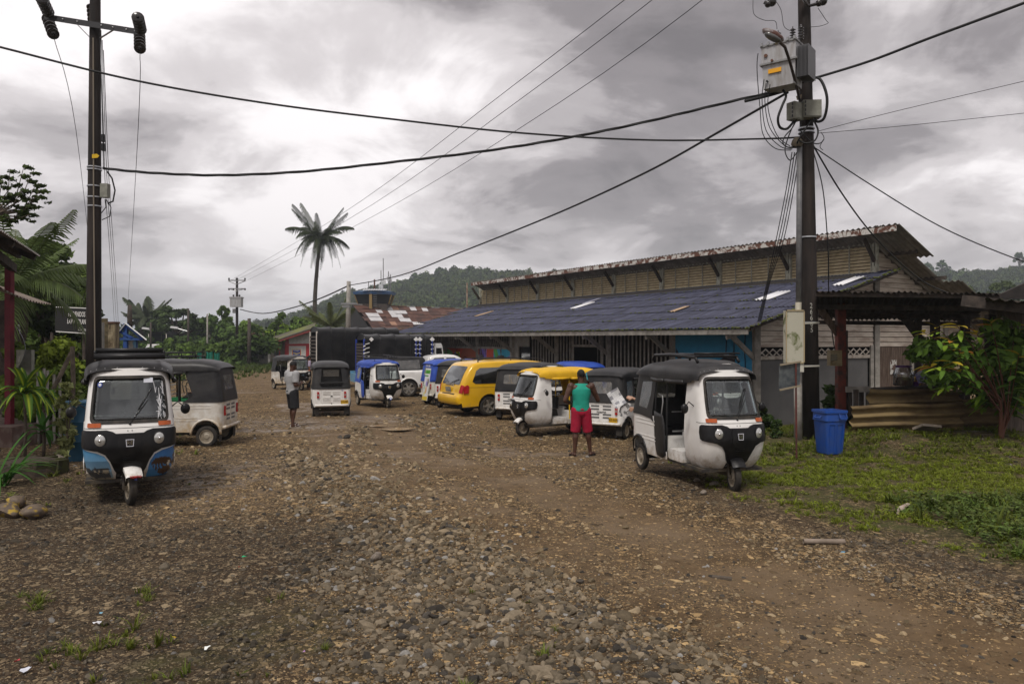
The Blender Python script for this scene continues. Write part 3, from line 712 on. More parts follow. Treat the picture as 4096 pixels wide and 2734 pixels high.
# lower roof: t -1.25 (z 2.36) .. 5.45 (z 4.22), s -0.85 .. 26.4
SW = (26.4+.85)/25
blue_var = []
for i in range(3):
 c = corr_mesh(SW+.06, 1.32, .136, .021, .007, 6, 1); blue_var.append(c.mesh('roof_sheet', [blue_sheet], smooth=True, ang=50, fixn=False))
pale = corr_mesh(SW+.06, 1.32, .136, .021, .007, 6, 1).mesh('roof_sheet', [M('sheet_clear_white', (.62, .62, .63), .5, (.75, .75, .76), 4)], smooth=True, ang=50, fixn=False)
def strip_patch(t0, t1, s, w, mat, dz=.05):
 m = corr_mesh(w, math.hypot(t1-t0, (t1-t0)*.2776), .136, .021, .004, 6, 1); o = m.build('roof_patch', [mat], hall, smooth=True, fixn=False)
 up = (Gd+Vector((0, 0, .2776))).normalized(); x = -Ld; nrm = x.cross(up);
 if nrm.z < 0: x = Ld; nrm = x.cross(up)
 p = BW(t0, s, 2.36+(t0+1.25)*.2776)+nrm*dz; mw = Matrix.Identity(4)
 for i in range(3): mw[i][0] = x[i]; mw[i][1] = up[i]; mw[i][2] = nrm[i]; mw[i][3] = p[i]
 o.matrix_world = Matrix.Translation(-Vector(hall.location)) @ mw; return o
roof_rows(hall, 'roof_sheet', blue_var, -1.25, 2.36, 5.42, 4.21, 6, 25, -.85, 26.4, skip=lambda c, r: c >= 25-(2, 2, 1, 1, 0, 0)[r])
patch_m = M('patch_white', (.66, .66, .68), .5)
strip_patch(2.4, 3.5, 12.2, .36, patch_m); strip_patch(2.0, 3.1, 1.55, .50, patch_m); strip_patch(3.5, 4.6, -.1, .42, patch_m)
strip_patch(1.9, 2.9, 20.2, .34, M('patch_tan', (.38, .27, .18), .8)); strip_patch(3.3, 4.2, 12.6, .2, M('patch_tan2', (.3, .3, .36), .8)); strip_patch(.9, 1.6, 4.3, .3, MATS['patch_tan'])
# moss line on the eave and along the verge
mo = MB()
for i in range(420):
 s = random.uniform(-.9, 26.3); mo.ball(BW(-1.26+random.uniform(-.02, .05), s, 2.365+random.uniform(-.015, .03)), random.uniform(.012, .035), 6, 4, (1.3, 1, .7))
for i in range(160):
 q = random.random(); mo.ball(BW(-1.2+6.6*q, -.86+random.uniform(-.05, .05), 2.38+1.85*q+random.uniform(-.01, .04)), random.uniform(.02, .05), 6, 4, (1.2, 1.2, .5))
for r in range(1, 6):
 for i in range(90):
  q = r/6; mo.ball(BW(-1.25+6.67*q+random.uniform(-.03, .01), random.uniform(-.8, 26), 2.36+1.85*q+.045), random.uniform(.018, .036), 5, 3, (1.3, 1, .6))
o = local(mo, 'moss', M('moss', (.06, .075, .012), .95, (.12, .13, .03), 20)); o['kind'] = 'stuff'
fb = MB()
fb.bar(BW(-1.2, -.8, 2.27), BW(-1.2, 24.2, 2.27), .04, .14); local(fb, 'fascia', timber_grey)
bo = MB(); bo.bar(BW(-1.1, -.78, 2.37), BW(5.4, -.78, 4.17), .05, .12); local(bo, 'bargeboard', timber_dark)
# ceiling boards keep the veranda dark from inside: purlins
for q in range(1, 6):
 m = MB(); f = q/6; m.bar(BW(-1.25+6.67*f, -.7, 2.27+1.85*f), BW(-1.25+6.67*f, 26.2, 2.27+1.85*f), .07, .07); local(m, 'purlin', timber_dark)
# posts + brackets on the front wall
zg = -.40
for k in range(9):
 s = k*3.30+(0 if k else 0.0)
 m = MB(); m.bar(BW(0, s, zg), BW(0, s, 2.55), .15, .15); po = local(m, 'post', timber_grey)
 m = MB(); m.bar(BW(-.06, s, 1.55), BW(-1.05, s, 2.24), .06, .14); local(m, 'bracket', timber_grey)
 m = MB(); m.bar(BW(-1.16, s, 2.16), BW(-.1, s, 2.44), .05, .20); local(m, 'rafter_end', timber_grey)
# front wall bays
whale_m = Mattr('painted_wall', .8, grain=.25, gscale=5)
def whale(S, Z):
 c = np.zeros(S.shape+(3,)); top = np.array([.018, .19, .36]); mid = np.array([.03, .29, .52])
 k = np.clip((1.9-Z)/1.6, 0, 1)[..., None]; c[:] = top*(1-k)+mid*k
 d = np.array([.022, .018, .026])
 # tail flukes: left horn and right fin (as seen: s runs right to left)
 x = 3.3-S
 horn = (Z < 1.93-1.1*np.abs(x-.05)**.8*1.0) & (x > .13) & (x < 1.0) & (Z > .9) & (Z < 1.92-1.25*(x-.13))& (Z > 1.62-1.25*(x-.1)*1.4)
 fin = (x > 1.7) & (x < 2.55) & (Z < 1.28+.42*np.clip((x-1.7)/.75, 0, 1)**.8) & (Z > .85)
 body = (Z < 1.12-.18*((x-1.4)/.9)**2) & (x > .4) & (x < 2.5)
 c[horn | fin | body] = d
 wave = (Z < .22+.05*np.sin(x*7)); c[wave] = np.array([.02, .09, .30])
 foam = (np.abs(Z-.24-.05*np.sin(x*7)) < .02); c[foam] = np.array([.4, .5, .55])
 return c
o = painting('painted_wall', whale_m, lambda s, z: BW(0.0, s, z)-Vector(hall.location), whale, np.linspace(.08, 3.3, 160), np.linspace(-.4, 2.5, 140), hall)
# slatted bars s 3.3..11.9
for i in range(41):
 s = 3.48+i*.205
 if 7.0 < s < 8.75: lo_ = 1.84
 else: lo_ = zg
 m = MB(); m.bar(BW(.02, s, lo_), BW(.02, s, 2.5), .055, .028, up=Gd); local(m, 'wall_bar', timber_grey)
for a, b_ in ((3.35, 7.0), (8.75, 11.85)):
 for z in (.62, 2.45):
  m = MB(); m.bar(BW(-.01, a, z), BW(-.01, b_, z), .05, .09); local(m, 'rail', timber_grey)
 m = MB(); m.bar(BW(.0, a, .0), BW(.0, b_, .0), .05, .12); local(m, 'rail', timber_grey)
m = MB(); m.bar(BW(-.02, 6.98, zg), BW(-.02, 6.98, 2.5), .09, .09); m.bar(BW(-.02, 8.78, zg), BW(-.02, 8.78, 2.5), .09, .09); m.bar(BW(-.02, 6.98, 1.83), BW(-.02, 8.78, 1.83), .08, .09); local(m, 'door_frame', timber_grey)
m = MB(); m.bar(BW(.5, 7.9, .9), BW(.5, 7.9, 1.75), .05, .02); local(m, 'hanging_strip', timber_grey)
# vertical board wall 11.9..13.55 with dark window
for i in range(12):
 s = 11.92+i*.137+.06
 m = MB(); z0 = zg
 if s < 12.75: m.bar(BW(.01+.004*(i % 2), s, 1.78), BW(.01+.004*(i % 2), s, 2.55), .131, .02, up=Gd); m.bar(BW(.01+.004*(i % 2), s, zg), BW(.01+.004*(i % 2), s, .45), .131, .02, up=Gd)
 else: m.bar(BW(.01+.004*(i % 2), s, zg), BW(.01+.004*(i % 2), s, 2.55), .131, .02, up=Gd)
 local(m, 'board', M('board_pale', (.27, .26, .24), .75, (.36, .35, .33), 4, bump=.2))
m = MB(); m.bar(BW(0, 11.93, .45), BW(0, 12.76, .45), .05, .05); m.bar(BW(0, 11.93, 1.78), BW(0, 12.76, 1.78), .05, .05); m.bar(BW(0, 12.76, .43), BW(0, 12.76, 1.8), .05, .05)
wf = local(m, 'window', timber_grey)
m = MB(); m.add([BW(.05, 11.93, .47), BW(.05, 12.74, .47), BW(.05, 12.74, 1.76), BW(.05, 11.93, 1.76)], [(0, 1, 2, 3)]); o = m.build('pane', Mglass('hall_glass', (.12, .13, .14), .16, .08), wf); o.matrix_parent_inverse = Matrix.Identity(4)
# mural s 13.55..26 z .2..1.66
mur_m = Mattr('mural_paint', .75, grain=.22, gscale=6)
def mural(S, Z):
 x = 26.3-S; z = Z          # x runs left to right as seen
 c = np.zeros(S.shape+(3,)); red = np.array([.36, .055, .03]); c[:] = red*.8
 teal = np.array([.03, .19, .26]); sky_ = np.array([.03, .26, .40]); grn = np.array([.05, .20, .05]); lime = np.array([.22, .36, .04]); dk = np.array([.05, .018, .02]); skin = np.array([.22, .062, .035]); yel = np.array([.62, .44, .02]); pur = np.array([.12, .09, .34]); wht = np.array([.5, .55, .6]); blu = np.array([.03, .06, .30])
 def put(m, col): c[m] = col
 put(x < 2.2, teal); put((x < 2.2) & (np.abs(x-1.0-(z-.9)*.8) < .16), grn); put((x < 2) & (z < .75), red)
 put((x > 2.2) & (x < 5.0), skin*1.25); put((x > 2.2) & (x < 3.0) & (z > .9-.6*(x-2.2)), dk)
 # fern leaf
 ax = x-(2.55+.25*(1.5-z)); put((np.abs(ax) < .20*np.abs(np.sin((z)*21))*.9+.03) & (z > .75) & (z < 1.62) & (np.abs(ax) < .32*(z-.5)), lime*.9)
 def eye(ex, ez, w):
  put((((x-ex)/(w*1.25))**2+((z-ez)/(w*.72))**2 < 1), dk*1.3); put((((x-ex)/w)**2+((z-ez)/(w*.45))**2 < 1), np.array([.42, .22, .15])); put((((x-ex)/(w*.42))**2+((z-ez)/(w*.42))**2 < 1), np.array([.02, .01, .01]))
  put((np.abs(z-ez-w*1.5+.35*(x-ex)**2/w) < w*.16) & (np.abs(x-ex) < w*1.4), dk)
 eye(3.75, 1.02, .17); eye(4.7, 1.0, .15)
 # diamonds band
 band = (x > 5.0) & (x < 8.2)
 pat = (np.floor((x+z*.9)*2.6)+np.floor((x-z*.9)*2.6)).astype(int) % 6
 cols = [grn, red, blu, yel, lime*.8, wht*.9]
 for i, q in enumerate(cols): put(band & (pat == i) & (z < 1.45-.0*x), q)
 put((x > 5.6) & (x < 7.6) & (np.abs(np.hypot(x-6.6, z-.6)-.85) < .13), grn); put((x > 5.6) & (x < 7.6) & (np.abs(np.hypot(x-6.6, z-.6)-.6) < .12), red)
 put((x > 8.0) & (x < 10.3), skin); put((x > 8.0) & (x < 8.3+.2*np.sin(z*4)), red)
 eye(8.55, .98, .16); eye(9.45, .92, .17); put((((x-8.95)/.12)**2+((z-.55)/.2)**2 < 1), skin*.7)
 hair = (x > 9.95) & (x < 11.1); put(hair, dk*1.4)
 for k in range(6): put(hair & (np.abs(x-(10.05+k*.17)-.09*np.sin(z*5+k)) < .038), pur*1.2)
 put((x > 10.7) & (x < 11.4), red)
 fld = x > 11.35; put(fld & (z < 1.66), sky_); put(fld & (np.abs(x-11.55-(1.5-z)*.55) < .17), grn*1.5)
 put(fld & (x > 11.9) & (np.abs(((x*1.9) % 1)-.5)*1.1+.35 > (z-.2)), lime); put(fld & (x > 11.9) & (np.abs(((x*1.9+.5) % 1)-.5)*.9+.22 > (z-.2)), sky_*.9)
 put((np.abs(x-11.98-.15*np.sin(z*2)) < .035) & (z > .5), dk*1.5)
 hand = ((x-12.95)/.62)**2+((z-1.0-.12*np.sin((x-12.4)*4))/.27)**2 < 1
 ln = np.abs(np.sin((x*9+z*16))) < .18; put(hand, np.array([.10, .17, .42])); put(hand & ln, blu*.6)
 put((((x-12.3)/.35)**2+((z-.93)/.08)**2 < 1), np.array([.08, .12, .34]))
 return np.clip(c*1.5, 0, .8)
o = painting('painted_wall', mur_m, lambda s, z: BW(0.0, s, z)-Vector(hall.location), mural, np.linspace(13.5, 26.3, 620), np.linspace(-.4, 1.64, 110), hall); o['label'] = 'mural of painted faces, diamonds and a blue hand'
m = MB(); m.bar(BW(-.03, 13.5, 1.68), BW(-.03, 26.3, 1.68), .06, .10); local(m, 'rail', timber_grey)
for i in range(66):
 s = 13.55+i*.193
 for d in (.19, -.19):
  m = MB(); m.bar(BW(.0 if d > 0 else .022, s, 1.73), BW(.0 if d > 0 else .022, s+d, 2.5), .018, .03, up=Gd); local(m, 'lattice_strip', timber_grey)
for s in (14.1, 16.0, 18.6, 21.3, 24.2):
 m = MB(); m.cbox(BW(-.12, s, 1.15), (.24, .2, .42), Euler((0, 0, R(-59)))); m.tube([BW(-.1, s, 1.36), BW(-.06, s, 1.9), BW(-.05, s, 2.4)], .012, 6)
 local(m, 'meter_box', M('meter_grey', (.10, .095, .09), .6, (.2, .19, .18), 6))
# window wires on the blue wall
for s, a in ((1.05, 1.2), (.75, .9), (.35, 1.0)):
 m = MB(); m.tube([BW(-.02, s, 2.4), BW(-.03, s+.02, 1.7), BW(-.02, s-.02, a)], .012, 6); local(m, 'wire', cable_m)
m = MB(); m.cbox(BW(-.12, .2, .72), (.26, .22, .44), Euler((0, 0, R(-59)))); m.cbox(BW(-.24, .2, .74), (.14, .03, .2), Euler((0, 0, R(-59)))); local(m, 'meter_box', M('meter_brown', (.14, .12, .10), .6, (.2, .19, .18), 6))
# interior: floor slab and dark back wall so it is a real room
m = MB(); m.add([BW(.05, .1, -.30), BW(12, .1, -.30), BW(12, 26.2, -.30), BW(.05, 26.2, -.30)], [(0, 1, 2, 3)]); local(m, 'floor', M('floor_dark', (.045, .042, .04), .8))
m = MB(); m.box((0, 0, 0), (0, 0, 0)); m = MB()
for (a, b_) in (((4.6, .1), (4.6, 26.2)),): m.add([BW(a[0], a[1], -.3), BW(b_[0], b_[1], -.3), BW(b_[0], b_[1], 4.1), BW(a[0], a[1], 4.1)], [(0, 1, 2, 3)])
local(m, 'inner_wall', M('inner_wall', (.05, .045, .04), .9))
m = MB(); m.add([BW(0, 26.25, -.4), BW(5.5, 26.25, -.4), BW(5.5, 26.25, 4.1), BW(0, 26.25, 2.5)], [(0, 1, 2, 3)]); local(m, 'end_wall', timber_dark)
# clerestory: louvres t=5.48, s .05..26.35 z 4.2..5.1
lou = M('louvre_paint', (.54, .45, .29), .8, (.40, .32, .19), 5, bump=.2)
frame_w = M('frame_pale_green', (.40, .40, .33), .75, (.24, .22, .17), 7, bump=.2)
for k in range(8):
 s0 = .08+k*3.285; s1 = s0+3.10
 for j in range(8):
  z = 4.27+j*.106; m = MB(); m.bar(BW(5.47, s0, z), BW(5.47, s1, z), .014, .105, up=(-Gd*.55+Vector((0, 0, -.85)))); local(m, 'louvre_slat', lou)
 for q in range(5):
  s = s0+(s1-s0)*q/4; m = MB(); m.bar(BW(5.39, s, 4.2), BW(5.39, s, 5.1), .03, .035, up=Gd); local(m, 'mullion', frame_w)
 for z in (4.2, 5.12):
  m = MB(); m.bar(BW(5.40, s0, z), BW(5.40, s1, z), .05, .05); local(m, 'frame_rail', frame_w)
for k in range(9):
 s = -.05+k*3.285
 m = MB(); m.bar(BW(5.42, s-.055, 4.14), BW(5.42, s-.055, 5.25), .07, .10, up=Gd); m.bar(BW(5.42, s+.055, 4.14), BW(5.42, s+.055, 5.25), .07, .10, up=Gd); m.bar(BW(5.40, s, 4.12), BW(5.40, s, 4.4), .17, .1, up=Gd); local(m, 'pier', frame_w)
 m = MB(); m.bar(BW(5.36, s, 4.55), BW(4.85, s, 5.22), .07, .12); local(m, 'bracket', timber_dark)
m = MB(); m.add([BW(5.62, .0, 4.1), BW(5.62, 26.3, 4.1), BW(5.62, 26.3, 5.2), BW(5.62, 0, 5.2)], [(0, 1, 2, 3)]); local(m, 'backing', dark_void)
# upper roof: from ridge-side edge t 4.55 z 5.50 down to t 13 z 1.75
up_var = [corr_mesh(26.6/24+.05, 1.95, .19, .032, .008, 6, 1).mesh('roof_sheet', [fibre_grey], smooth=True, ang=50, fixn=False) for i in range(2)]
roof_rows(hall, 'roof_sheet', up_var, 4.55, 5.50, 13.0, 1.62, 5, 24, -.75, 25.9)
for t_, z_ in ((4.62, 5.40), (6.0, 4.80), (7.6, 4.06), (9.1, 3.38), (10.6, 2.69), (12.2, 1.95)):
 m = MB(); m.bar(BW(t_, -1.05, z_), BW(t_, 25.8, z_), .08, .12); local(m, 'purlin', timber_dark)
# stepped verge sheets that stick out towards the square
roof_rows(hall, 'roof_sheet', [corr_mesh(.75, 2.0, .19, .032, .008, 6, 1).mesh('roof_sheet', [fibre_grey], smooth=True, ang=50, fixn=False)], 4.55, 5.50, 13.0, 1.62, 5, 1, -1.35, -.65, skip=lambda c, r: r in (1,))
flash = M('flashing_flaking', (.12, .055, .038), .8, (.52, .50, .46), 3.2, lo=.47, hi=.54, bump=.3, detail=8, dist=1.2)
k = 18
for i in range(k):
 s0 = -1.3+27.1*i/k; s1 = -1.3+27.1*(i+1)/k-.012
 m = MB(); m.bar(BW(4.54+random.uniform(-.01, .01), s0, 5.39+random.uniform(-.01, .01)), BW(4.54+random.uniform(-.01, .01), s1, 5.39+random.uniform(-.01, .01)), .02, .17); local(m, 'flashing', flash)
# gable wall (s = 0): boards, lattice, lower panels
def gz_top(t): return 2.62+(t*.2776) if t < 5.5 else 5.17-(t-5.4)*.459
bt = [0.07, 5.40, 5.56, 9.3, 9.45, 12.6]
for row in range(22):
 z = 1.93+row*.158
 for a, b_ in ((.1, 2.7), (2.7, 5.38), (5.56, 7.6), (7.6, 9.6), (9.6, 12.6)):
  aa, bb = a, b_
  # clip against roof
  while aa < bb and gz_top(aa)-.02 < z+.1: aa += .05
  while bb > aa and gz_top(bb)-.02 < z+.1: bb -= .05
  if a < 5.4 and z > 4.0: continue
  if bb-aa < .15: continue
  dz = random.uniform(-.006, .006)-(.004 if a < 5 else 0)
  m = MB(); m.bar(BW(aa, .0, z+dz), BW(bb-.01, .0, z+dz+random.uniform(-.006, .006)), .018, .150, up=(Vector((0, 0, 1))+Ld*.20)); local(m, 'plank', plank_white)
lat_m = M('lattice_white', (.47, .43, .38), .75, (.25, .21, .17), 7)
def lattice(t0, t1, z0, z1):
 m = MB(); m.bar(BW(t0, -.02, z0-.05), BW(t1, -.02, z0-.05), .04, .10); local(m, 'rail', lat_m)
 n = int((t1-t0)/.30)
 for i in range(n):
  a = t0+(t1-t0)*i/n; b_ = t0+(t1-t0)*(i+1)/n
  m = MB(); m.bar(BW(a, -.01, z0), BW(b_, -.01, z1), .035, .015, up=Ld); local(m, 'lattice_strip', lat_m)
  m = MB(); m.bar(BW(b_, .008, z0), BW(a, .008, z1), .035, .015, up=Ld); local(m, 'lattice_strip', lat_m)
lattice(.1, 5.3, 1.60, 1.80); lattice(7.5, 9.2, 1.60, 1.80)
greyp = M('panel_grey_paint', (.098, .096, .096), .8, (.125, .122, .12), 1.5)
m = MB(); m.bar(BW(.1, .02, .55), BW(5.1, .02, .55), .03, 1.98, up=(0, 0, 1)); local(m, 'wall_panel', greyp)
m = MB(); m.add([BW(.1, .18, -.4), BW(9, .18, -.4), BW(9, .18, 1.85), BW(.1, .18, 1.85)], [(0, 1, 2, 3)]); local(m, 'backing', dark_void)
for t_, w in ((0, .16), (5.47, .15), (5.22, .1), (7.42, .12), (9.35, .13)):
 m = MB(); m.bar(BW(t_, -.05, -.4), BW(t_, -.05, 1.9 if t_ in (5.22, 7.42) else min(gz_top(t_)-.05, 4.95 if t_ > 5 else 2.6)), w, w); local(m, 'post', timber_grey)
for i in range(9):
 m = MB(); t_ = 5.62+i*.20; m.bar(BW(t_, .0, -.4), BW(t_, .0, 1.84), .19, .025, up=Ld); local(m, 'door_board', timber_brown)
m = MB(); m.bar(BW(6.4, -.03, .95), BW(6.4, -.03, 1.42), .34, .004, up=Ld); local(m, 'notice', M('torn_notice', (.5, .49, .46), .8, (.10, .06, .045), 9, lo=.5, hi=.54))
for i in range(9):
 m = MB(); t_ = 7.6+i*.19; m.bar(BW(t_, -.02, .3), BW(t_, -.02, 1.52), .045, .03, up=Ld); local(m, 'wall_bar', timber_grey)
m = MB(); m.bar(BW(5.5, -.09, 5.08), BW(11, -.09, 2.55), .05, .22); local(m, 'bargeboard', M('board_grey_paint', (.20, .19, .175), .75, (.28, .26, .24), 4, bump=.2))
# mast on the roof end
m = MB(); m.cyl(BW(5.0, 27.2, 3.9), BW(5.0, 27.2, 5.6), .05, 8, .045); local(m, 'mast', M('mast_rust', (.35, .28, .22), .8, (.16, .06, .03), 5))
# ================================================================== AUTO RICKSHAWS  (front = -Y, origin on the ground between the wheels)
mudc_ = (.20, .145, .085)
paint_w = M('paint_white', (.72, .705, .68), .32, (.60, .57, .53), 3, coat=.3, mud=(.46, (.27, .19, .105)), lo=.5, hi=.8)
paint_w2 = M('paint_white_dirty', (.66, .64, .60), .4, (.50, .45, .38), 4, coat=.2, mud=(.62, (.40, .29, .16)))
paint_g = M('paint_green', (.02, .16, .055), .4, (.03, .20, .08), 3, coat=.3, mud=(.3, mudc_))
mask_b = M('mask_black_plastic', (.005, .005, .006), .34, (.013, .012, .012), 6, spec=.3)
vinyl_k = M('vinyl_black', (.009, .009, .010), .36, (.030, .028, .027), 2.2, bump=.35, bscale=4, rrange=.2, spec=.4)
vinyl_b = M('vinyl_blue', (.018, .052, .30), .5, (.035, .09, .40), 2.2, bump=.12, bscale=9)
vinyl_y = M('vinyl_yellow', (.72, .43, .012), .5, (.60, .34, .01), 2.5, bump=.12, bscale=9)
vinyl_g = M('vinyl_green', (.02, .16, .04), .5, (.03, .22, .06), 2.2, bump=.12, bscale=9)
seat_m = M('seat_black', (.008, .008, .008), .5, (.022, .02, .02), 5, spec=.3)
rim_m = M('rim_dusty', (.20, .165, .12), .6, (.34, .30, .24), 6)
orange = M('lens_orange', (.36, .07, .008), .2, coat=.5); redl = M('lens_red', (.35, .010, .012), .15, coat=.5); lensw = M('lens_clear', (.55, .55, .53), .08, metal=.55, coat=1)
glass = Mglass('windscreen_glass', (.66, .71, .70), .05, .03, .035); clearv = Mglass('clear_vinyl', (.55, .55, .53), .10, .12, .35); glass_dark = Mglass('glass_dark', (.10, .10, .11), .10, .04, .04)
plate_y = M('plate_yellow', (.62, .36, .01), .5, (.55, .3, .02), 20); black_print = M('black_print', (.015, .015, .015), .6)
under = M('chassis_dark', (.025, .023, .022), .8, (.09, .07, .045), 5)
def ip(x, xs, ys): return float(np.interp(x, xs, ys))
Wz = ([.26, .32, .42, .55, .70, .88, 1.0, 1.2, 1.48, 1.60], [.37, .46, .53, .56, .575, .57, .557, .54, .505, .482])
Yz = ([.26, .32, .42, .55, .70, .88, 1.0, 1.2, 1.48, 1.60], [-.92, -1.0, -1.08, -1.14, -1.165, -1.14, -1.08, -1.0, -.90, -.85])
def fshell(s, z, off=0):
 w = ip(z, *Wz); yf = ip(z, *Yz); k = w/.625; r = .20*k; a = abs(s)*k; fl = w-r; yb = -.50; cr = .07
 if a < fl: x = a; y = yf+cr*(a/w)**2; nx, ny = 2*cr*a/w/w*.6, -1
 elif a < fl+r*1.5708:
  th = (a-fl)/r; c0y = yf+cr*(fl/w)**2; x = fl+r*math.sin(th); y = c0y+r*(1-math.cos(th)); nx, ny = math.sin(th), -math.cos(th)
 else:
  e = a-fl-r*1.5708; x = w; y = yf+cr*(fl/w)**2+r+e; nx, ny = 1, 0
 L = math.hypot(nx, ny); nz = .35 if z < .42 else (.0 if z < .95 else .25)
 nz = -nz if z < .42 else nz
 return Vector((math.copysign(1, s)*(x+nx/L*off), y+ny/L*off, z+nz*off))
def SMAX(z): # s that reaches the door edge
 w = ip(z, *Wz); k = w/.625; r = .2*k; yf = ip(z, *Yz); return (w-r+r*1.5708+(-.50-(yf+.07*((w-r)/w)**2+r)))/k
def rshell(s, z, off=0):
 up = max(z-.88, 0); w = .645-.13*up-.03*max(.5-z, 0)*2; r = .12; yb = 1.25-.16*up-.05*max(.42-z, 0); a = abs(s); fl = .645-r
 if a < fl: x = a*(w-r)/fl; y = yb; nx, ny = 0, 1
 elif a < fl+r*1.5708: th = (a-fl)/r; x = w-r+r*math.sin(th); y = yb-r*(1-math.cos(th)); nx, ny = math.sin(th), math.cos(th)
 else: x = w; y = yb-r-(a-fl-r*1.5708); nx, ny = 1, 0
 return Vector((math.copysign(1, s)*(x+nx*off), y+ny*off, z))
def sy(y): return .525+.1885+(1.13-y)     # path coordinate of a side point at depth y
def roof_pt(u, y, off=0):
 "u -1..1 across"
 k = ip(y, [-.87, -.80, -.6, -.2, .3, .9, 1.08, 1.2], [.118, .17, .205, .22, .225, .205, .16, .06]); w = ip(y, [-.92, -.5, .2, .9, 1.2], [.545, .60, .635, .625, .57])
 a = u*1.5708; x = math.copysign(abs(math.sin(a))**.62, u)*w; z = 1.475+k*abs(math.cos(a))**.55
 if -.8 < y < 1.1: z += .010*math.sin((y+.8)*9.5)*abs(math.cos(a))**.5   # bows of the frame under the cover
 n = Vector((math.sin(a), 0, math.cos(a))); p = Vector((x, y, z)); return p+n*off
CACHE = {}
def part(key, name, mats, fn, parent, **kw):
 "cached mesh so that alike parts of several vehicles share their data"
 if key not in CACHE:
  mb = fn(); CACHE[key] = mb.mesh(name, mats, **kw)
 return link(name, CACHE[key], parent)
def wheel(parent, loc, r=.205, w=.10, rot=0, dirty=True, key='w', spokes=0, name='wheel'):
 e = bpy.data.objects.new(name, None); COL.objects.link(e); e.parent = parent; e.location = loc; e.rotation_euler = (0, 0, rot); e.empty_display_size = .05
 def ty():
  m = MB(); m.lathe((0, 0, 0), (1, 0, 0), [(-w*.42, r*.62), (-w*.5, r*.72), (-w*.5, r*.86), (-w*.40, r*.96), (-w*.2, r), (0, r), (w*.2, r), (w*.40, r*.96), (w*.5, r*.86), (w*.5, r*.72), (w*.42, r*.62)], 28)
  for q in (-.2, 0, .2): m.lathe((w*q, 0, 0), (1, 0, 0), [(-.003, r*.99), (-.003, r+.004), (.003, r+.004), (.003, r*.99)], 28)
  return m
 part((key, 'ty', r, w), 'tyre', [black_rubber], ty, e, ang=40)
 def rm():
  m = MB()
  if spokes:
   m.lathe((0, 0, 0), (1, 0, 0), [(-w*.45, r*.70), (-w*.45, r*.63), (-w*.1, r*.58), (w*.1, r*.58), (w*.45, r*.63), (w*.45, r*.70)], 28)
   for i in range(spokes):
    a = 2*math.pi*i/spokes
    for sd in (-1, 1): m.bar((sd*w*.36, math.cos(a)*.04, math.sin(a)*.04), (sd*w*.40, math.cos(a)*r*.64, math.sin(a)*r*.64), .02, r*.2 if spokes < 7 else .04, up=(0, -math.sin(a), math.cos(a)))
   m.lathe((0, 0, 0), (1, 0, 0), [(-w*.46, .001), (-w*.46, .07), (-w*.2, .08), (w*.2, .08), (w*.46, .07), (w*.46, .001)], 16)
   m.lathe((0, 0, 0), (1, 0, 0), [(-w*.05, .001), (-w*.05, r*.6), (w*.05, r*.6), (w*.05, .001)], 16)
  else:
   m.lathe((0, 0, 0), (1, 0, 0), [(-w*.46, r*.66), (-w*.42, r*.60), (-w*.22, r*.55), (-w*.22, r*.30), (-w*.38, r*.22), (-w*.38, .001)], 24)
   m.lathe((0, 0, 0), (1, 0, 0), [(w*.46, r*.66), (w*.42, r*.60), (w*.22, r*.55), (w*.22, r*.30), (w*.38, r*.22), (w*.38, .001)], 24)
   for i in range(5):
    a = 2*math.pi*i/5
    for sd in (-1, 1): m.cyl((sd*w*.2, math.cos(a)*r*.38, math.sin(a)*r*.38), (sd*w*.30, math.cos(a)*r*.38, math.sin(a)*r*.38), .010, 6)
  return m
 part((key, 'rm', r, w, spokes), 'rim', [rim_m if not spokes else MATS.get('alloy', rim_m)], rm, e, ang=35)
 return e
def lamp(parent, c, nrm, r, key, name='headlight'):
 def f():
  m = MB(); m.lathe((0, 0, 0), (0, -1, 0), [(-.03, r*1.12), (.012, r*1.12), (.016, r*1.02), (.010, r*.98)], 20); m.m = 1
  m.lathe((0, 0, 0), (0, -1, 0), [(.008, r), (.020, r*.8), (.028, r*.4), (.030, .001)], 20); m.m = 2; m.ball((0, -.022, 0), r*.28, 8, 6); return m
 o = part((key, r), name, [mask_b, lensw, chrome], f, parent, smooth=True); o.location = c
 o.rotation_euler = Vector(nrm).to_track_quat('-Y', 'Z').to_euler(); return o
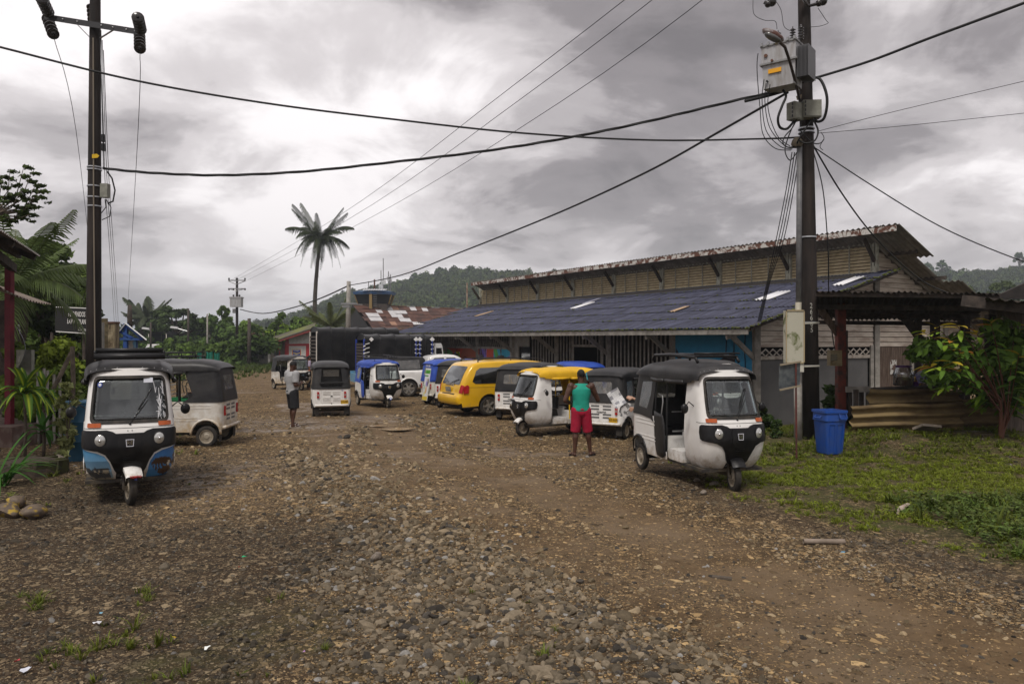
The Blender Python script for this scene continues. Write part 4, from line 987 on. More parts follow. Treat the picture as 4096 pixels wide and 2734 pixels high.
def tuk(x, y, rz, label, body=paint_w, vinyl=vinyl_k, rear='window', plate=None, rack=None, flap=None, steer=0, grille='bars', name_txt=None, extra=None, cowl=None, side_win=False, rearbody=None, lean=0):
 e = empty('auto_rickshaw', (x, y, gz(x, y)), R(rz), label, 'auto rickshaw', 'three-wheeled taxis parked on the gravel square')
 bk = body.name; rb = rearbody or body
 # ---- front shell with windscreen opening
 scr = rrect(-.545, .985, .545, 1.505, .07)
 top = .0
 out = []
 for z in (.30, .36, .45, .6, .75, .9, 1.05, 1.2, 1.35, 1.5, 1.55): out.append((SMAX(z)*(1 if z > .34 else .93), z))
 out += [(.46, 1.598), (.2, 1.61), (0, 1.612)]
 L_ = [(-p[0], p[1]) for p in reversed(out[:-1])]
 bot = [(-.60, .272), (-.42, .262), (-.26, .30), (-.20, .42), (-.19, .50), (.19, .50), (.20, .42), (.26, .30), (.42, .262), (.60, .272)]
 outer = out+L_+bot
 part(('fs', bk), 'front_cowl', [body], lambda: patch(outer, fshell, [scr], .055, 0, .014), e, ang=55)
 part('wsg', 'windscreen', [glass], lambda: patch(scr, fshell, (), .07, .004, .004), e, smooth=True)
 part('gask', 'windscreen_seal', [black_rubber], lambda: patch(rrect(-.56, .968, .56, 1.522, .075), fshell, [rrect(-.525, 1.005, .525, 1.487, .06)], .06, .012, .012), e, ang=50)
 msk = [(0, .862), (.19, .862), (.235, .885), (.32, .905), (.66, .902), (.70, .88), (.715, .80), (.70, .715), (.66, .695), (.44, .665), (.335, .62), (.275, .54), (.235, .44), (.19, .40), (0, .395)]
 msk = msk+[(-p[0], p[1]) for p in reversed(msk[1:-1])]
 part('mask', 'front_mask', [mask_b], lambda: patch(msk, fshell, (), .05, .013, .022), e, ang=45)
 ctr = [(0, .85), (.14, .85), (.165, .80), (.15, .66), (.10, .60), (-.10, .60), (-.15, .66), (-.165, .80), (-.14, .85)]
 part('ctr', 'mask_centre', [mask_b], lambda: patch(ctr, fshell, (), .05, .034, .012), e, ang=45)
 for i in range(3): part(('slot', i), 'vent_rib', [mask_b], lambda: patch([(-.10, .575-.022*i), (.10, .575-.022*i), (.095, .585-.022*i), (-.095, .585-.022*i)], fshell, (), .05, .035, .010), e)
 part('embl', 'emblem', [chrome], lambda: patch([(-.058, .795), (-.048, .71), (.048, .71), (.058, .795)], fshell, [[(-.047, .787), (-.04, .718), (.04, .718), (.047, .787)]], .05, .045, .008), e)
 p = fshell(0, .752, .050); text('RE', .062, chrome, p, (R(90), 0, 0), e, 1.1, .003, True)
 crease = lambda: patch([(-.80, .918), (.80, .918), (.80, .924), (-.80, .924)], fshell, (), .05, .012, .004)
 part('crease', 'body_seam', [black_print], crease, e)
 for sg in (-1, 1):
  c = fshell(sg*.40, .79, .03); lamp(e, c, (sg*.18, -1, 0), .072, 'hl')
  part(('ind', sg), 'indicator', [orange], lambda: patch(rrect(.40*1, .935, .585, .978, .012) if sg > 0 else [(-q[0], q[1]) for q in rrect(.40, .935, .585, .978, .012)], fshell, (), .05, .012, .016), e, ang=40)
  part(('riv', sg), 'screw', [steel], lambda: MB().ball(fshell(sg*.03, .892, .016), .008, 6, 4), e)
 part('wip', 'wiper', [mask_b], lambda: MB().tube([fshell(.0, .965, .025), fshell(.10, 1.07, .035), fshell(.26, 1.22, .034)], .006, 6).tube([fshell(.12, 1.12, .032), fshell(.33, 1.36, .026)], .010, 6).ball(fshell(0, .965, .02), .018, 8, 5), e)
 # ---- fork, fender, front wheel
 fw = bpy.data.objects.new('fork', None); COL.objects.link(fw); fw.parent = e; fw.location = (0, -1.02, 0); fw.rotation_euler = (0, 0, R(steer)); fw.empty_display_size = .05
 wheel(fw, (0, -.02, .205), .205, .10)
 part('forkm', 'fork_arm', [under], lambda: MB().tube([(-.085, .0, .62), (-.085, .01, .36), (-.085, -.02, .20)], .020, 8).tube([(-.085, .06, .50), (-.085, .05, .25)], .030, 8).bar((-.10, -.02, .205), (.07, -.02, .205), .04).tube([(-.085, 0, .6), (0, .03, .62)], .02, 6), fw, ang=40)
 def spring():
  m = MB(); m.tube([(-.085+.032*math.cos(a*.6), .055+.032*math.sin(a*.6), .28+a*.0035) for a in range(0, 64)], .005, 5); return m
 part('spr', 'coil_spring', [steel], spring, fw)
 def fend(sc=1):
  m = MB(); us = np.linspace(-1, 1, 9); vs = np.linspace(R(35), R(160), 12)
  def g(u, a, o=0):
   r = .262+.022*(1-u*u)+o; sp = .11-.03*max(0, math.cos(a-R(95)))*0
   return Vector((u*sp, -.02-r*math.cos(a)*1.05 if False else -.02+math.cos(a)*r*-1.0, .205+r*math.sin(a)))
  m.grid(lambda u, a: g(u, a), us, vs); m.grid(lambda u, a: g(u, a, -.008), us, vs)
  m.grid(lambda u, a: Vector((.11, g(1, a).y, g(1, a).z-.045*u)), [0, 1], vs); m.grid(lambda u, a: Vector((-.11, g(-1, a).y, g(-1, a).z-.045*u)), [0, 1], vs); return m
 part(('fend', bk if cowl is None else cowl.name), 'front_fender', [cowl or body], fend, fw, smooth=True)
 # ---- floor, partition, tub
 def floor_():
  m = MB(); m.box((-.56, -1.0, .27), (.56, .2, .31)); m.box((-.5, .2, .27), (.5, 1.15, .33)); m.box((-.08, -1.0, .2), (.08, 1.0, .27)); m.bar((-.58, .95, .205), (.58, .95, .205), .07); m.cyl((-.5, 1.1, .28), (.35, 1.12, .27), .05, 10); return m
 part('floor', 'chassis', [under], floor_, e)
 arch = []
 for i in range(13): a = math.pi*i/12; arch.append((sy(.95)-.265*math.cos(a)*-1, .25+.265*math.sin(a)))
 # outline along one side, s increasing forward
 side = [(0, .885), (sy(.30), .885), (sy(.20), .80), (sy(.13), .45), (sy(-.02), .40), (sy(-.02), .30), (sy(.20), .29)]
 a0 = [(sy(.95)+.265*math.cos(R(q)), .25+.265*math.sin(R(q))) for q in range(10, 171, 16)]
 side2 = side+[(sy(.68), .29)]+a0+[(sy(1.215)+.0, .30), (.60, .33), (0, .33)]
 full = [(p[0], p[1]) for p in side2]; full = full+[(-p[0], p[1]) for p in reversed(full[1:-1])]
 part(('tub', rb.name), 'rear_tub', [rb], lambda: patch(full, rshell, (), .075, -.012, .012), e, ang=50)
 def archlip():
  m = MB()
  for sg in (-1, 1):
   pts = [rshell(sg*(sy(.95)+.285*math.cos(R(q))), .25+.285*math.sin(R(q)), .008) for q in range(0, 181, 12)]
   m.tube(pts, .022, 6)
  return m
 part(('arch', rb.name if rb is paint_w2 else 'k'), 'wheel_arch', [mask_b if rb is not paint_w2 else rb], archlip, e, smooth=True)
 for zz_ in (.80, .745, .56, .51):
  part(('rib', zz_, rb.name), 'pressed_rib', [rb], lambda: patch([(sy(1.05), zz_), (sy(.28), zz_), (sy(.28), zz_+.012), (sy(1.05), zz_+.012)], rshell, (), .1, .0, .006, True), e)
 def bump_():
  m = MB(); m.tube([rshell(s, .375, .03) for s in np.linspace(-.56, .56, 11)], .035, 8); return m
 part(('bump', rb.name), 'rear_bumper', [rb], bump_, e, smooth=True)
 for sg in (-1, 1):
  wheel(e, (sg*.575, .95, .205), .205, .10)
  part(('mf', sg), 'mud_flap', [black_rubber], lambda: MB().box((sg*.50-.09, 1.185, .10), (sg*.50+.09, 1.192, .34)), e)
  part(('tl', sg), 'tail_light', [redl], lambda: patch(rrect(.415, .60, .485, .79, .015) if sg > 0 else [(-q[0], q[1]) for q in rrect(.415, .60, .485, .79, .015)], rshell, (), .06, .0, .03), e, ang=40)
  part(('tlw', sg), 'reverse_lens', [lensw], lambda: patch([(sg*q[0], q[1]) for q in rrect(.43, .66, .47, .72, .008)], rshell, (), .06, .031, .002), e)
  part(('mir', sg), 'mirror', [mask_b], lambda: MB().tube([fshell(sg*.83, 1.12, .0), fshell(sg*.83, 1.16, .10), fshell(sg*.83, 1.08, .17)], .008, 6).ball(fshell(sg*.83, 1.05, .19), .068, 12, 8, (1, .5, 1)), e, smooth=True)
 if grille == 'bars':      # pressed tailgate with slots
  part(('tg', rb.name), 'tailgate', [rb], lambda: patch(rrect(-.34, .42, .34, .845, .02), rshell, [rrect(-.335, .425, .335, .84, .02)], .08, .0, .008), e)
  for sg in (-1, 1):
   for zz_ in (.775, .70, .575, .50):
    part(('gs', sg, zz_), 'vent_slot', [M('slot_grey', (.12, .12, .12), .6)], lambda: patch([(sg*q[0], q[1]) for q in rrect(.05, zz_, .30, zz_+.04, .018)], rshell, (), .08, .001, .003), e)
 else:
  part(('tg2', rb.name), 'tailgate', [rb], lambda: patch(rrect(-.36, .46, .36, .86, .02), rshell, [rrect(-.352, .468, .352, .852, .02)], .08, .0, .008), e)
  for sg in (-1, 1):
   for zz_ in (.79, .76, .73, .70, .60, .57, .54, .51):
    part(('gl', sg, zz_, rb.name), 'pressed_rib', [rb], lambda: patch([(sg*q[0], q[1]) for q in rrect(.04, zz_, .29, zz_+.012, .005)], rshell, (), .08, .0, .010), e)
  part('tgl', 'latch', [black_print], lambda: MB().box((-.03, 1.25, .64), (.03, 1.265, .67)).box((-.015, 1.25, .40), (.015, 1.265, .44)).box((-.36, 1.25, .40), (-.33, 1.265, .44)), e)
 if name_txt: text(name_txt, .062, black_print, rshell(0, .645, .006), (R(90), 0, R(180)), e, 1.25, .002, True, .35)
 if plate:
  px = -.36 if plate != '017-ABP' else -.43
  o = part(('pl',), 'number_plate', [plate_y], lambda: MB().box((-.125, 0, -.055), (.125, .008, .055)), e); o.location = (px, 1.262, .475)
  text(plate, .085, black_print, (px, 1.272, .475), (R(90), 0, R(180)), e, .78, .001, True)
 # ---- cabin: bulkhead, seats, handlebar
 def seats():
  m = MB(); m.cbox((0, -.22, .56), (.42, .34, .16), None, .85); m.cbox((0, -.06, .80), (.40, .08, .30), Euler((R(-8), 0, 0)), .85); return m
 part('s1', 'driver_seat', [seat_m], seats, e, ang=40)
 part('s2', 'passenger_seat', [seat_m], lambda: MB().cbox((0, .74, .60), (1.12, .50, .16), None, .95).cbox((0, 1.03, .86), (1.10, .12, .46), Euler((R(-10), 0, 0)), .95), e, ang=40)
 part(('eng', body.name), 'engine_box', [body], lambda: MB().box((-.575, .08, .31), (-.20, .16, .62)).box((.20, .08, .31), (.575, .16, .62)).box((-.2, .10, .31), (.2, .16, .70)).box((-.575, -.42, .31), (.575, -.02, .46)), e)
 part('dash', 'dashboard', [mask_b], lambda: MB().cbox((0, -.98, .90), (1.02, .14, .16)).tube([(-.30, -.78, 1.0), (-.08, -.82, 1.02), (.08, -.82, 1.02), (.30, -.78, 1.0)], .014, 6).cyl((0, -.83, 1.01), (0, -1.0, .5), .03, 8).cbox((0, -.86, 1.05), (.14, .08, .07)), e, ang=40)
 part(('post', vinyl.name), 'frame_post', [vinyl if vinyl is vinyl_y else black_metal], lambda: MB().tube([(-.585, .06, .31), (-.575, .06, 1.0), (-.56, .06, 1.52)], .018, 6), e, ang=40)
 for q_ in ((.585, .06, .31), (-.60, .42, .86), (.60, .42, .86)): part(('post', vinyl.name, q_), 'frame_post', [vinyl if vinyl is vinyl_y else black_metal], lambda: MB().tube([q_, (q_[0]*.96, q_[1], 1.52)], .017, 6), e, ang=40)
 part('rail', 'grab_rail', [steel], lambda: MB().tube([(-.5, .0, .70), (.5, .0, .70)], .012, 6).tube([(-.5, .02, .98), (.5, .02, .98)], .010, 6).tube([(-.60, .22, .88), (-.59, .17, 1.12), (-.58, .20, 1.2), (-.57, .35, 1.22)], .012, 6).tube([(.60, .22, .88), (.59, .17, 1.12), (.58, .20, 1.2), (.57, .35, 1.22)], .012, 6), e, ang=40)
 # ---- canopy
 def roof_():
  m = MB(); us = list(np.linspace(-1, 1, 25)); vs = [-.868, -.855, -.83, -.80, -.7, -.55, -.4, -.25, -.1, .05, .2, .35, .5, .65, .8, .95, 1.04, 1.10, 1.16, 1.2]
  m.grid(lambda u, v: roof_pt(u, v), us, vs); m.grid(lambda u, v: roof_pt(u, v, -.012), us, vs); return m
 part(('roof', vinyl.name), 'roof_canopy', [vinyl], roof_, e, smooth=True)
 def val():
  m = MB()
  for sg in (-1, 1):
   m.grid(lambda u, v: Vector((sg*(ip(u, [-.8, -.5, .2, .9], [.575, .60, .635, .625])+.004), u, 1.485-v*(.055+.012*math.sin(u*11)))), list(np.linspace(-.72, .56, 22)), [0, .5, 1])
   m.tube([(sg*.60, -.50, 1.435), (sg*.625, -.2, 1.43), (sg*.625, .02, 1.435)], .030, 8); m.tube([(sg*.635, .09, 1.43), (sg*.64, .3, 1.425), (sg*.63, .50, 1.44)], .030, 8)
  return m
 part(('val', vinyl.name), 'rolled_curtain', [vinyl], val, e, smooth=True)
 part('snap', 'roof_studs', [steel], lambda: [MB()][0].add([], []) if False else _studs(), e)
 # rear quarter: wraps round the back from z .88 to 1.5
 back_hole = {'window': [rrect(-.33, 1.10, .33, 1.38, .05)], 'open': [rrect(-.38, .93, .38, 1.50, .08)], 'wide': [rrect(-.42, 1.12, .42, 1.40, .06)], 'slant': [rrect(-.30, 1.12, .30, 1.36, .05)]}[rear]
 sidew = [[(sy(.98), 1.0), (sy(.66), .98), (sy(.60), 1.2), (sy(.62), 1.40), (sy(.98), 1.38)]] if side_win else []
 if side_win == 'heart': sidew = [[(sy(.86)+.21*math.cos(a)*(1.0 if math.sin(a) > 0 else .8), 1.20+(.17 if math.sin(a) > 0 else .24)*math.sin(a)) for a in np.linspace(0, 2*math.pi, 17)[:-1]]]
 hs = back_hole+sidew+[[(-p[0], p[1]) for p in w] for w in sidew]
 qo = [(0, 1.53), (sy(.62), 1.51), (sy(.68), 1.2), (sy(.72), 1.0), (sy(.50) if rear != 'open' else sy(.6), .87), (0, .87)] if not side_win else [(0, 1.53), (sy(.50), 1.51), (sy(.48), 1.2), (sy(.46), .94), (sy(.40), .80), (sy(.5), .84), (sy(.9), .87), (0, .87)]
 qf = qo+[(-p[0], p[1]) for p in reversed(qo[1:-1])]
 part(('q', vinyl.name, rear, str(side_win)), 'rear_canopy', [vinyl], lambda: patch(qf, rshell, hs, .085, .004, .010), e, ang=60)
 part(('bw', rear, str(side_win)), 'rear_window', [clearv], lambda: patch(back_hole[0], rshell, (), .1, .006, .004), e) if rear != 'open' else None
 for w in sidew:
  for sg in (-1, 1): part(('sw', sg, str(side_win)), 'side_window', [clearv], lambda: patch([(sg*p[0], p[1]) for p in w], rshell, (), .1, .006, .004), e)
 if rear == 'open':
  part('orack', 'rear_rail', [black_metal], lambda: MB().tube([(-.42, 1.27, 1.06), (.42, 1.27, 1.06)], .016, 6).tube([(-.44, 1.27, .90), (.44, 1.27, .90)], .016, 6), e)
  for i in range(7): part(('orb', i), 'rail_bar', [black_metal], lambda: MB().bar((-.33+.11*i, 1.27, .90), (-.30+.10*i, 1.27, 1.06), .014), e)
  part('owin', 'inner_window', [clearv], lambda: MB().box((-.27, 1.0, 1.24), (.27, 1.006, 1.44)), e)
  part('owf', 'inner_curtain', [vinyl_k], lambda: patch(rrect(-.5, .88, .5, 1.52, .05), lambda s, z, o: Vector((s, .98+o, z)), [rrect(-.27, 1.24, .27, 1.44, .04)], .1, 0, .006), e)
 if flap is not None:
  for sg in (-1, 1):
   part(('flap', sg, flap.name), 'door_flap', [flap], lambda: patch([(.0, .97), (.30, .93), (.34, .80), (.33, .36), (.24, .31), (.05, .33), (.0, .40), (-.05, .60)], lambda s, z, o: Vector((sg*(.635+o+.015*math.sin(s*9)), .38-s-.12*(.9-z), z)), (), .09, 0, .014), e, smooth=True)
 if rack == 'pipe':
  def rk():
   m = MB()
   for x_ in (-.40, .40): m.tube([(x_, -.62, 1.68), (x_, -.55, 1.745), (x_, .2, 1.77), (x_, .78, 1.755), (x_, .86, 1.68)], .024, 8)
   for y_ in (-.55, -.28, 0, .28, .56, .78): m.tube([(-.42, y_, 1.755), (.42, y_, 1.755)], .018, 6)
   for x_ in (-.14, .14): m.tube([(x_, -.55, 1.775), (x_, .78, 1.775)], .016, 6)
   m.tube([(-.44, -.58, 1.80), (.44, -.58, 1.80)], .015, 6)
   return m
  part('rk1', 'roof_rack', [black_metal], rk, e, smooth=True).location = (0, 0, .035)
 if rack == 'box':
  def rk():
   m = MB(); m.tube([(-.46, -.80, 1.755), (.46, -.80, 1.755)], .038, 10); m.tube([(-.44, -.72, 1.83), (.44, -.72, 1.83)], .028, 10)
   for x_ in (-.45, .45): m.bar((x_, -.75, 1.80), (x_, .55, 1.80), .03, .05)
   m.tube([(-.45, .55, 1.80), (.45, .55, 1.80)], .028, 8);
   for y_ in (-.45, -.15, .15): m.tube([(-.45, y_, 1.775), (.45, y_, 1.775)], .012, 6)
   return m
  part('rk2', 'roof_rack', [black_metal], rk, e, smooth=True)
 if rack == 'flat':
  def rk():
   m = MB()
   for x_ in (-.46, .46): m.tube([(x_, -.80, 1.86), (x_, .75, 1.86)], .016, 6); m.tube([(x_, -.80, 1.77), (x_, .75, 1.77)], .016, 6)
   for y_ in np.linspace(-.80, .75, 6): m.tube([(-.46, y_, 1.78), (.46, y_, 1.78)], .014, 6); m.tube([(-.46, y_, 1.77), (-.46, y_, 1.86)], .012, 6); m.tube([(.46, y_, 1.77), (.46, y_, 1.86)], .012, 6)
   m.tube([(-.46, -.80, 1.86), (.46, -.80, 1.86)], .016, 6)
   for y_ in (-.6, .6):
    for x_ in (-.4, .4): m.tube([(x_, y_, 1.66), (x_, y_, 1.78)], .012, 6)
   return m
  part('rk3', 'roof_rack', [black_metal], rk, e, smooth=True)
 e.scale = (.90, 1, 1.015)
 if lean: e.rotation_euler = (0, R(lean), R(rz))
 return e
def _studs():
 m = MB()
 for u in np.linspace(-.62, .62, 8): m.ball(roof_pt(u, -.84, .004), .010, 6, 4)
 return m
def place(px_c, Y, rz, dy=-1.02):
 "origin so that the point dy along the vehicle stands at image column px_c and distance Y"
 X = (px_c-CX)/F*Y; a = R(rz); return X-(-math.sin(a)*dy), Y-math.cos(a)*dy
# ---- the individual vehicles
x, y = place(130, 9.2, 27)
tk = tuk(x, y, 27, 'white auto rickshaw with sky and eagle prints on its nose and a cracked windscreen', rack='box', steer=14)
tk.scale = (.86, 1, 1.03)
def skyprint(S, Z):
 c = np.zeros(S.shape+(3,)); k = np.clip((Z-.30)/.40, 0, 1)[..., None]; c[:] = np.array([.06, .26, .50])*k+np.array([.26, .36, .42])*(1-k)
 blk = fbm(S*14, Z*16, 3, 3); c[(Z < .46+.06*(blk-.5)) & (S < -.30)] = np.array([.05, .055, .06]); c[(Z < .345+.05*(blk-.4)) | ((Z < .44) & (blk > .66))] = np.array([.30, .26, .19])
 c[(np.abs(S+.70) < .03) & (Z > .4) & (Z < .62) & (blk > .4)] = np.array([.02, .03, .05]); return c
def eagle(S, Z):
 c = np.zeros(S.shape+(3,)); k = np.clip((Z-.28)/.44, 0, 1)[..., None]; c[:] = np.array([.035, .13, .36])*k+np.array([.05, .20, .42])*(1-k)
 br = np.array([.055, .028, .015]); st = (np.sin(np.arctan2(Z-.60, S-.36)*26) > -.1)
 wing = ((S-.47)/.16)**2+((Z-.475)/.085)**2 < 1; c[wing & (st | (Z > .47))] = br; wing2 = (np.abs(S-.70-(Z-.5)*.12) < .045+.03*np.sin(Z*70)) & (Z > .36); c[wing2] = br
 c[(((S-.56)/.12)**2+((Z-.385)/.05)**2 < 1)] = br*1.3; c[(((S-.575)/.025)**2+((Z-.475)/.03)**2 < 1)] = np.array([.55, .5, .42])
 c[(Z < .305)] = np.array([.28, .22, .14]); return c
prt = Mattr('vinyl_print', .4, grain=.15, gscale=8)
def clipped(fn, inside):
 def g(s, z): return fn(s, z, .017) if inside(s, z) else fn(s, z, -.01)
 return g
low = [(.80, .70), (.70, .69), (.46, .645), (.35, .60), (.29, .52), (.27, .44), (.27, .34), (.30, .285), (.60, .285), (.78, .30)]
for sg, fnc, lb in ((-1, skyprint, 'photo print of sky and beach'), (1, eagle, 'photo print of an eagle on blue')):
 Vp, Fp = cdt([(sg*p[0], p[1]) for p in low], (), .022)
 me = bpy.data.meshes.new('print'); me.from_pydata([fshell(a, b_, .0175) for a, b_ in Vp], [], Fp)
 cs = np.array([(sum(Vp[i][0] for i in f)/len(f), sum(Vp[i][1] for i in f)/len(f)) for f in Fp]); cc = fnc(cs[:, 0], cs[:, 1]); colour_attr(me, np.repeat(cc, [len(f) for f in Fp], axis=0))
 me.materials.append(prt); o = link('print', me, tk); o['label'] = lb
fk = [c for c in tk.children if c.name.startswith('fork')][0]
text('TORITO', .040, M('print_red', (.45, .02, .02), .5), (.0, -.293, .365), (R(60), 0, 0), fk, 1.0, .001, True); text('RE', .026, M('print_navy', (.02, .03, .15), .5), (.0, -.305, .335), (R(65), 0, 0), fk, 1.2, .001, True)
ck = MB()                                                                     # taped crack in the screen
for i in range(26):
 s0 = random.uniform(.40, .53); z0 = random.uniform(1.02, 1.40); ck.tube([fshell(s0, z0, .016), fshell(s0+random.uniform(-.05, .03), z0+random.uniform(-.08, .08), .016), fshell(s0+random.uniform(-.04, .02), z0+random.uniform(-.12, .12), .016)], random.uniform(.0015, .004), 4)
o = ck.build('cracked_glass_tape', [M('tape_white', (.7, .7, .72), .3)], tk); o['kind'] = 'stuff'
def disc(parent, c, r, mats, rot, key, name='sticker'):
 o = part(key, name, mats, lambda: _disc(r), parent); o.location = c; o.rotation_euler = rot; return o
def _disc(r):
 m = MB(); m.poly([(r*math.cos(a), 0, r*math.sin(a)) for a in np.linspace(0, 2*math.pi, 21)[:-1]]); m.m = 1
 m.poly([(r*.62*math.cos(a), -.002, r*.62*math.sin(a)) for a in np.linspace(0, 2*math.pi, 21)[:-1]]); return m
st_b = M('sticker_blue', (.03, .06, .28), .4); st_w = M('sticker_white', (.6, .62, .68), .4)
disc(tk, fshell(-.46, 1.42, .018), .032, [st_b, st_w], (R(-14), 0, R(-8)), 'stk')
o = MB().box((-.06, 0, -.03), (.06, .002, .03)).build('sticker', [st_w], tk); o.location = fshell(.29, 1.465, .018); o.rotation_euler = (R(-14), 0, 0)
x, y = place(215.5, 15.3, -86, .95)
t2 = tuk(x, y, -86, 'muddy white auto rickshaw with black rear canopy, side-on behind the eagle-print rickshaw', body=paint_w2, rear='window', rearbody=paint_w2)
x, y = -8.0, 17.4
t3 = tuk(x, y, -83, 'green auto rickshaw with long roof rack, standing behind the muddy white one', body=paint_g, rack='flat', vinyl=vinyl_k)
o = MB().grid(lambda u, v: roof_pt(u, v, .006), list(np.linspace(-.8, .8, 13)), list(np.linspace(-.6, .55, 8))).build('roof_panel', [vinyl_g], t3, smooth=True)
x, y = place(301.5, 37, 42)
t4 = tuk(x, y, 42, 'distant muddy white auto rickshaw with black canopy in front of the fire station', body=paint_w2, rearbody=paint_w2)
x, y = place(331, 23.4, 197, .95)
t5 = tuk(x, y, 197, 'white auto rickshaw seen from behind, open rear canopy and yellow plate 017-ABP', rear='open', plate='017-ABP', grille='louvre', rearbody=M('paint_white_rusty', (.70, .68, .65), .4, (.50, .42, .34), 5, coat=.2, mud=(.30, (.36, .24, .13)), lo=.55, hi=.85))
disc(t5, rshell(-.36, .83, .006), .028, [st_b, st_w], (0, 0, R(180)), 'stk2')
x, y = place(388, 27, 28)
t6 = tuk(x, y, 28, 'white auto rickshaw with blue canopy, blue door flaps and black roof rack', vinyl=vinyl_b, flap=vinyl_b, rack='flat', side_win=True)
fk = [c for c in t6.children if c.name.startswith('fork')][0]
disc(fk, (0, -.298, .355), .05, [st_b, st_w], (R(-28), 0, 0), 'stk3')
x, y = place(427.5, 28.6, 122, 1.2)
t7 = tuk(x, y, 122, 'white auto rickshaw with bright blue canopy and oval side window, advert board on its back', vinyl=vinyl_b, side_win='heart', body=paint_w2, rearbody=M('paint_cream', (.62, .60, .54), .4, (.5, .46, .38), 4, coat=.2, mud=(.36, (.42, .33, .2))))
text('TUK TUK', .12, white_print, rshell(0, 1.45, .018), (R(82), 0, R(180)), t7, .9, .002, True)
text('07', .20, black_print, rshell(sy(.75), .62, .006), (R(90), 0, R(90)), t7, .8, .002, True)
ad = Mattr('advert_print', .5)
def advert(U, Vv):
 c = np.ones(U.shape+(3,))*.62; c[Vv < .16] = [.62, .45, .03]; c[(Vv > 1.0) & (Vv < 1.15)] = [.10, .32, .04]; c[(Vv > .90) & (Vv < .95) & (U < .1)] = [.08, .25, .04]
 for (a, b_, r1, r2, col) in ((.02, .62, .07, .13, (.25, .2, .45)), (.03, .78, .035, .045, (.3, .15, .1)), (.02, .40, .08, .14, (.6, .35, .15)), (.14, .68, .05, .16, (.05, .03, .03)), (-.14, .5, .04, .1, (.3, .5, .3)), (-.1, .25, .05, .08, (.6, .55, .1))):
  c[((U-a)/r1)**2+((Vv-b_)/r2)**2 < 1] = col
 return c
bd = MB().box((-.24, 0, 0), (.24, .025, 1.2)).build('advert_board', [white_print], t7); bd.location = (-.10, 1.36, .16); bd.rotation_euler = (R(9), 0, 0)
o = painting('advert_print', ad, lambda u, v: Vector((-u, .028, v)), advert, np.linspace(-.23, .23, 40), np.linspace(.01, 1.19, 90), bd)
text('LAVINSKY', .13, M('print_green', (.06, .30, .03), .5), (0, .031, 1.06), (R(90), 0, R(180)), bd, .62, .001, True)
x, y = place(448, 26.8, 150, 1.2)
t8 = tuk(x, y, 150, 'black-canopied white auto rickshaw squeezed between the blue-canopied one and the yellow van', side_win=True)
for k in range(4):
 o = MB().box((-.02, 0, -.14), (.02, .003, .14)).build('canopy_stripe', [white_print], t8); o.location = rshell(sy(.95)-.06+.09*k, 1.22, .016); o.rotation_euler = (0, R(14), R(-90))
x, y = place(512, 22.6, 158, 1.2)
t9 = tuk(x, y, 158, 'white auto rickshaw with black canopy and slotted tailgate, rear towards us beside the yellow van', name_txt='TORITO', side_win=True)
x, y = place(523.2, 19.0, -56)
t10 = tuk(x, y, -56, 'white auto rickshaw with yellow canopy facing left behind the man in green', vinyl=vinyl_y, rear='wide')
x, y = place(555, 23.4, 30)
t11 = tuk(x, y, 30, 'white auto rickshaw half hidden behind the yellow-canopied one', vinyl=vinyl_k)
x, y = place(592, 24.5, 200, 1.2)
t12 = tuk(x, y, 200, 'auto rickshaw whose blue canopy shows above the yellow-canopied one', vinyl=vinyl_b, rear='wide')
x, y = place(601, 18.4, 150, 1.25)
t13 = tuk(x, y, 150, 'white auto rickshaw with black canopy and yellow plate 963-AAN, rear towards us', name_txt='TORITO', plate='963-AAN', side_win=True)
x, y = place(733.5, 10.15, 14)
t14 = tuk(x, y, 14, 'large white auto rickshaw with tubular roof rack on the grass edge, front wheel turned', rack='pipe', flap=vinyl_k, steer=-13, cowl=mask_b, side_win=True); t14.scale = (.80, 1, 1.015)
x, y = place(728, 17.0, 20)
t15 = tuk(x, y, 20, 'black-canopied auto rickshaw mostly hidden behind the large one with the tubular rack', vinyl=vinyl_k)
# ================================================================== CARS, VAN AND LORRIES  (front = -Y)
def offset_in(prof, d):
 out = []
 for i, p in enumerate(prof):
  a = prof[max(0, i-1)]; b_ = prof[min(len(prof)-1, i+1)]; ty, tz = b_[0]-a[0], b_[1]-a[1]; L = math.hypot(ty, tz) or 1
  out.append((p[0]-(-tz/L)*d*-1*-1 if False else p[0]+(tz/L)*d*-1*-1, p[1]-(ty/L)*d*-1*-1))
 return out
def chaikin(p, n=2):
 for _ in range(n):
  q = [p[0]]
  for a, b_ in zip(p[:-1], p[1:]): q += [(a[0]*.75+b_[0]*.25, a[1]*.75+b_[1]*.25), (a[0]*.25+b_[0]*.75, a[1]*.25+b_[1]*.75)]
  q.append(p[-1]); p = q
 return p
def resamp(p, step):
 out = [p[0]]; acc = 0
 for a, b_ in zip(p[:-1], p[1:]):
  L = math.hypot(b_[0]-a[0], b_[1]-a[1]); k = max(1, int(L/step))
  for j in range(1, k+1): out.append((a[0]+(b_[0]-a[0])*j/k, a[1]+(b_[1]-a[1])*j/k))
 return out
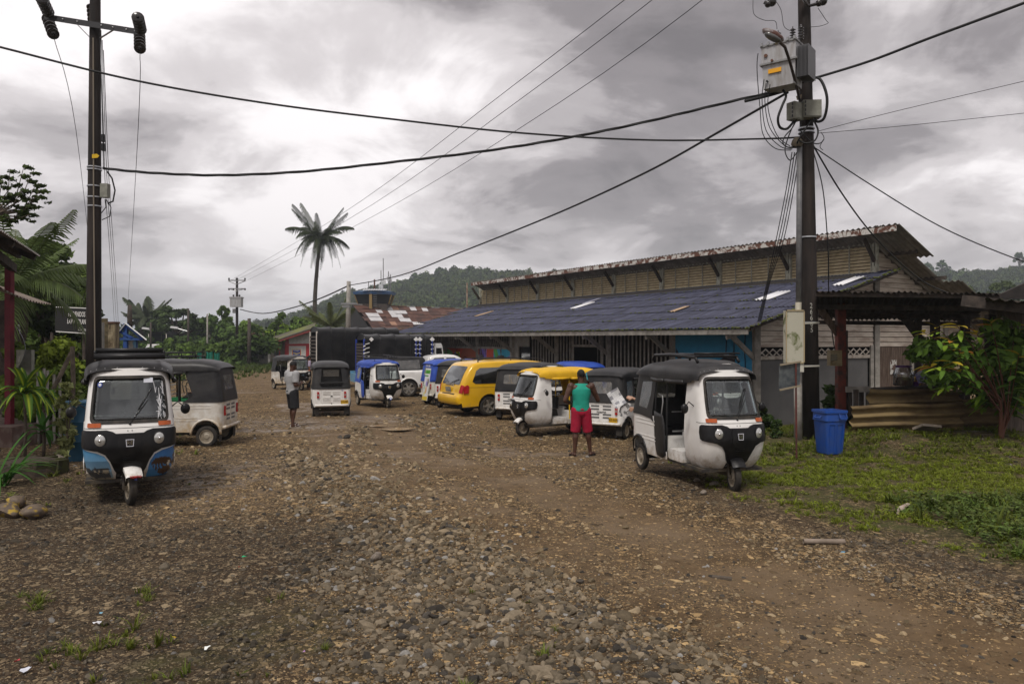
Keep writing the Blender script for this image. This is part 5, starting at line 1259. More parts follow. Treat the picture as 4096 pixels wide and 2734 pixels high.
class Body:
 def __init__(s, prof, Wd, belt, ztop, wheels, wr, sill, round_=.10, tumble=.16, nose=.10, ends=None):
  "prof runs from the rear bottom over the roof to the front bottom (y,z)"
  s.prof = resamp(chaikin(prof, 2), .10); s.W = Wd; s.belt = belt; s.ztop = ztop; s.wh = wheels; s.wr = wr; s.sill = sill; s.rd = round_; s.tum = tumble
  ys = [p[0] for p in s.prof]; s.y0, s.y1 = min(ys), max(ys); s.nose = nose
  s.len = [0]
  for a, b_ in zip(s.prof[:-1], s.prof[1:]): s.len.append(s.len[-1]+math.hypot(b_[0]-a[0], b_[1]-a[1]))
  inn = []
  for i, p in enumerate(s.prof):
   a = s.prof[max(0, i-1)]; b_ = s.prof[min(len(s.prof)-1, i+1)]; ty, tz = b_[0]-a[0], b_[1]-a[1]; L = math.hypot(ty, tz) or 1
   # travelling rear->front over the top the inside lies to the left of the direction in (y,z) with y decreasing
   nyz = (tz/L, -ty/L);
   inn.append((p[0]-nyz[0]*s.rd, p[1]-nyz[1]*s.rd))
  s.inn = inn; s.nrm = [((p[0]-q[0])/s.rd, (p[1]-q[1])/s.rd) for p, q in zip(s.prof, inn)]
 def hw(s, y, z):
  f = 1-s.tum*max(0, (z-s.belt)/(s.ztop-s.belt))**1.2-.05*max(0, (s.belt*.75-z)/s.belt)
  e = max(0, (abs(y-(s.y0+s.y1)/2)/((s.y1-s.y0)/2)-.72)/.28); return s.W/2*f*(1-s.nose*e**2.2)
 def side(s, y, z, off=0): return Vector((s.hw(y, z)+off, y, z))
 def top(s, L, v, off=0):
  "L along the profile, v -1..1 across"
  L = min(max(L, 0), s.len[-1]-1e-4); i = int(np.searchsorted(s.len, L))-1; i = max(0, min(i, len(s.prof)-2)); f = (L-s.len[i])/(s.len[i+1]-s.len[i]+1e-9)
  lerp = lambda A: (A[i][0]*(1-f)+A[i+1][0]*f, A[i][1]*(1-f)+A[i+1][1]*f)
  p = lerp(s.prof); q = lerp(s.inn); n = lerp(s.nrm); w = s.hw(*q); av = abs(v)
  k = math.sqrt(max(0, 1-max(0, (av*w-(w-s.rd))/s.rd)**2)) if av*w > w-s.rd else 1
  cr = .035*(1-av*av); y = q[0]+n[0]*(s.rd*k+cr+off); z = q[1]+n[1]*(s.rd*k+cr+off); return Vector((v*(w+off*(1 if av > .97 else 0)), y, z))
 def Lat(s, y=None, z=None, half='rear'):
  best = min(range(len(s.prof)), key=lambda i: (abs(s.prof[i][0]-y) if y is not None else 0)+(abs(s.prof[i][1]-z) if z is not None else 0)+(0 if (i < len(s.prof)/2) == (half == 'rear') else 3)); return s.len[best]
 def shell(s, name, mat, parent):
  m = MB(); vs = list(np.linspace(-1, 1, 21)); vs = [-1, -.985, -.965, -.94, -.9]+list(np.linspace(-.8, .8, 11))+[.9, .94, .965, .985, 1]
  m.grid(lambda v, L: s.top(L, v), vs, s.len)
  arches = []
  for wy in s.wh: arches.append([(wy+(s.wr*1.16)*math.cos(R(a)), s.wr+(s.wr*1.16)*math.sin(R(a))) for a in range(-20 if s.sill < s.wr else 0, 201, 20)])
  out = list(s.inn)             # rear bottom -> front bottom
  y_f = out[-1][0]; bot = []
  for wy, ar in sorted(zip(s.wh, arches), key=lambda t_: t_[0]): bot += [p for p in reversed(ar) if p[1] >= s.sill*.98]
  outer = out+[(y_f+.03, s.sill+.05)]+bot+[(out[0][0]-.03, s.sill+.05)]
  V, Fc = cdt(outer, (), .14)
  for sg in (1, -1): m.add([(sg*s.hw(a, b_), a, b_) for a, b_ in V], Fc)
  bm = bmesh.new(); me = m.mesh(name, [mat], fixn=False); bm.from_mesh(me); bmesh.ops.remove_doubles(bm, verts=bm.verts, dist=.004); bmesh.ops.recalc_face_normals(bm, faces=bm.faces); bm.to_mesh(me); bm.free()
  me.polygons.foreach_set('use_smooth', [True]*len(me.polygons)); me.set_sharp_from_angle(angle=R(50)); return link(name, me, parent)
 def sidepanel(s, name, mat, outline, parent, off=.004, thick=.004, sides=(1, -1), holes=()):
  for sg in sides:
   patch(outline, lambda a, b_, o: Vector((sg*(s.hw(a, b_)+o), a, b_)), holes, .12, off, thick).build(name, [mat], parent, smooth=False, ang=60)
 def toppanel(s, name, mat, outline, parent, off=.004, thick=.004, holes=()):
  return patch([(v, L) for v, L in outline], lambda v, L, o: s.top(L, v, o), holes, .10, off, thick).build(name, [mat], parent, ang=60)
 def seam(s, pts, parent, sides=(1, -1), r=.006):
  for sg in sides:
   q = resamp(pts, .08); MB().tube([Vector((sg*(s.hw(a, b_)+.001), a, b_)) for a, b_ in q], r, 4).build('door_seam', [black_print], parent)
 def under(s, parent):
  m = MB(); m.box((-s.W/2+.12, s.y0+.25, s.sill), (s.W/2-.12, s.y1-.25, s.sill+.12))
  for wy in s.wh: m.box((-s.W/2+.25, wy-s.wr*1.2, s.sill), (s.W/2-.25, wy+s.wr*1.2, s.wr*2.25))
  m.build('underbody', [under], parent)
alloy = M('alloy', (.42, .41, .39), .35, (.30, .26, .2), 7, metal=.6)
yel = M('paint_yellow', (.70, .40, .008), .28, (.62, .35, .008), 2, coat=.5, mud=(.40, (.33, .20, .06)))
# ---- yellow van
x, y = place(477, 24.9, 118, 1.42)
van = empty('minivan', (x, y, gz(x, y)), R(118), 'yellow minivan with roof rails parked among the auto rickshaws, rear towards us', 'van')
vb = Body([(2.46, .40), (2.50, .48), (2.50, .64), (2.40, .72), (2.37, .95), (2.20, 1.34), (2.00, 1.62), (1.82, 1.71), (1.2, 1.76), (0, 1.77), (-.7, 1.70), (-1.0, 1.60), (-1.75, 1.12), (-2.1, 1.02), (-2.38, .90), (-2.45, .70), (-2.47, .35)], 1.90, 1.02, 1.76, (-1.48, 1.42), .335, .26)
vb.shell('body', yel, van); vb.under(van)
for sg in (-1, 1):
 for wy in (-1.48, 1.42): wheel(van, (sg*.80, wy, .325), .325, .215, 0, key='car', spokes=5)
def wn(y0, y1, z0, z1, r=.07): return rrect(y0, z0, y1, z1, r)
vb.sidepanel('side_window', glass_dark, [(2.02, 1.12), (1.86, 1.46), (1.72, 1.55), (.78, 1.57), (.70, 1.50), (.70, 1.10), (.80, 1.05), (1.92, 1.05)], van)
vb.sidepanel('side_window', glass_dark, wn(-.52, .62, 1.05, 1.55), van); vb.sidepanel('side_window', glass_dark, [(-.60, 1.53), (-.60, 1.06), (-1.52, 1.08), (-1.0, 1.45), (-.85, 1.53)], van)
La, Lb = vb.Lat(2.33, 1.05), vb.Lat(2.03, 1.60)
vb.toppanel('rear_window', glass_dark, [(q[0], q[1]) for q in rrect(-.76, La, .76, Lb, .07)], van)
Lc, Ld_ = vb.Lat(-1.62, 1.22, 'front'), vb.Lat(-1.05, 1.58, 'front')
vb.toppanel('windscreen', glass_dark, rrect(-.82, Ld_, .82, Lc, .06), van)
MB().tube([vb.top(La-.02, -.05, .03), vb.top(La+.06, -.2, .035), vb.top(La+.17, -.58, .03)], .012, 6).build('wiper', [mask_b], van)
for sg in (-1, 1):
 vb.sidepanel('tail_light', redl, [(2.32, .74), (2.33, .95), (2.20, 1.02), (2.14, .98), (2.16, .76)], van, .004, .025, (sg,))
 L0, L1 = vb.Lat(2.40, .78), vb.Lat(2.34, 1.0)
 o = vb.toppanel('tail_light', redl, [(sg*.86, L0), (sg*.99, L0), (sg*.99, L1), (sg*.90, L1)], van, .004, .02)
 m = MB(); yy = np.linspace(-.7, 1.7, 13)
 m.tube([(sg*.66, a, 1.79+.055*min(1, (a+.7)*4, (1.7-a)*4)-.02*abs(a-.4)*.3) for a in yy], .016, 6);
 for a in (-.7, .5, 1.7): m.tube([(sg*.66, a, 1.72), (sg*.66, a, 1.82)], .02, 6)
 m.build('roof_rail', [black_metal], van, smooth=True)
for a in (.0, 1.1): MB().bar((-.66, a, 1.84), (.66, a, 1.84), .05, .025).build('roof_bar', [black_metal], van)
vb.seam([(.66, .42), (.66, 1.70)], van); vb.seam([(-.56, .42), (-.56, 1.66)], van); vb.seam([(.66, .92), (2.2, .94)], van, r=.004); vb.seam([(-.5, .92), (.66, .92)], van, r=.004)
o = vb.toppanel('bumper_step', black_print, rrect(-.55, vb.Lat(2.46, .70)-.02, .55, vb.Lat(2.46, .70)+.03, .02), van)
vb.toppanel('plate_recess', M('chrome_dull', (.25, .22, .18), .35, metal=.5), rrect(-.36, vb.Lat(2.37, .99)-.03, .36, vb.Lat(2.37, .99)+.03, .02), van, .004, .03)
pl = MB().box((-.20, 0, -.075), (.20, .012, .075)).build('number_plate', [M('plate_dark', (.14, .14, .13), .5, (.3, .29, .25), 14)], van); pl.location = (0, 2.455, .86); pl.rotation_euler = (R(-4), 0, 0)
MB().box((-.86, -1.2, .60), (.86, 1.9, .95)).box((-.7, -.4, .9), (.7, -.25, 1.35)).box((-.7, .5, .9), (.7, .65, 1.3)).build('seats', [seat_m], van)
text('ZDA 604', .17, black_print, (vb.hw(-.2, .60)+.006, .10, .60), (R(90), 0, R(90)), van, .9, .001, True); o = MB().box((-.96, -.3, .52), (-.955, .3, .66)).build('side_board', [M('dull_tan', (.33, .24, .10), .6)], van)
MB().box((vb.hw(.2, .6)+.001, -.28, .50), (vb.hw(.2, .6)+.004, .48, .70)).build('number_panel', [MATS['dull_tan']], van)
for c in list(van.children):
 if c.name.startswith('lettering'): c.location.x += .004
# ---- white pickup with black canvas canopy on the bed
pw = M('paint_pickup_white', (.74, .735, .72), .25, (.68, .67, .65), 2, coat=.6, mud=(.22, (.4, .33, .24)))
x, y = place(405.3, 33.3, 108, 1.55)
pk = empty('pickup_truck', (x, y, gz(x, y)), R(108), 'white double cab pickup truck with black canvas canopy over its bed', 'pickup truck')
pb = Body([(2.62, .48), (2.64, .6), (2.62, 1.08), (2.5, 1.14), (1.0, 1.15), (.78, 1.18), (.70, 1.60), (.55, 1.78), (-.3, 1.82), (-.7, 1.76), (-1.35, 1.22), (-1.7, 1.16), (-2.45, 1.06), (-2.6, .85), (-2.62, .45)], 1.86, 1.12, 1.82, (-1.62, 1.55), .38, .42, tumble=.18)
pb.shell('body', pw, pk); pb.under(pk)
for sg in (-1, 1):
 for wy in (-1.62, 1.55): wheel(pk, (sg*.78, wy, .38), .38, .24, 0, key='pk', spokes=6)
pb.sidepanel('side_window', glass_dark, [(.55, 1.22), (.50, 1.60), (.40, 1.68), (-.02, 1.70), (-.02, 1.20)], pk); pb.sidepanel('side_window', glass_dark, [(-.12, 1.70), (-.12, 1.20), (-1.05, 1.22), (-.62, 1.62), (-.5, 1.70)], pk)
pb.toppanel('windscreen', glass_dark, rrect(-.8, pb.Lat(-.72, 1.73, 'front'), .8, pb.Lat(-1.27, 1.30, 'front'), .06), pk)
for sg in (1, -1):
 MB().bar((sg*.955, .62, 1.05), (sg*.955, .40, 1.05), .03, .035).build('door_handle', [mask_b], pk)
 wy = 1.55; MB().tube([(sg*(pb.hw(wy+.44*math.cos(R(a)), .38+.44*math.sin(R(a)))+.012), wy+.44*math.cos(R(a)), .38+.44*math.sin(R(a))) for a in range(0, 181, 12)], .028, 6).build('wheel_arch', [pw], pk, smooth=True)
pb.seam([(.74, .50), (.74, 1.15), (.70, 1.4), (.62, 1.72)], pk); pb.seam([(-.07, .5), (-.07, 1.74)], pk); pb.seam([(.93, .5), (.93, 1.12)], pk)
m = MB(); pr = [(0, 1.12), (.02, 1.62), (.10, 1.70), (1.5, 1.74), (1.66, 1.66), (1.86, 1.13)]
pts = [(2.62-q[0], q[1]) for q in pr]; pts = [(.80+q[0], q[1]) for q in pr]
cs = []
m.grid(lambda v, i: Vector((v*(.86-.10*max(0, (pts[int(i)][1]-1.2))/.5), pts[int(i)][0], pts[int(i)][1]+.02*(1-v*v))), list(np.linspace(-1, 1, 9)), list(range(6)))
for sg in (1, -1): m.poly([(sg*(.86-.10*max(0, (q[1]-1.2))/.5), q[0], q[1]) for q in pts])
can = m.build('bed_canopy', [vinyl_k], pk, ang=30)
for sg in (1, -1): MB().poly([(sg*.855, 1.05, 1.20), (sg*.855, 2.40, 1.20), (sg*.80, 2.28, 1.56), (sg*.80, 1.08, 1.60)]).build('window', [clearv], can)
# ---- covered lorries
tarp = M('tarpaulin_black', (.006, .006, .007), .36, (.020, .019, .019), 1.6, bump=1.0, bscale=1.6, rrange=.1, spec=.22)
def lorry(ox, oy, rz, l, w, h, label, corner, lash, cabcol, cs=1.0, bed=1.0):
 "origin = near rear corner of the box, box runs along +Y' (towards the cab)"
 e = empty('covered_lorry', (ox, oy, gz(ox, oy)), R(rz), label, 'lorry')
 def cover():
  m = MB(); us = list(np.linspace(0, 1, 40))
  def sec(v, q):
   yv = q*l; wr = .018*math.sin(yv*7+3*v)+.025*fbm(yv*2.2, v*5+q, 3, 41)
   bow = .03*abs(math.sin(yv*math.pi/.72))
   if v < .38: z = bed+(h-.28-bed)*v/.38; x_ = 0-wr; return Vector((x_, yv, z))
   if v > .62: z = bed+(h-.28-bed)*(1-v)/.38; return Vector((w+wr, yv, z))
   a = (v-.38)/.24*math.pi; return Vector((w/2-math.cos(a)*w/2*(1 if True else 0), yv, h-.28+math.sin(a)**.7*(.28-bow)))
  vs = list(np.linspace(0, .38, 9))+list(np.linspace(.39, .61, 15))+list(np.linspace(.62, 1, 9))
  m.grid(lambda v, q: sec(v, q), vs, us); [m.tube([sec(v, min(1, k_*.72/l+.001))+Vector((0, 0, .012 if .38 < v < .62 else 0))+Vector(((v-.5)*.05, 0, 0)) for v in np.linspace(.05, .95, 31)], .022, 5) for k_ in range(int(l/.72)+1)]; m.poly([sec(v, 0)+Vector((0, .02, 0)) for v in vs if .36 < v < .64]); m.poly([sec(v, 1) for v in vs])
  return m
 cover().build('tarpaulin', [tarp], e, ang=60)
 m = MB(); m.box((.02, .02, .95), (w-.02, l, 1.08)); m.box((w*.3-.06, 0, .62), (w*.3+.06, l+1.6, .95)); m.box((w*.7-.06, 0, .62), (w*.7+.06, l+1.6, .95)); m.build('chassis', [under], e)
 for i in range(9):
  z = 1.15+i*(h-1.5)/9; MB().bar((.04, -.02, z), (w-.04, -.02, z), .03, .10).build('rear_slat', [timber_dark], e)
 for x_ in (0, w):
  o = MB().bar((x_, -.02, .95), (x_, -.02, h-.25), .07, .07).build('corner_post', [corner], e)
 for k in range(lash):
  for x_ in (w+.05,): MB().cbox((x_, -.02, 1.2+k*(h-1.6)/lash), (.05, .10, .05), Euler((R(30), 0, 0))).build('lashing', [white_print], e)
 for wy in (.8, l-.4 if l > 4 else l+.6, l+1.5):
  for x_ in (.22, w-.22): wheel(e, (x_, wy, .42), .42, .26, key='lr', spokes=6)
 c0 = l+.12; cm = MB(); CP = [(c0, .55), (c0, 2.2), (c0+.1*cs, 2.32), (c0+1.1*cs, 2.32), (c0+1.3*cs, 2.2), (c0+1.62*cs, 1.45), (c0+1.72*cs, .9), (c0+1.7*cs, .5)]; cm.grid(lambda v, L: Vector((w/2+v*(w/2-.03), L[0], L[1])), [-1, -.95, -.5, 0, .5, .95, 1], CP)
 for x_ in (.03, w-.03): cm.poly([(x_, a, b_) for a, b_ in CP])
 cb = cm.build('cab', [cabcol], e, ang=40)
 for x_, sg in ((.025, -1), (w-.025, 1)): MB().poly([(x_+sg*.006, c0+.25*cs, 1.4), (x_+sg*.006, c0+1.45*cs, 1.4), (x_+sg*.006, c0+1.15*cs, 2.1), (x_+sg*.006, c0+.25*cs, 2.1)]).build('window', [glass_dark], cb)
 return e
cream_post = M('post_cream', (.6, .56, .5), .6)
blue_post = M('post_blue', (.02, .05, .32), .5)
t1_ = lorry(-10.8, 40.2, -66, 4.3, 2.1, 3.17, 'large lorry under a smooth black tarpaulin stretched over round bows', cream_post, 0, pw, .55)
t2_ = lorry(-7.5, 36.2, -68, 3.2, 2.0, 2.76, 'smaller lorry with creased black tarpaulin lashed to blue posts, beside the pickup', blue_post, 7, pw, .30)
for yv in (2.40, 2.58, 3.18):
 o = MB().bar((2.06, yv, 1.05), (2.06, yv, 2.45), .03, .10).build('side_post', [blue_post], t2_)
 MB().cbox((2.08, yv, 2.50), (.03, .17, .17), Euler((R(45), 0, 0))).build('pennant', [white_print], t2_)
 for k in range(6): MB().cbox((2.085, yv, 1.25+k*.2), (.02, .13, .05), Euler((R(20*(-1)**k), 0, 0))).build('lashing', [white_print], t2_)
for k in range(6): MB().cbox((2.06, .12, 1.3+k*.2), (.02, .20, .035), Euler((R(15), 0, 0))).build('lashing', [white_print], t2_)
MB().cbox((2.07, .30, 2.5), (.03, .15, .15), Euler((R(45), 0, 0))).build('pennant', [white_print], t2_)
MB().box((2.03, 2.6, 1.08), (2.07, 3.16, 1.22)).build('side_board', [blue_post], t2_)
MB().box((-.07, -.3, .55), (.0, -.05, 1.0)).box((0, -.3, .5), (1.9, -.2, .9)).build('rear_step', [M('paint_lightblue', (.08, .25, .42), .5, (.2, .3, .35), 5)], t2_)
# ---- far traffic beyond the verge
def farcar(px, py_base, Y, label, name, cat, col, w, h, kind):
 p = P(px, py_base, Y); e = empty(name, (p.x, Y, -.38), 0, label, cat)
 if kind == 'lorry':
  m = MB(); m.tube([(0, 0, 0), (0, .01, 0)], .001, 4); m = MB()
  arc = [(-w/2, .9), (-w/2, h-.3), (-w*.36, h-.06), (0, h), (w*.36, h-.06), (w/2, h-.3), (w/2, .9)]
  m.grid(lambda i, yv: Vector((arc[int(i)][0], yv, arc[int(i)][1])), list(range(7)), [0, 3.5]); m.build('tarpaulin', [tarp], e); MB().box((-w/2+.1, 3.4, .9), (w/2-.1, 3.5, h-.3)).build('bulkhead', [dark_void], e)
  MB().box((-w/2+.1, -1.7, .6), (w/2-.1, -.1, 2.1)).build('cab', [pw], e); MB().box((-w/2+.2, -1.72, 1.35), (w/2-.2, -1.70, 1.95)).build('windscreen', [glass_dark], e)
  for sg in (-1, 1): MB().box((sg*(w/2-.02)-.04, -.03, 1.0), (sg*(w/2-.02)+.04, .0, h-.3)).build('corner_post', [cream_post], e)
 else:
  m = MB(); m.grid(lambda v, L: Vector((v*w/2*(1-.12*(L[1] > 1.1)), L[0], L[1])), [-1, -.94, 0, .94, 1], [(0, .35), (0, .8), (.5, .95), (1.0, h-.08), (1.3, h), (2.6, h), (3.4, .95), (3.9, .9), (4, .4)])
  for sg in (-1, 1): m.poly([(sg*w/2*(1-.12*(b_ > 1.1)), a, b_) for a, b_ in [(0, .35), (0, .8), (.5, .95), (1.0, h-.08), (1.3, h), (2.6, h), (3.4, .95), (3.9, .9), (4, .4)]])
  m.build('body', [col], e, ang=40); MB().poly([(-w*.38, .53, 1.0), (w*.38, .53, 1.0), (w*.34, .93, h-.14), (-w*.34, .93, h-.14)]).build('windscreen', [glass_dark], e)
  for sg in (-1, 1): MB().cbox((sg*w*.36, -.01, .68), (.28, .03, .15)).build('headlight', [lensw], e)
 for sg in (-1, 1):
  for yy in ((.6, 3.1) if kind != 'lorry' else (-1.0, 2.4)): wheel(e, (sg*(w/2-.15), yy, .36), .36, .22, key='far')
 return e
farcar(157.5, 371, 96, 'far covered lorry with open dark mouth on the road beyond the kiosk', 'covered_lorry', 'lorry', pw, 2.3, 3.7, 'lorry')
farcar(147.5, 371, 92, 'far white car left of the distant lorry', 'parked_car', 'car', pw, 1.75, 1.9, 'car')
farcar(174.5, 374, 84, 'far pale blue car right of the distant lorry', 'parked_car', 'car', M('paint_paleblue', (.25, .32, .42), .3, coat=.4), 1.8, 1.6, 'car')
# ================================================================== PEOPLE  (facing -Y, origin between the feet)
def remesh(mb, name, mat, parent, vox=.012, sm=4):
 me = mb.mesh(name, [mat], fixn=False); o = bpy.data.objects.new(name, me); COL.objects.link(o)
 md = o.modifiers.new('r', 'REMESH'); md.mode = 'VOXEL'; md.voxel_size = vox
 m2 = o.modifiers.new('s', 'SMOOTH'); m2.iterations = sm; m2.factor = .5
 dg = bpy.context.evaluated_depsgraph_get(); me2 = bpy.data.meshes.new_from_object(o.evaluated_get(dg)); me2.name = name
 bpy.data.objects.remove(o); me2.polygons.foreach_set('use_smooth', [True]*len(me2.polygons))
 if not me2.materials: me2.materials.append(mat)
 return link(name, me2, parent)
def cap(m, a, b_, ra, rb, n=10):
 a = Vector(a); b_ = Vector(b_); m.tube([a, a.lerp(b_, .35), a.lerp(b_, .7), b_], ra, n, True, [ra, ra*1.04*.65+rb*.35+.004, ra*.3+rb*.7, rb]); m.ball(a, ra, n, 6); m.ball(b_, rb, n, 6)
def hand(m, wr, dirv, palm, r=.0095, curl=.5, side=1):
 d = Vector(dirv).normalized(); pn = Vector(palm).normalized(); sx = d.cross(pn).normalized()
 c = Vector(wr)+d*.05; m.cbox(c, (.001, .001, .001)); rot = Matrix((sx, d, pn)).transposed()
 m.cbox(c, (.078, .09, .028), rot, .9)
 for i in range(4):
  b0 = Vector(wr)+d*.09+sx*(-.030+.020*i); L = (.062, .074, .070, .054)[i]
  p1 = b0+d*L*.5*math.cos(curl*.5)+pn*L*.5*math.sin(curl*.5); p2 = p1+d*L*.5*math.cos(curl*1.6)+pn*L*.5*math.sin(curl*1.6); cap(m, b0, p1, r, r*.95, 6); cap(m, p1, p2, r*.95, r*.8, 6)
 b0 = Vector(wr)+d*.025+sx*(.036*side); p1 = b0+sx*.028*side+d*.03+pn*.01; p2 = p1+d*.028+pn*.018-sx*.004*side; cap(m, b0, p1, r*1.15, r, 6); cap(m, p1, p2, r, r*.8, 6)
skin_d = M('skin_dark', (.060, .027, .017), .42, (.085, .040, .026), 9); skin_m = M('skin_mid', (.17, .085, .052), .45, (.21, .11, .07), 9); skin_l = M('skin_tan', (.33, .19, .125), .45, (.38, .22, .15), 9)
hair_k = M('hair_black', (.008, .007, .007), .7)
def person(x, y, rz, label, skin=skin_d, H=1.72, shirt=None, sleeves='short', legs='shorts', lower=None, arms=None, head=(0, 0), hair='short', shoes=None, big=1.0, zoff=0, feet=None, scarf=None, pose='stand', group=None, vox=.012):
 e = empty('person', (x, y, gz(x, y)+float(relief(x, y))*.7+zoff), R(rz), label, 'person', group)
 k = H/1.74; b = big
 J = dict(pel=(0, .01, .93), wst=(0, .0, 1.08), ch=(0, .01, 1.28), nk=(0, .02, 1.44), hd=(0, .0, 1.605))
 for s_, sg in (('l', 1), ('r', -1)):
  J['sh'+s_] = (sg*.185*b, .02, 1.395); J['hp'+s_] = (sg*.088, .01, .90); J['kn'+s_] = (sg*.100, -.015, .495); J['an'+s_] = (sg*.105, .03, .085)
  J['el'+s_] = (sg*.245*b, .05, 1.12); J['wr'+s_] = (sg*.25*b, -.02, .87)
 if feet: J.update({q: v for q, v in feet.items() if q[0] != 't'})
 if arms: J.update({q: v for q, v in arms.items() if q[:2] in ('el', 'wr', 'sh')})
 J = {q: Vector(v)*k for q, v in J.items()}
 m = MB()
 m.ball(J['pel'], .135*k*b, 14, 10, (1.12, .82, .85)); m.ball(J['wst'], .125*k*b, 14, 10, (1.05, .78, 1.1)); m.ball(J['ch'], .15*k*b, 14, 10, (1.12, .74, 1.05))
 cap(m, J['ch']+Vector((-.10*b, .01, .07))*k, J['ch']+Vector((.10*b, .01, .07))*k, .085*k, .085*k)
 cap(m, J['nk']-Vector((0, 0, .05)), J['hd']-Vector((0, -.015, .06)), .062*k, .055*k)
 yaw, pit = R(head[0]), R(head[1]); hr = Matrix.Rotation(yaw, 3, 'Z') @ Matrix.Rotation(pit, 3, 'X')
 hc = J['hd']+hr @ Vector((0, -.012, 0)); hp = lambda a, b_, c: hc+hr @ (Vector((a, b_, c))*k)
 m.ball(hp(0, .008, .02), .095*k, 16, 12, (.80, .98, 1.02), hr); m.ball(hp(0, -.025, -.045), .070*k, 12, 8, (.84, .95, 1.0), hr)
 cap(m, hp(0, -.098, .004), hp(0, -.112, -.024), .010*k, .015*k, 8); m.ball(hp(0, -.088, -.052), .022*k, 8, 6, (1.3, .7, .5), hr); m.ball(hp(0, -.078, -.095), .024*k, 8, 6)
 for sg in (-1, 1): m.ball(hp(sg*.030, -.084, .026), .018*k, 8, 6, (1.3, .6, .5), hr); m.ball(hp(sg*.076, .005, -.005), .026*k, 8, 6, (.35, .7, 1.1), hr)
 for s_, sg in (('l', 1), ('r', -1)):
  m.ball(J['sh'+s_], .066*k*b, 10, 8); cap(m, J['sh'+s_], J['el'+s_], .056*k*b, .043*k*b); cap(m, J['el'+s_], J['wr'+s_], .044*k*b, .027*k*b)
  d = (arms or {}).get('hd'+s_, (0, -.1, -1)); pn = (arms or {}).get('hp'+s_, (-sg, 0, 0)); hand(m, J['wr'+s_], d, pn, .0098, (arms or {}).get('cu'+s_, .5), (arms or {}).get('ts'+s_, sg))
  cap(m, J['hp'+s_], J['kn'+s_], .092*k*b, .060*k); kn, an = J['kn'+s_], J['an'+s_]; m.tube([kn, kn.lerp(an, .3)+Vector((0, .018, 0)), kn.lerp(an, .65)+Vector((0, .008, 0)), an], .05, 10, True, [.058*k, .062*k, .045*k, .036*k]); m.ball(kn, .058*k, 10, 6)
  m.ball(an, .038*k, 8, 6); t_ = an+(Vector(feet['t'+s_]) if feet and 't'+s_ in feet else Vector((sg*.02, -.16, -.055))); hl = an+Vector((0, .025, -.05)); cap(m, hl, t_, .032*k, .022*k, 8); m.ball(an.lerp(t_, .5), .036*k, 10, 6, (1.1, 1, .7)); m.ball(t_+Vector((0, .02, 0)), .034*k, 10, 6, (1.3, 1.1, .6))
  if shoes:
   so = MB(); mid = hl.lerp(t_, .5); dv = (t_-hl); ang = math.atan2(dv.x, -dv.y); so.lathe((mid.x, mid.y, mid.z-.038), (0, 0, 1), [(0, .001), (0, 1), (.016, 1), (.016, .001)], 20)
   so.v = [((p[0]-mid.x)*.055*1, (p[1]-mid.y)*.145, p[2]) if True else p for p in so.v]; rt = Matrix.Rotation(ang, 3, 'Z'); so.v = [tuple(rt @ Vector((p[0], p[1], 0))+Vector((mid.x, mid.y-.0, p[2]))) for p in so.v]
   if shoes == 'flip': so.tube([an+Vector((.045, -.05, -.05)), t_+Vector((.0, .03, .028)), an+Vector((-.045, -.05, -.05))], .006, 5)
   so.build('flip_flop' if shoes == 'flip' else 'shoe', [white_print if shoes == 'flip' else hair_k], e, ang=40)
 remesh(m, 'body', skin, e, vox)
 for sg in (-1, 1):
  MB().ball(hp(sg*.031, -.0905, .012), .0085*k, 8, 6, (1.2, .5, .8), hr).build('eye', [M('eye_white', (.5, .47, .44), .2)], e, smooth=True)
 if hair:
  h = MB()
  if hair == 'short': h.ball(hp(0, .014, .034), .096*k, 16, 12, (.82, .99, .98), hr)
  if hair == 'curly':
   h.ball(hp(0, .03, .035), .108*k, 14, 10); [h.ball(hp(random.uniform(-.1, .1), .03+random.uniform(-.03, .08), random.uniform(-.12, .12)), .035*k, 8, 6) for _ in range(26)]
  if hair == 'cap': h.ball(hp(0, .01, .04), .102*k, 16, 10, (.86, 1.0, .9), hr); h.cbox(hp(0, -.12, .05), (.12, .09, .012), hr)
  if hair == 'hood': h.ball(hp(0, .02, .02), .12*k, 14, 10); h.ball(J['nk'], .14*k, 12, 8, (1.2, 1, .8))
  mt = {'cap': M('cap_red', (.28, .012, .02), .6), 'hood': M('cloth_cream', (.6, .55, .45), .8)}.get(hair, hair_k)
  # keep the face free: cut by a plane tilted over the brow
  if hair in ('short', 'curly'):
   bm = bmesh.new(); me = h.mesh('hair', [mt]); bm.from_mesh(me); n_ = hr @ Vector((0, -1, -.55)); bmesh.ops.bisect_plane(bm, geom=bm.verts[:]+bm.edges[:]+bm.faces[:], plane_co=hp(0, -.060, .045), plane_no=n_, clear_outer=True);
   n2 = hr @ Vector((0, 0, -1)); bmesh.ops.bisect_plane(bm, geom=bm.verts[:]+bm.edges[:]+bm.faces[:], plane_co=hp(0, 0, -.035 if hair == 'short' else -.2), plane_no=n2, clear_outer=True); bm.to_mesh(me); bm.free()
   me.polygons.foreach_set('use_smooth', [True]*len(me.polygons)); link('hair', me, e)
  else: h.build({'cap': 'cap', 'hood': 'hood'}[hair], [mt], e, smooth=True)
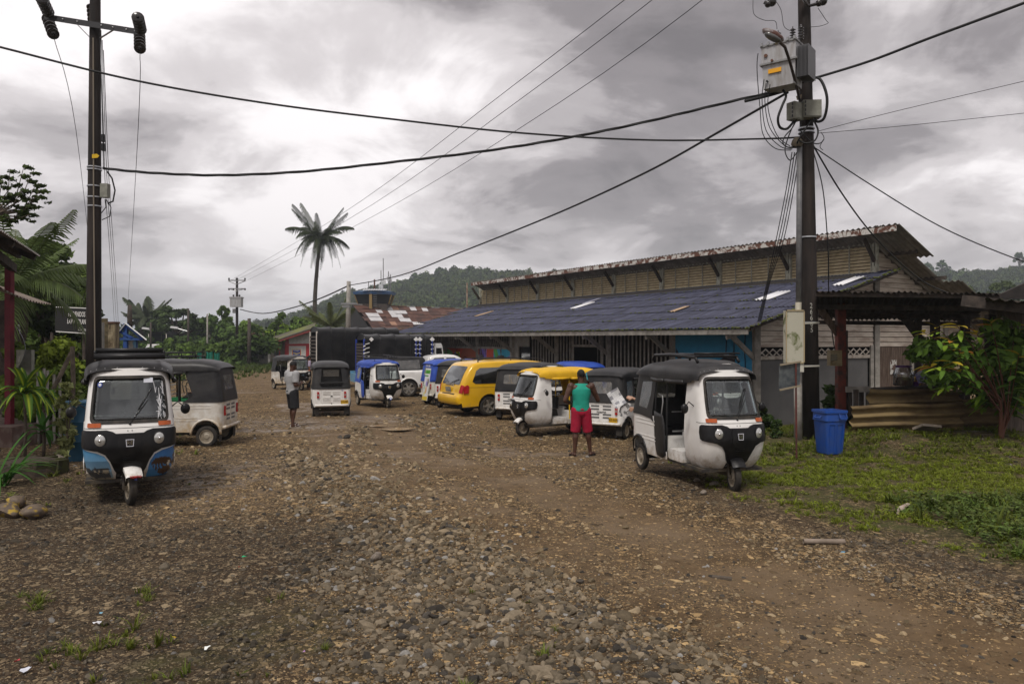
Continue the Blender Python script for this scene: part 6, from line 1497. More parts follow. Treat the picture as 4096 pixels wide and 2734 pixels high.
 if shirt:
  c = MB(); g = .018
  lowz = .86 if sleeves != 'tank' else .90
  rings = [(lowz, .158, .118), (.93, .160, .122), (1.02, .148, .116), (1.12, .150, .118), (1.24, .168, .126), (1.34, .178, .120), (1.405, .165 if sleeves != 'tank' else .11, .09), (1.455, .080 if sleeves != 'tank' else .062, .062)]
  n = 20; vs = []
  for (z, a, b2) in rings:
   for j in range(n):
    th = 2*math.pi*j/n; f = 1+.03*math.sin(3*th+z*20)+.02*math.sin(5*th-z*31); vs.append((math.cos(th)*a*b*k*f, (.012+math.sin(th)*b2*b*k*f), z*k))
  fs = [(i*n+j, i*n+(j+1) % n, (i+1)*n+(j+1) % n, (i+1)*n+j) for i in range(len(rings)-1) for j in range(n)]+[tuple(range(n-1, -1, -1)), tuple((len(rings)-1)*n+j for j in range(n))]
  c.add(vs, fs)
  if sleeves != 'tank':
   for s_ in 'lr':
    a_, b_ = J['sh'+s_], J['el'+s_]; end = a_.lerp(b_, .80) if sleeves == 'short' else b_
    c.ball(a_, .080*k*b, 10, 8); c.tube([a_, a_.lerp(end, .5), end], .07, 12, True, [.076*k*b, .072*k*b, .070*k*b])
    if sleeves == 'long': cap(c, b_, J['wr'+s_], .055*k*b, .038*k)
  else:
   for sg in (-1, 1): cap(c, (sg*.085*b*k, .06*k, 1.36*k), (sg*.095*b*k, -.045*k, 1.38*k), .042*k, .040*k); cap(c, (sg*.09*b*k, .02, 1.40*k), (sg*.07*b*k, .045, 1.30*k), .048*k, .07*k)
  remesh(c, 'shirt', shirt, e, vox*1.0, 3)
 if lower:
  c = MB(); c.ball(J['pel']-Vector((0, 0, .05*k)), .135*k*b, 14, 10, (1.16, .86, .8)); c.tube([J['pel']+Vector((0, 0, .0)), J['pel']+Vector((0, 0, .07*k))], .15, 16, True, [.132*k*b, .105*k*b], .75)
  for s_ in 'lr':
   a_, b_ = J['hp'+s_], J['kn'+s_]
   if legs == 'shorts': end = a_.lerp(b_, 1.05); c.tube([a_, a_.lerp(end, .5), end], .1, 14, True, [.104*k*b, .096*k*b, .090*k*b]); c.ball(a_, .108*k*b, 12, 8)
   else: c.tube([a_, b_, b_.lerp(J['an'+s_], .95)], .1, 12, True, [.104*k*b, .075*k, .058*k]); c.ball(a_, .104*k*b, 12, 8)
  remesh(c, 'trousers' if legs != 'shorts' else 'shorts', lower, e, vox*1.0, 3)
 return e
cl_grey = M('cloth_grey_marl', (.30, .30, .305), .85, (.36, .36, .365), 30, bump=.8, bscale=5); cl_black = M('cloth_black', (.010, .010, .013), .8, (.02, .02, .023), 10)
cl_teal = M('cloth_teal', (.012, .26, .19), .8, (.014, .28, .20), 3, bump=.8, bscale=5); cl_red = M('cloth_crimson', (.36, .008, .035), .8, (.26, .006, .028), 3, bump=.8, bscale=5); cl_lilac = M('cloth_lilac', (.30, .25, .33), .85, (.36, .31, .40), 6); cl_white = M('cloth_white', (.6, .6, .6), .85)
# grey T-shirt man looking at his phone
X = (292.6-CX)/F*19.5
p1_ = person(X, 19.5, 132, 'man in grey T-shirt and black shorts looking down at his phone', skin_d, 1.71, cl_grey, 'short', 'shorts', cl_black, big=1.24, head=(-8, 28),
 arms=dict(ell=(.27, .02, 1.11), wrl=(.09, -.19, 1.13), elr=(-.27, .05, 1.11), wrr=(-.06, -.19, 1.10), hdl=(-.6, -.6, .3), hdr=(.5, -.7, .3), hpl=(-.3, .3, .9), hpr=(.3, .3, .9), cul=1.3, cur=1.1),
 feet=dict(hpl=(.09, 0, .90), knl=(.14, -.06, .5), anl=(.18, -.08, .085), knr=(-.14, .0, .5), anr=(-.17, .08, .085), tl=(.05, -.17, -.055), tr=(-.02, -.17, -.055)), shoes='flip')
o = MB().cbox((0, 0, 0), (.075, .15, .01)).build('phone', [black_metal], None); o.location = p1_.matrix_world @ Vector((0, 0, 0)) if False else Vector((X, 19.5, p1_.location.z))+Euler((0, 0, R(132))).to_matrix() @ Vector((.02, -.275, 1.17)); o.rotation_euler = (R(35), 0, R(132)); tag(o, 'dark phone held by the man in the grey T-shirt', 'phone')
for sg in (1,): MB().tube([(.150*1.16, -.01, .92), (.165, -.03, .75), (.185, -.05, .53)], .006, 5).tube([(.142*1.16, -.045, .92), (.16, -.07, .75), (.175, -.09, .53)], .005, 5).build('side_stripe', [M('stripe_grey', (.3, .3, .35), .7)], p1_)
# man in green vest and red shorts, phone at the right ear
X = (581-CX)/F*15.0
p2_ = person(X, 15.0, 184, 'man in green vest and red shorts holding a phone to his ear, back to us', skin_d, 1.74, cl_teal, 'tank', 'shorts', cl_red, big=1.12, head=(14, 3),
 arms=dict(elr=(-.35, -.05, 1.12), wrr=(-.17, -.12, 1.44), hdr=(.35, .15, 1), hpr=(.8, .3, 0), cur=.9, tsr=1, ell=(.33, .07, 1.12), wrl=(.15, -.17, 1.02), hdl=(-.9, -.4, 0), hpl=(-.2, .5, .6), cul=.9),
 feet=dict(knl=(.11, -.01, .5), anl=(.13, .03, .085), knr=(-.14, -.03, .5), anr=(-.19, -.04, .085), tl=(.06, -.16, -.055), tr=(-.10, -.14, -.055)), shoes='shoe')
o = MB().cbox((0, 0, 0), (.012, .075, .15)).build('phone', [M('phone_cyan', (.03, .30, .36), .3)], None); o.location = Vector((X, 15.0, p2_.location.z))+Euler((0, 0, R(184))).to_matrix() @ Vector((-.118, -.02, 1.585)); o.rotation_euler = (R(15), R(8), R(184)); tag(o, 'turquoise phone at the ear of the man in the green vest', 'phone')
X = (309-CX)/F*37.5
person(X, 37.5, 120, 'man in lilac shirt and dark trousers standing behind the 017-ABP rickshaw', skin_m, 1.72, cl_lilac, 'short', 'long', cl_black, head=(10, 15), shoes='shoe', vox=.016)
# reader whose arms and newspaper show behind the large rickshaw
X = (651-CX)/F*14.6
p4_ = person(X, 14.6, -100, 'person holding an open newspaper behind the large white rickshaw', skin_l, 1.62, cl_white, 'short', 'long', M('cloth_bluegrey', (.12, .14, .24), .8), head=(0, 20),
 arms=dict(ell=(.25, -.12, 1.16), wrl=(.17, -.38, 1.25), hdl=(-.2, -1, .15), hpl=(-.7, .1, -.5), cul=1.2, elr=(-.25, -.1, 1.08), wrr=(-.15, -.36, 1.0), hdr=(.2, -1, .0), hpr=(.7, .2, .2), cur=1.2), shoes='shoe')
def news(U, Vv):
 c = np.ones(U.shape+(3,))*.62; ln = (np.floor(Vv*130) % 2 == 0) & (fbm(U*60, Vv*60, 2, 5) > .42) & ((U*9 % 1) > .12); c[ln] = .42
 for a, b_, w_, h_ in ((.05, .22, .10, .03), (-.12, .08, .05, .05), (.16, .05, .05, .04), (-.05, -.1, .06, .03), (.12, -.18, .05, .05), (-.15, -.2, .04, .03)): c[(np.abs(U-a) < w_) & (np.abs(Vv-b_) < h_)] = [.25, .25, .27]
 return c
nm = Mattr('newsprint', .8)
pn_ = empty('newspaper', (0, 0, 0), 0, 'open newspaper held out from behind the large white rickshaw', 'newspaper')
base_ = Vector((616.5-CX, 0, 0))/F*14.55; pn_.location = (base_.x-.03, 14.3, 2-(398-341.5)/F*14.3); pn_.rotation_euler = (R(-8), R(-30), R(8)); pn_.scale = (.74, .74, .74)
painting('page', nm, lambda u, v: Vector((u, .03*math.sin(u*9+v*4)+.02*math.cos(v*11), v)), news, np.linspace(-.17, .17, 60), np.linspace(-.22, .24, 80), pn_)
pg = painting('page', nm, lambda u, v: Vector((u, .02*math.sin(u*8), v)), lambda U, Vv: np.where((fbm(U*16, Vv*16, 2, 8) > .5)[..., None], .5, .14)*np.array([1, .97, .95]), np.linspace(-.12, .12, 30), np.linspace(-.20, .20, 40), pn_); pg.location = (.03, .03, -.34); pg.rotation_euler = (0, R(50), 0)
# heads near the hall wall
for px, Yh, Hh, ht, lb, hd_ in ((523.5, 27.4, 1.70, 'short', 'short-haired man by the hall wall behind the rickshaws, head lowered', 60), (540.5, 27.0, 1.66, 'curly', 'curly-haired woman by the hall wall facing left', -60), (548.5, 26.6, 1.56, 'cap', 'person in a dark red cap beside the curly-haired woman', 0)):
 X = (px-CX)/F*Yh; person(X, Yh, hd_ if ht != 'curly' else -70, lb, skin_l if ht != 'cap' else skin_m, Hh*.99, cl_black, 'short', 'long', cl_black, head=(0, 12), hair=ht, vox=.016)
X = (294-CX)/F*90
person((294.-CX)/F*88, 88, 10, 'distant person in a cream hood walking on the grassy verge', skin_m, 1.75, M('cloth_cream', (.6, .55, .45), .8), 'long', 'long', M('cloth_khaki', (.3, .25, .17), .8), hair='hood', vox=.03)
person((276.5-CX)/F*82, 82, 30, 'man in dark clothes standing in the fire station porch', skin_d, 1.7, cl_black, 'long', 'long', cl_black, vox=.03)
person((205.5-CX)/F*16.3, 16.35, -30, 'passenger with a white sleeve leaning an arm inside the green rickshaw', skin_m, 1.55, cl_white, 'short', 'long', cl_black, arms=dict(ell=(.22, -.25, 1.2), wrl=(.12, -.48, 1.16), hdl=(0, -1, 0), hpl=(0, 0, -1)), vox=.016)
# ================================================================== POLES, LINES, STREET EQUIPMENT
creo = M('pole_creosote', (.011, .008, .007), .8, (.034, .025, .021), 5, bump=.35, bscale=22, stretch=(1, 1, .15), detail=8)
insul = M('insulator_dark', (.020, .017, .016), .25, coat=.4); band = M('steel_band', (.45, .46, .48), .35, metal=.7); box_g = M('box_grey_weathered', (.18, .18, .15), .6, (.28, .28, .24), 5, bump=.1); tank_g = M('tank_grey_streaked', (.36, .36, .37), .5, (.22, .20, .18), 3, stretch=(3, 3, .5), lo=.45, hi=.75)
def insulator_string(m, a, b_, n=5, r=.115):
 a = Vector(a); b_ = Vector(b_); d = (b_-a); L = d.length; d.normalize()
 m.tube([a, b_], .018, 6)
 for i in range(n):
  c = a+d*(L*(i+.6)/(n+.2)); m.lathe(c, d, [(-.035, .03), (-.03, r*.8), (-.01, r), (.012, r*.97), (.02, r*.5), (.05, .03)], 14)
def sag(a, b_, s, n=24):
 a = Vector(a); b_ = Vector(b_); return [a.lerp(b_, i/n)-Vector((0, 0, s*4*(i/n)*(1-i/n))) for i in range(n+1)]
def wire(pts, r, label, parent=None, name='power_line', cat='cable', group=None, twist=False):
 m = MB()
 if twist:
  L = 0; q = [Vector(pts[0])]
  for a, b_ in zip(pts[:-1], pts[1:]):
   k = max(2, int((Vector(b_)-Vector(a)).length/.12)); q += [Vector(a).lerp(Vector(b_), i/k) for i in range(1, k+1)]
  for ph in (0, 2.1, 4.2): m.tube([p+Vector((0, math.cos(i*.42+ph), math.sin(i*.42+ph)))*r*.62 for i, p in enumerate(q)], r*.62, 5)
 else: m.tube(pts, r, 5)
 o = m.build(name, [cable_m], parent, smooth=True)
 if parent is None: tag(o, label, cat, group)
 return o
# ---- left pole
LY = 16.5; lx = (95.3-CX)/F*LY
lp = empty('utility_pole', (lx, LY, gz(lx, LY)), 0, 'tall dark utility pole on the left with steel crossarm and disc insulators', 'utility pole')
def L_(px, py, Y=LY): return P(px, py, Y)-lp.location
o = MB().tube([L_(93.5, 441), L_(93.9, 300), L_(94.6, 160), L_(95.2, 0), L_(95.5, -25)], .2, 16, True, [.165, .150, .130, .108, .10]).build('shaft', [creo], lp, smooth=True)
MB().tube([L_(97.2, 360)-Vector((-.03, .14, 0)), L_(97.2, 200)-Vector((-.0, .14, 0)), L_(96.3, 40)-Vector((.0, .12, 0))], .014, 6).build('ground_wire_strip', [M('strip_tan', (.20, .17, .13), .7)], lp)
A, B_ = P(45, 16, LY-.15), P(141, 31.5, LY-.15)
# crossarm with its bolt holes
m = MB(); m.bar(A-lp.location, B_-lp.location, .075, .075); m.bar(A-lp.location-Vector((0, .04, .055)), B_-lp.location-Vector((0, .04, .055)), .01, .07); m.build('crossarm', [M('arm_steel_dark', (.035, .035, .038), .6)], lp)
for f in (.06, .2, .35, .6, .72, .86, .95): MB().ball(A.lerp(B_, f)-lp.location-Vector((0, .055, .02)), .016, 6, 4).build('bolt', [galv], lp)
m = MB(); m.bar(L_(74, 21), L_(92, 39.5), .045, .012); m.build('brace', [steel], lp); m = MB(); m.bar(L_(118, 27), L_(97, 40), .045, .012); m.build('brace', [steel], lp)
for (a, b_) in (((41, -3), (49, 14)), ((47, 17), (54, 36)), ((137.5, 16), (141, 31)), ((139.5, 34), (140, 50))):
 m = MB(); insulator_string(m, P(*a, LY-.9 if a[1] < 17 else LY+.6)-lp.location, P(*b_, LY-.2)-lp.location, 5, .125); m.build('insulator', [insul], lp, ang=40)
m = MB(); insulator_string(m, L_(92, 5, LY+.3), L_(93.5, 22, LY+.2), 4, .12); m.build('insulator', [insul], lp, ang=40)
for py in (167, 169.5, 186, 197, 206):
 c = L_(94.4, py); MB().lathe(c, (0, 0, 1), [(-.012, .136), (-.012, .150), (.012, .150), (.012, .136)], 16).build('band', [band], lp)
MB().box((-.08, -.07, -.15), (.08, .07, .15)).build('junction_box', [box_g], lp).location = L_(105.2, 190.5, LY)
MB().tube([L_(99, 33, LY-.1), L_(101, 70, LY-.1), L_(103, 140, LY-.2), L_(103.5, 168, LY-.15)], .008, 5).build('cable', [cable_m], lp)
MB().tube([L_(107, 171, LY), L_(112, 178, LY-.1), L_(115, 190, LY-.1), L_(113, 201, LY-.1), L_(108, 203, LY)], .018, 6).tube([L_(106, 199, LY), L_(111, 207, LY), L_(110, 216, LY), L_(102, 219.5, LY)], .010, 6).tube([L_(105, 199, LY), L_(106, 207, LY), L_(101, 213, LY)], .010, 6).build('cable_loop', [cable_m], lp)
o = MB().poly([L_(92, 154, LY-.16), L_(97, 153.5, LY-.16), L_(99.3, 155.5, LY-.16), L_(97.5, 157.5, LY-.16), L_(92, 158, LY-.16)]); o.build('warning_flag', [M('flag_yellow', (.55, .35, .01), .5)], lp)
for px, py in ((103.2, 138), (103.5, 147)): MB().cbox(L_(px, py, LY-.15), (.07, .06, .16)).build('clamp', [black_metal], lp)
# concrete stubs beside the left pole foot
for i, (px, top, w_, mt, lb) in enumerate(((99.5, 322, .10, concrete, 'pale mossy pipe standing against the foot of the left pole'), (104, 318, .09, M('post_mossy', (.10, .085, .05), .9, (.22, .17, .10), 9, bump=.4), 'mossy square post just right of the left pole'))):
 c = P(px, 400, LY+.5+i*.3); zb = gz(c.x, c.y); e = empty('fence_post', (c.x, c.y, zb), 0, lb, 'post'); MB().tube([(0, 0, 0), (0, 0, P(px, top, c.y).z-zb)], w_, 10 if i == 0 else 4).build('shaft', [mt], e)
c = P(109.7, 400, 18); zb = gz(c.x, c.y); e = empty('metal_cabinet', (c.x, c.y, zb), 0, 'rust-stained upright cabinet between the left pole and the kiosk', 'cabinet'); zt = P(110, 323, 18).z-zb
MB().box((-.17, -.1, 0), (.17, .1, zt)).build('case', [M('case_stained', (.26, .21, .13), .8, (.07, .05, .03), 4, bump=.3, stretch=(3, 3, .6))], e); MB().box((-.13, -.105, .3), (.13, -.10, zt-.15)).build('door', [M('door_stained', (.30, .25, .16), .8, (.08, .055, .03), 5)], e); MB().box((-.19, -.12, zt), (.19, .12, zt+.04)).build('lid', [rust], e)
c = P(116.5, 400, 19); zb = gz(c.x, c.y); e = empty('fence_post', (c.x, c.y, zb), 0, 'slim dark post between the stained cabinet and the kiosk', 'post'); MB().tube([(0, 0, 0), (0, 0, P(116, 322, 19).z-zb)], .07, 8).build('shaft', [timber_dark], e)
# ---- right pole with transformer
RY = 15.6; rx = (811-CX)/F*RY
rp = empty('utility_pole', (rx, RY, gz(rx, RY)), 0, 'tall creosoted pole on the right with transformer, street lamp and a tangle of cables', 'utility pole')
def Rr(px, py, Y=RY): return P(px, py, Y)-rp.location
MB().tube([Rr(811.5, 445), Rr(809.5, 300), Rr(807, 150), Rr(804, 0), Rr(803, -60)], .2, 18, True, [.175, .158, .140, .122, .115]).build('shaft', [creo], rp, smooth=True)
MB().tube([Rr(798.5, 310, RY-.25), Rr(799.5, 145, RY-.2)], .055, 10).build('conduit', [M('conduit_grey', (.10, .10, .105), .5, (.16, .16, .16), 5)], rp, smooth=True)
MB().cyl(Rr(798.3, 311, RY-.25), Rr(798.4, 302, RY-.25), .062, 10).build('conduit_collar', [M('pvc_cream', (.5, .47, .38), .6)], rp)
MB().tube([Rr(798, 445, RY-.25), Rr(798, 362, RY-.25)], .08, 10).build('lower_pipe', [concrete], rp, smooth=True)
m = MB(); m.lathe(Rr(797, 146, RY-.2), (0, 0, 1), [(-.02, .09), (.05, .12), (.12, .10), (.18, .05)], 12); m.build('conduit_hood', [M('hood_brown', (.10, .08, .055), .7)], rp, smooth=True)
# meter cabinet
m = MB(); m.box((-.18, -.06, -.53), (.18, .10, .53)); m.build('cabinet', [M('cabinet_mildew', (.44, .42, .34), .75, (.10, .12, .035), 3.0, bump=.2, lo=.52, hi=.62, detail=9, dist=.6)], rp).location = Rr(794, 336.2, RY-.42)
m = MB(); m.box((-.19, -.075, -.54), (.19, -.06, -.515)); m.box((-.19, -.075, .515), (.19, -.06, .54)); m.box((-.19, -.075, -.54), (-.17, -.06, .54)); m.box((.17, -.075, -.54), (.19, -.06, .54)); m.build('cabinet_rim', [M('rim_tan', (.35, .28, .17), .7)], rp).location = Rr(794, 336.2, RY-.42)
for py in (323, 366): MB().bar(Rr(801, py, RY-.4), Rr(819, py-.7, RY-.24), .03, .03).box(*[tuple(Rr(801.5, py, RY-.45)+Vector((s*.04, s*.02, s*.11))) for s in (-1, 1)]).build('bracket', [M('bracket_cream', (.5, .48, .42), .5)], rp)
for py in (237, 322, 365, 128.5, 132.5, 66, 81):
 MB().lathe(Rr(804+py*.0175, py), (0, 0, 1), [(-.014, .14), (-.014, .168), (.014, .168), (.014, .14)], 18).build('band', [band], rp)
# transformer
T = empty('transformer', P(782.5, 67.5, RY-.5), R(-38), 'grey pole transformer with yellow PA 010 plate under the street lamp', 'transformer')
m = MB(); m.cbox((0, 0, -.24), (.86, .62, .72), None, 1.06); m.build('lower_tank', [tank_g], T)
m = MB(); m.cbox((0, 0, .30), (.94, .70, .52)); m.build('upper_tank', [tank_g], T)
m = MB(); m.cbox((0, 0, .07), (1.02, .78, .05)); m.cbox((0, 0, .58), (1.0, .76, .05)); m.build('flange', [M('flange_grey', (.22, .22, .22), .5)], T)
for i in range(6): MB().cbox((-.45+.18*i, -.38, .62), (.06, .06, .09)).build('clamp', [steel], T)
for i, x_ in enumerate((-.12, .28, .50)):
 m = MB(); m.tube([(x_, 0, .6), (x_, 0, 1.02)], .035, 8)
 for j in range(5): m.lathe((x_, 0, .68+.075*j), (0, 0, 1), [(-.02, .04), (0, .085), (.02, .04)], 12)
 m.tube([(x_, 0, 1.0), (x_, 0, 1.08)], .015, 6); m.build('bushing', [M('porcelain', (.06, .055, .055), .25, coat=.5)], T, smooth=True)
for i in range(9): MB().box((.50+.035*i, -.30, -.45), (.512+.035*i, .35, .40)).build('cooling_fin', [M('fin_dark', (.10, .10, .105), .5)], T)
MB().cyl((-.34, -.36, .30), (-.34, -.39, .30), .05, 12).cyl((-.16, -.36, .12), (-.16, -.42, .12), .035, 8).build('gauge', [rust], T);
MB().cyl((-.3, -.34, -.42), (-.3, -.40, -.42), .03, 8).build('drain_valve', [black_metal], T)
MB().box((-.28, -.345, -.23), (.08, -.335, -.11)).build('number_plate', [M('plate_orange', (.70, .33, .01), .5)], T).rotation_euler = (R(-3), 0, 0)
text('PA 010', .10, black_print, (-.10, -.352, -.172), (R(87), 0, 0), T, .9, .001, True)
MB().bar((.40, .1, -.3), (.78, .35, -.3), .06, .06).bar((.40, .1, .3), (.78, .35, .3), .06, .06).build('hanger', [steel], T)
T.scale = (.72, .72, .72)
# street lamp
SL = empty('street_lamp', P(800, 100, RY-.1), 0, 'cobra-head street lamp on a curved dark arm beside the transformer', 'street lamp')
def S_(px, py, Y): return P(px, py, Y)-SL.location
MB().tube([S_(801, 106, RY-.15), S_(797, 88, RY-.6), S_(790, 62, RY-1.4), S_(785, 47, RY-1.8), S_(779, 41, RY-2.0)], .028, 8).build('arm', [M('arm_dark', (.05, .035, .03), .6)], SL, smooth=True)
m = MB(); c = S_(773, 35, RY-2.1); rt = Euler((R(10), R(28), 0)).to_matrix()
m.ball(c, .19, 18, 12, (1.15, .62, .42), rt); m.build('lamp_head', [M('lamp_shell_rusty', (.20, .18, .18), .5, (.08, .03, .02), 8, lo=.45, hi=.55)], SL, smooth=True)
m = MB(); m.ball(c+Vector((-.01, -.02, -.045)), .16, 16, 10, (1.1, .6, .42), rt); m.build('lens', [M('lamp_lens', (.10, .10, .10), .15, coat=.5)], SL, smooth=True)
MB().cyl(S_(776.5, 44, RY-2.05), S_(776, 40, RY-2.05), .025, 8).build('photocell', [M('cell_cream', (.4, .36, .2), .5)], SL)
# splice boxes
for i, (px, py, sx, lb, ry_) in enumerate(((795, 111.5, .27, 'l', 30), (811, 109.5, .36, 'r', -4))):
 b_ = MB(); b_.cbox((0, 0, 0), (sx, .2, .35)); b_.cbox((0, -.105, 0), (sx*.9, .02, .31)); o = b_.build('junction_box', [box_g], rp, ang=30); o.location = Rr(px, py, RY-.28); o.rotation_euler = (0, 0, R(ry_))
 for j in range(4): q = MB().cbox((0, -.13, 0), (.02, .02, .05)); q_ = q.build('hinge', [black_metal], rp); q_.location = Rr(px-(8 if i else 5), py-6+4*j, RY-.30)
MB().poly([Rr(796, 96, RY-.2), Rr(802, 94, RY-.2), Rr(801, 99, RY-.2), Rr(797, 100, RY-.2)]).build('bent_plate', [M('plate_tan', (.25, .2, .13), .6)], rp)
# pole number painted down the shaft
for i, ch in enumerate('26665'):
 y_ = RY-.164+.0; text(ch, .15, M('stencil_worn', (.5, .49, .45), .8, (.09, .08, .07), 25, lo=.5, hi=.66), Rr(811.2+i*.15, 305.5+i*6.0, RY-.185), (R(90), 0, 0), rp, .8, .001)
# loops and drops around the pole
loops = [([(811, 77, -.2), (820, 79, -.4), (826, 92, -.5), (827, 105, -.5), (824, 118, -.4), (818, 121.5, -.3), (814, 118.5, -.3)], .028),
 ([(783, 90, -.5), (786, 96, -.6), (782, 106, -.7), (778, 118, -.7), (780, 127, -.6), (787, 128.5, -.4), (794, 121, -.3)], .026),
 ([(797, 119, -.3), (792, 128, -.4), (785, 136, -.5), (783, 143, -.5), (788, 147, -.4), (795, 146, -.2)], .012), ([(796, 120, -.3), (789, 135, -.4), (785, 150, -.5), (790, 160, -.5), (797, 152, -.3)], .012),
 ([(813, 119, -.3), (818, 130, -.3), (815, 140, -.4), (806, 143, -.4), (799, 140, -.3)], .018), ([(811, 119, -.2), (806, 128, -.4), (800, 137, -.4), (797, 143, -.3)], .018),
 ([(800, 130, -.3), (812, 142, -.3), (820, 143, -.3), (824, 139, -.3)], .012), ([(821, 132, -.2), (824, 138, -.2), (820, 146, -.2), (823, 150, -.2)], .007)]
for q, r in loops:
 pp = [Rr(a, b_, RY+c) for a, b_, c in q]; pp = [Vector(v) for v in pp]
 def cat(pp):
  out = []
  for i in range(len(pp)-1):
   p0 = pp[max(i-1, 0)]; p1 = pp[i]; p2 = pp[i+1]; p3 = pp[min(i+2, len(pp)-1)]
   for j in range(6): t_ = j/6; out.append(.5*((2*p1)+(-p0+p2)*t_+(2*p0-5*p1+4*p2-p3)*t_*t_+(-p0+3*p1-3*p2+p3)*t_**3))
  return out+[pp[-1]]
 MB().tube(cat(pp), r, 6).build('cable_loop', [cable_m], rp, smooth=True)
for q in ([(758, 53), (757, 70), (760, 108), (763, 134), (775, 148), (791, 150)], [(764, 79), (762, 100), (766, 130), (780, 146), (792, 149)], [(766, 83), (765, 104), (770, 128), (784, 145), (793, 148)], [(770, 84), (768, 108), (777, 135), (790, 146)]):
 MB().tube(cat([Rr(a, b_, RY-.7+.4*i/5) for i, (a, b_) in enumerate(q)]), .009, 5).build('cable_drop', [cable_m], rp, smooth=True)
for q in ([(753, 0), (754, 14), (764, 20), (775, 21), (777, 29)], [(775, 0), (781, 10), (784, 26), (791, 31)], [(818, 8), (826, 20), (828, 23), (820, 26), (809, 27)]):
 MB().tube(cat([Rr(a, b_, RY-.4) for a, b_ in q]), .006, 5).build('jumper_wire', [cable_m], rp, smooth=True)
for q in ([(764, 2), (768, 4), (772, 2)], [(801, -6), (808, 6), (816, 4), (823, 1)]):
 MB().tube([Rr(a, b_, RY-.4) for a, b_ in q], .035, 6).ball(Rr(q[-1][0], q[-1][1], RY-.4), .09, 10, 6).ball(Rr(q[-1][0]-4, q[-1][1]+2, RY-.4), .07, 10, 6).build('fuse_cutout', [insul], rp, smooth=True)
MB().bar(Rr(740, -8, RY-.3), Rr(850, -8, RY-.3), .09, .09).bar(Rr(810, -60, RY-.3), Rr(700, -62, RY-.3), .09, .09).build('crossarm', [steel], rp)
# ---- long lines
def through(pts, n=10):
 return cat([P(a, b_, c) for a, b_, c in pts])
wire(through([(-60, 32, 12.2), (0, 47, 12.4), (131, 79.5, 13), (262, 102.5, 13.5), (392, 119, 14), (523, 133, 14.6), (654, 140, 15.1), (767, 138.5, 15.5), (800, 137, 15.6)]), .020, 'thick sagging cable crossing from the left edge to the right pole', cat='cable')
wire(through([(103, 168, 16.4), (150, 172.5, 16.3), (218, 175, 16.2), (300, 171.5, 16.1), (392, 162, 16.0), (480, 151.5, 15.9), (560, 139, 15.8), (640, 123, 15.6), (741, 99, 15.4), (790, 89, 15.4)]), .026, 'twisted cable bundle strung between the left and right poles', twist=True)
wire(through([(745, 101, 15.2), (770, 95, 15.3), (790, 89, 15.4)]), .034, 'short spliced cable end hanging at the transformer pole')
wire(through([(788, 92, 15.4), (720, 131, 17), (654, 168, 19), (580, 203, 22), (523, 227, 25), (460, 252, 30), (400, 275, 37), (349, 285, 48)]), .028, 'cable running from the right pole down to the grey concrete pole')
wire(through([(349, 285, 48), (320, 298, 55), (290, 308, 65), (262, 313, 76), (240, 309, 85)]), .05, 'far cable sagging from the concrete pole to the distant power pole')
fpp = P(237, 300, 85)
for i, (a, b_) in enumerate((((628, 0), (703, -62)), ((655, 0), (730, -62)), ((705, 0), (781, -62)))):
 e1 = P((229, 234.5, 245)[i], 281, 85); e0 = P(b_[0], b_[1], RY-.3)
 # curve passes through the picture's own path: gentle sag
 m1 = P(*( ((515, 84), (530, 92), (560, 102))[i]), 21.5); m2 = P(*(((335, 218), (345, 221), (362, 222))[i]), 40)
 wire(cat([e0, m1, m2, e1]), .009 if i else .009, ('upper', 'middle', 'lower')[i]+' of three thin high-voltage wires slanting to the distant power pole', group='high-voltage wires')
wire(through([(815, 78, 15.6), (870, 61, 15.0), (930, 38, 14.2), (1024, 3, 13.2), (1080, -20, 12.6)]), .028, 'thick cable rising from the right pole to the upper right')
wire(through([(818, 131, 15.6), (900, 110, 15.4), (1024, 81, 15), (1080, 66, 14.8)]), .006, 'thin wire rising slightly from the right pole to the right edge')
wire(through([(818, 133, 15.6), (900, 126, 15.8), (1024, 113, 16), (1080, 107, 16)]), .006, 'thin wire running nearly level from the right pole to the right edge')
wire(through([(814, 147, 15.6), (870, 184, 15.6), (940, 226, 15.6), (1012, 257, 15.6), (1070, 275, 15.6)]), .013, 'thin black cable falling from the right pole to the right edge')
wire(through([(812, 143, 15.6), (840, 190, 16.5), (870, 231, 18), (900, 262, 19.4), (930, 285, 20.2), (975, 302, 20.5)]), .018, 'cable dropping from the right pole over the gable roof')
wire(through([(813, 150, 15.6), (823, 190, 15.6), (828, 250, 15.9), (829, 300, 16.4), (834, 345, 16.7), (842, 372, 16.9)]), .012, 'service cable hanging from the right pole to the red stall post')
for i, (a, b_) in enumerate(((789, 757.5), (791.5, 758.5), (794, 759.5), (796.5, 760.5))):
 wire(through([(a+3, 152, 15.5), (a-3, 190, 16.2), (a-13, 240, 17.5), (b_+10, 280, 19), (b_, 322, 20.2)]), .010, ('leftmost', 'second from the left', 'third from the left', 'rightmost')[i]+' of four service wires from the right pole to the hall corner', group='service wires to the hall corner')
for i, (pa, pb) in enumerate((((54, 38), (91, 262)), ((140, 52), (127, 318)))):
 a = P(pa[0], pa[1], LY+.8); c = P(pb[0], pb[1], 62 if i else 40)
 mid = P(*(((76, 130), (136.5, 160))[i]), 22)
 wire(cat([a, mid, c]), .008, ('left', 'right')[i]+' thin line falling behind the left pole', group='thin lines leaving the left pole')
for i in range(3):
 wire(through([(101+i*1.2, 30+i*10, LY+.3), (105+i*2, 180, 20), (109+i*2, 240, 26), (113+i*2, 300, 40), (116+i*2, 352, 60)]), .008, ('innermost', 'middle', 'outermost')[i]+' of three close wires just right of the left pole', group='close wires right of the left pole')
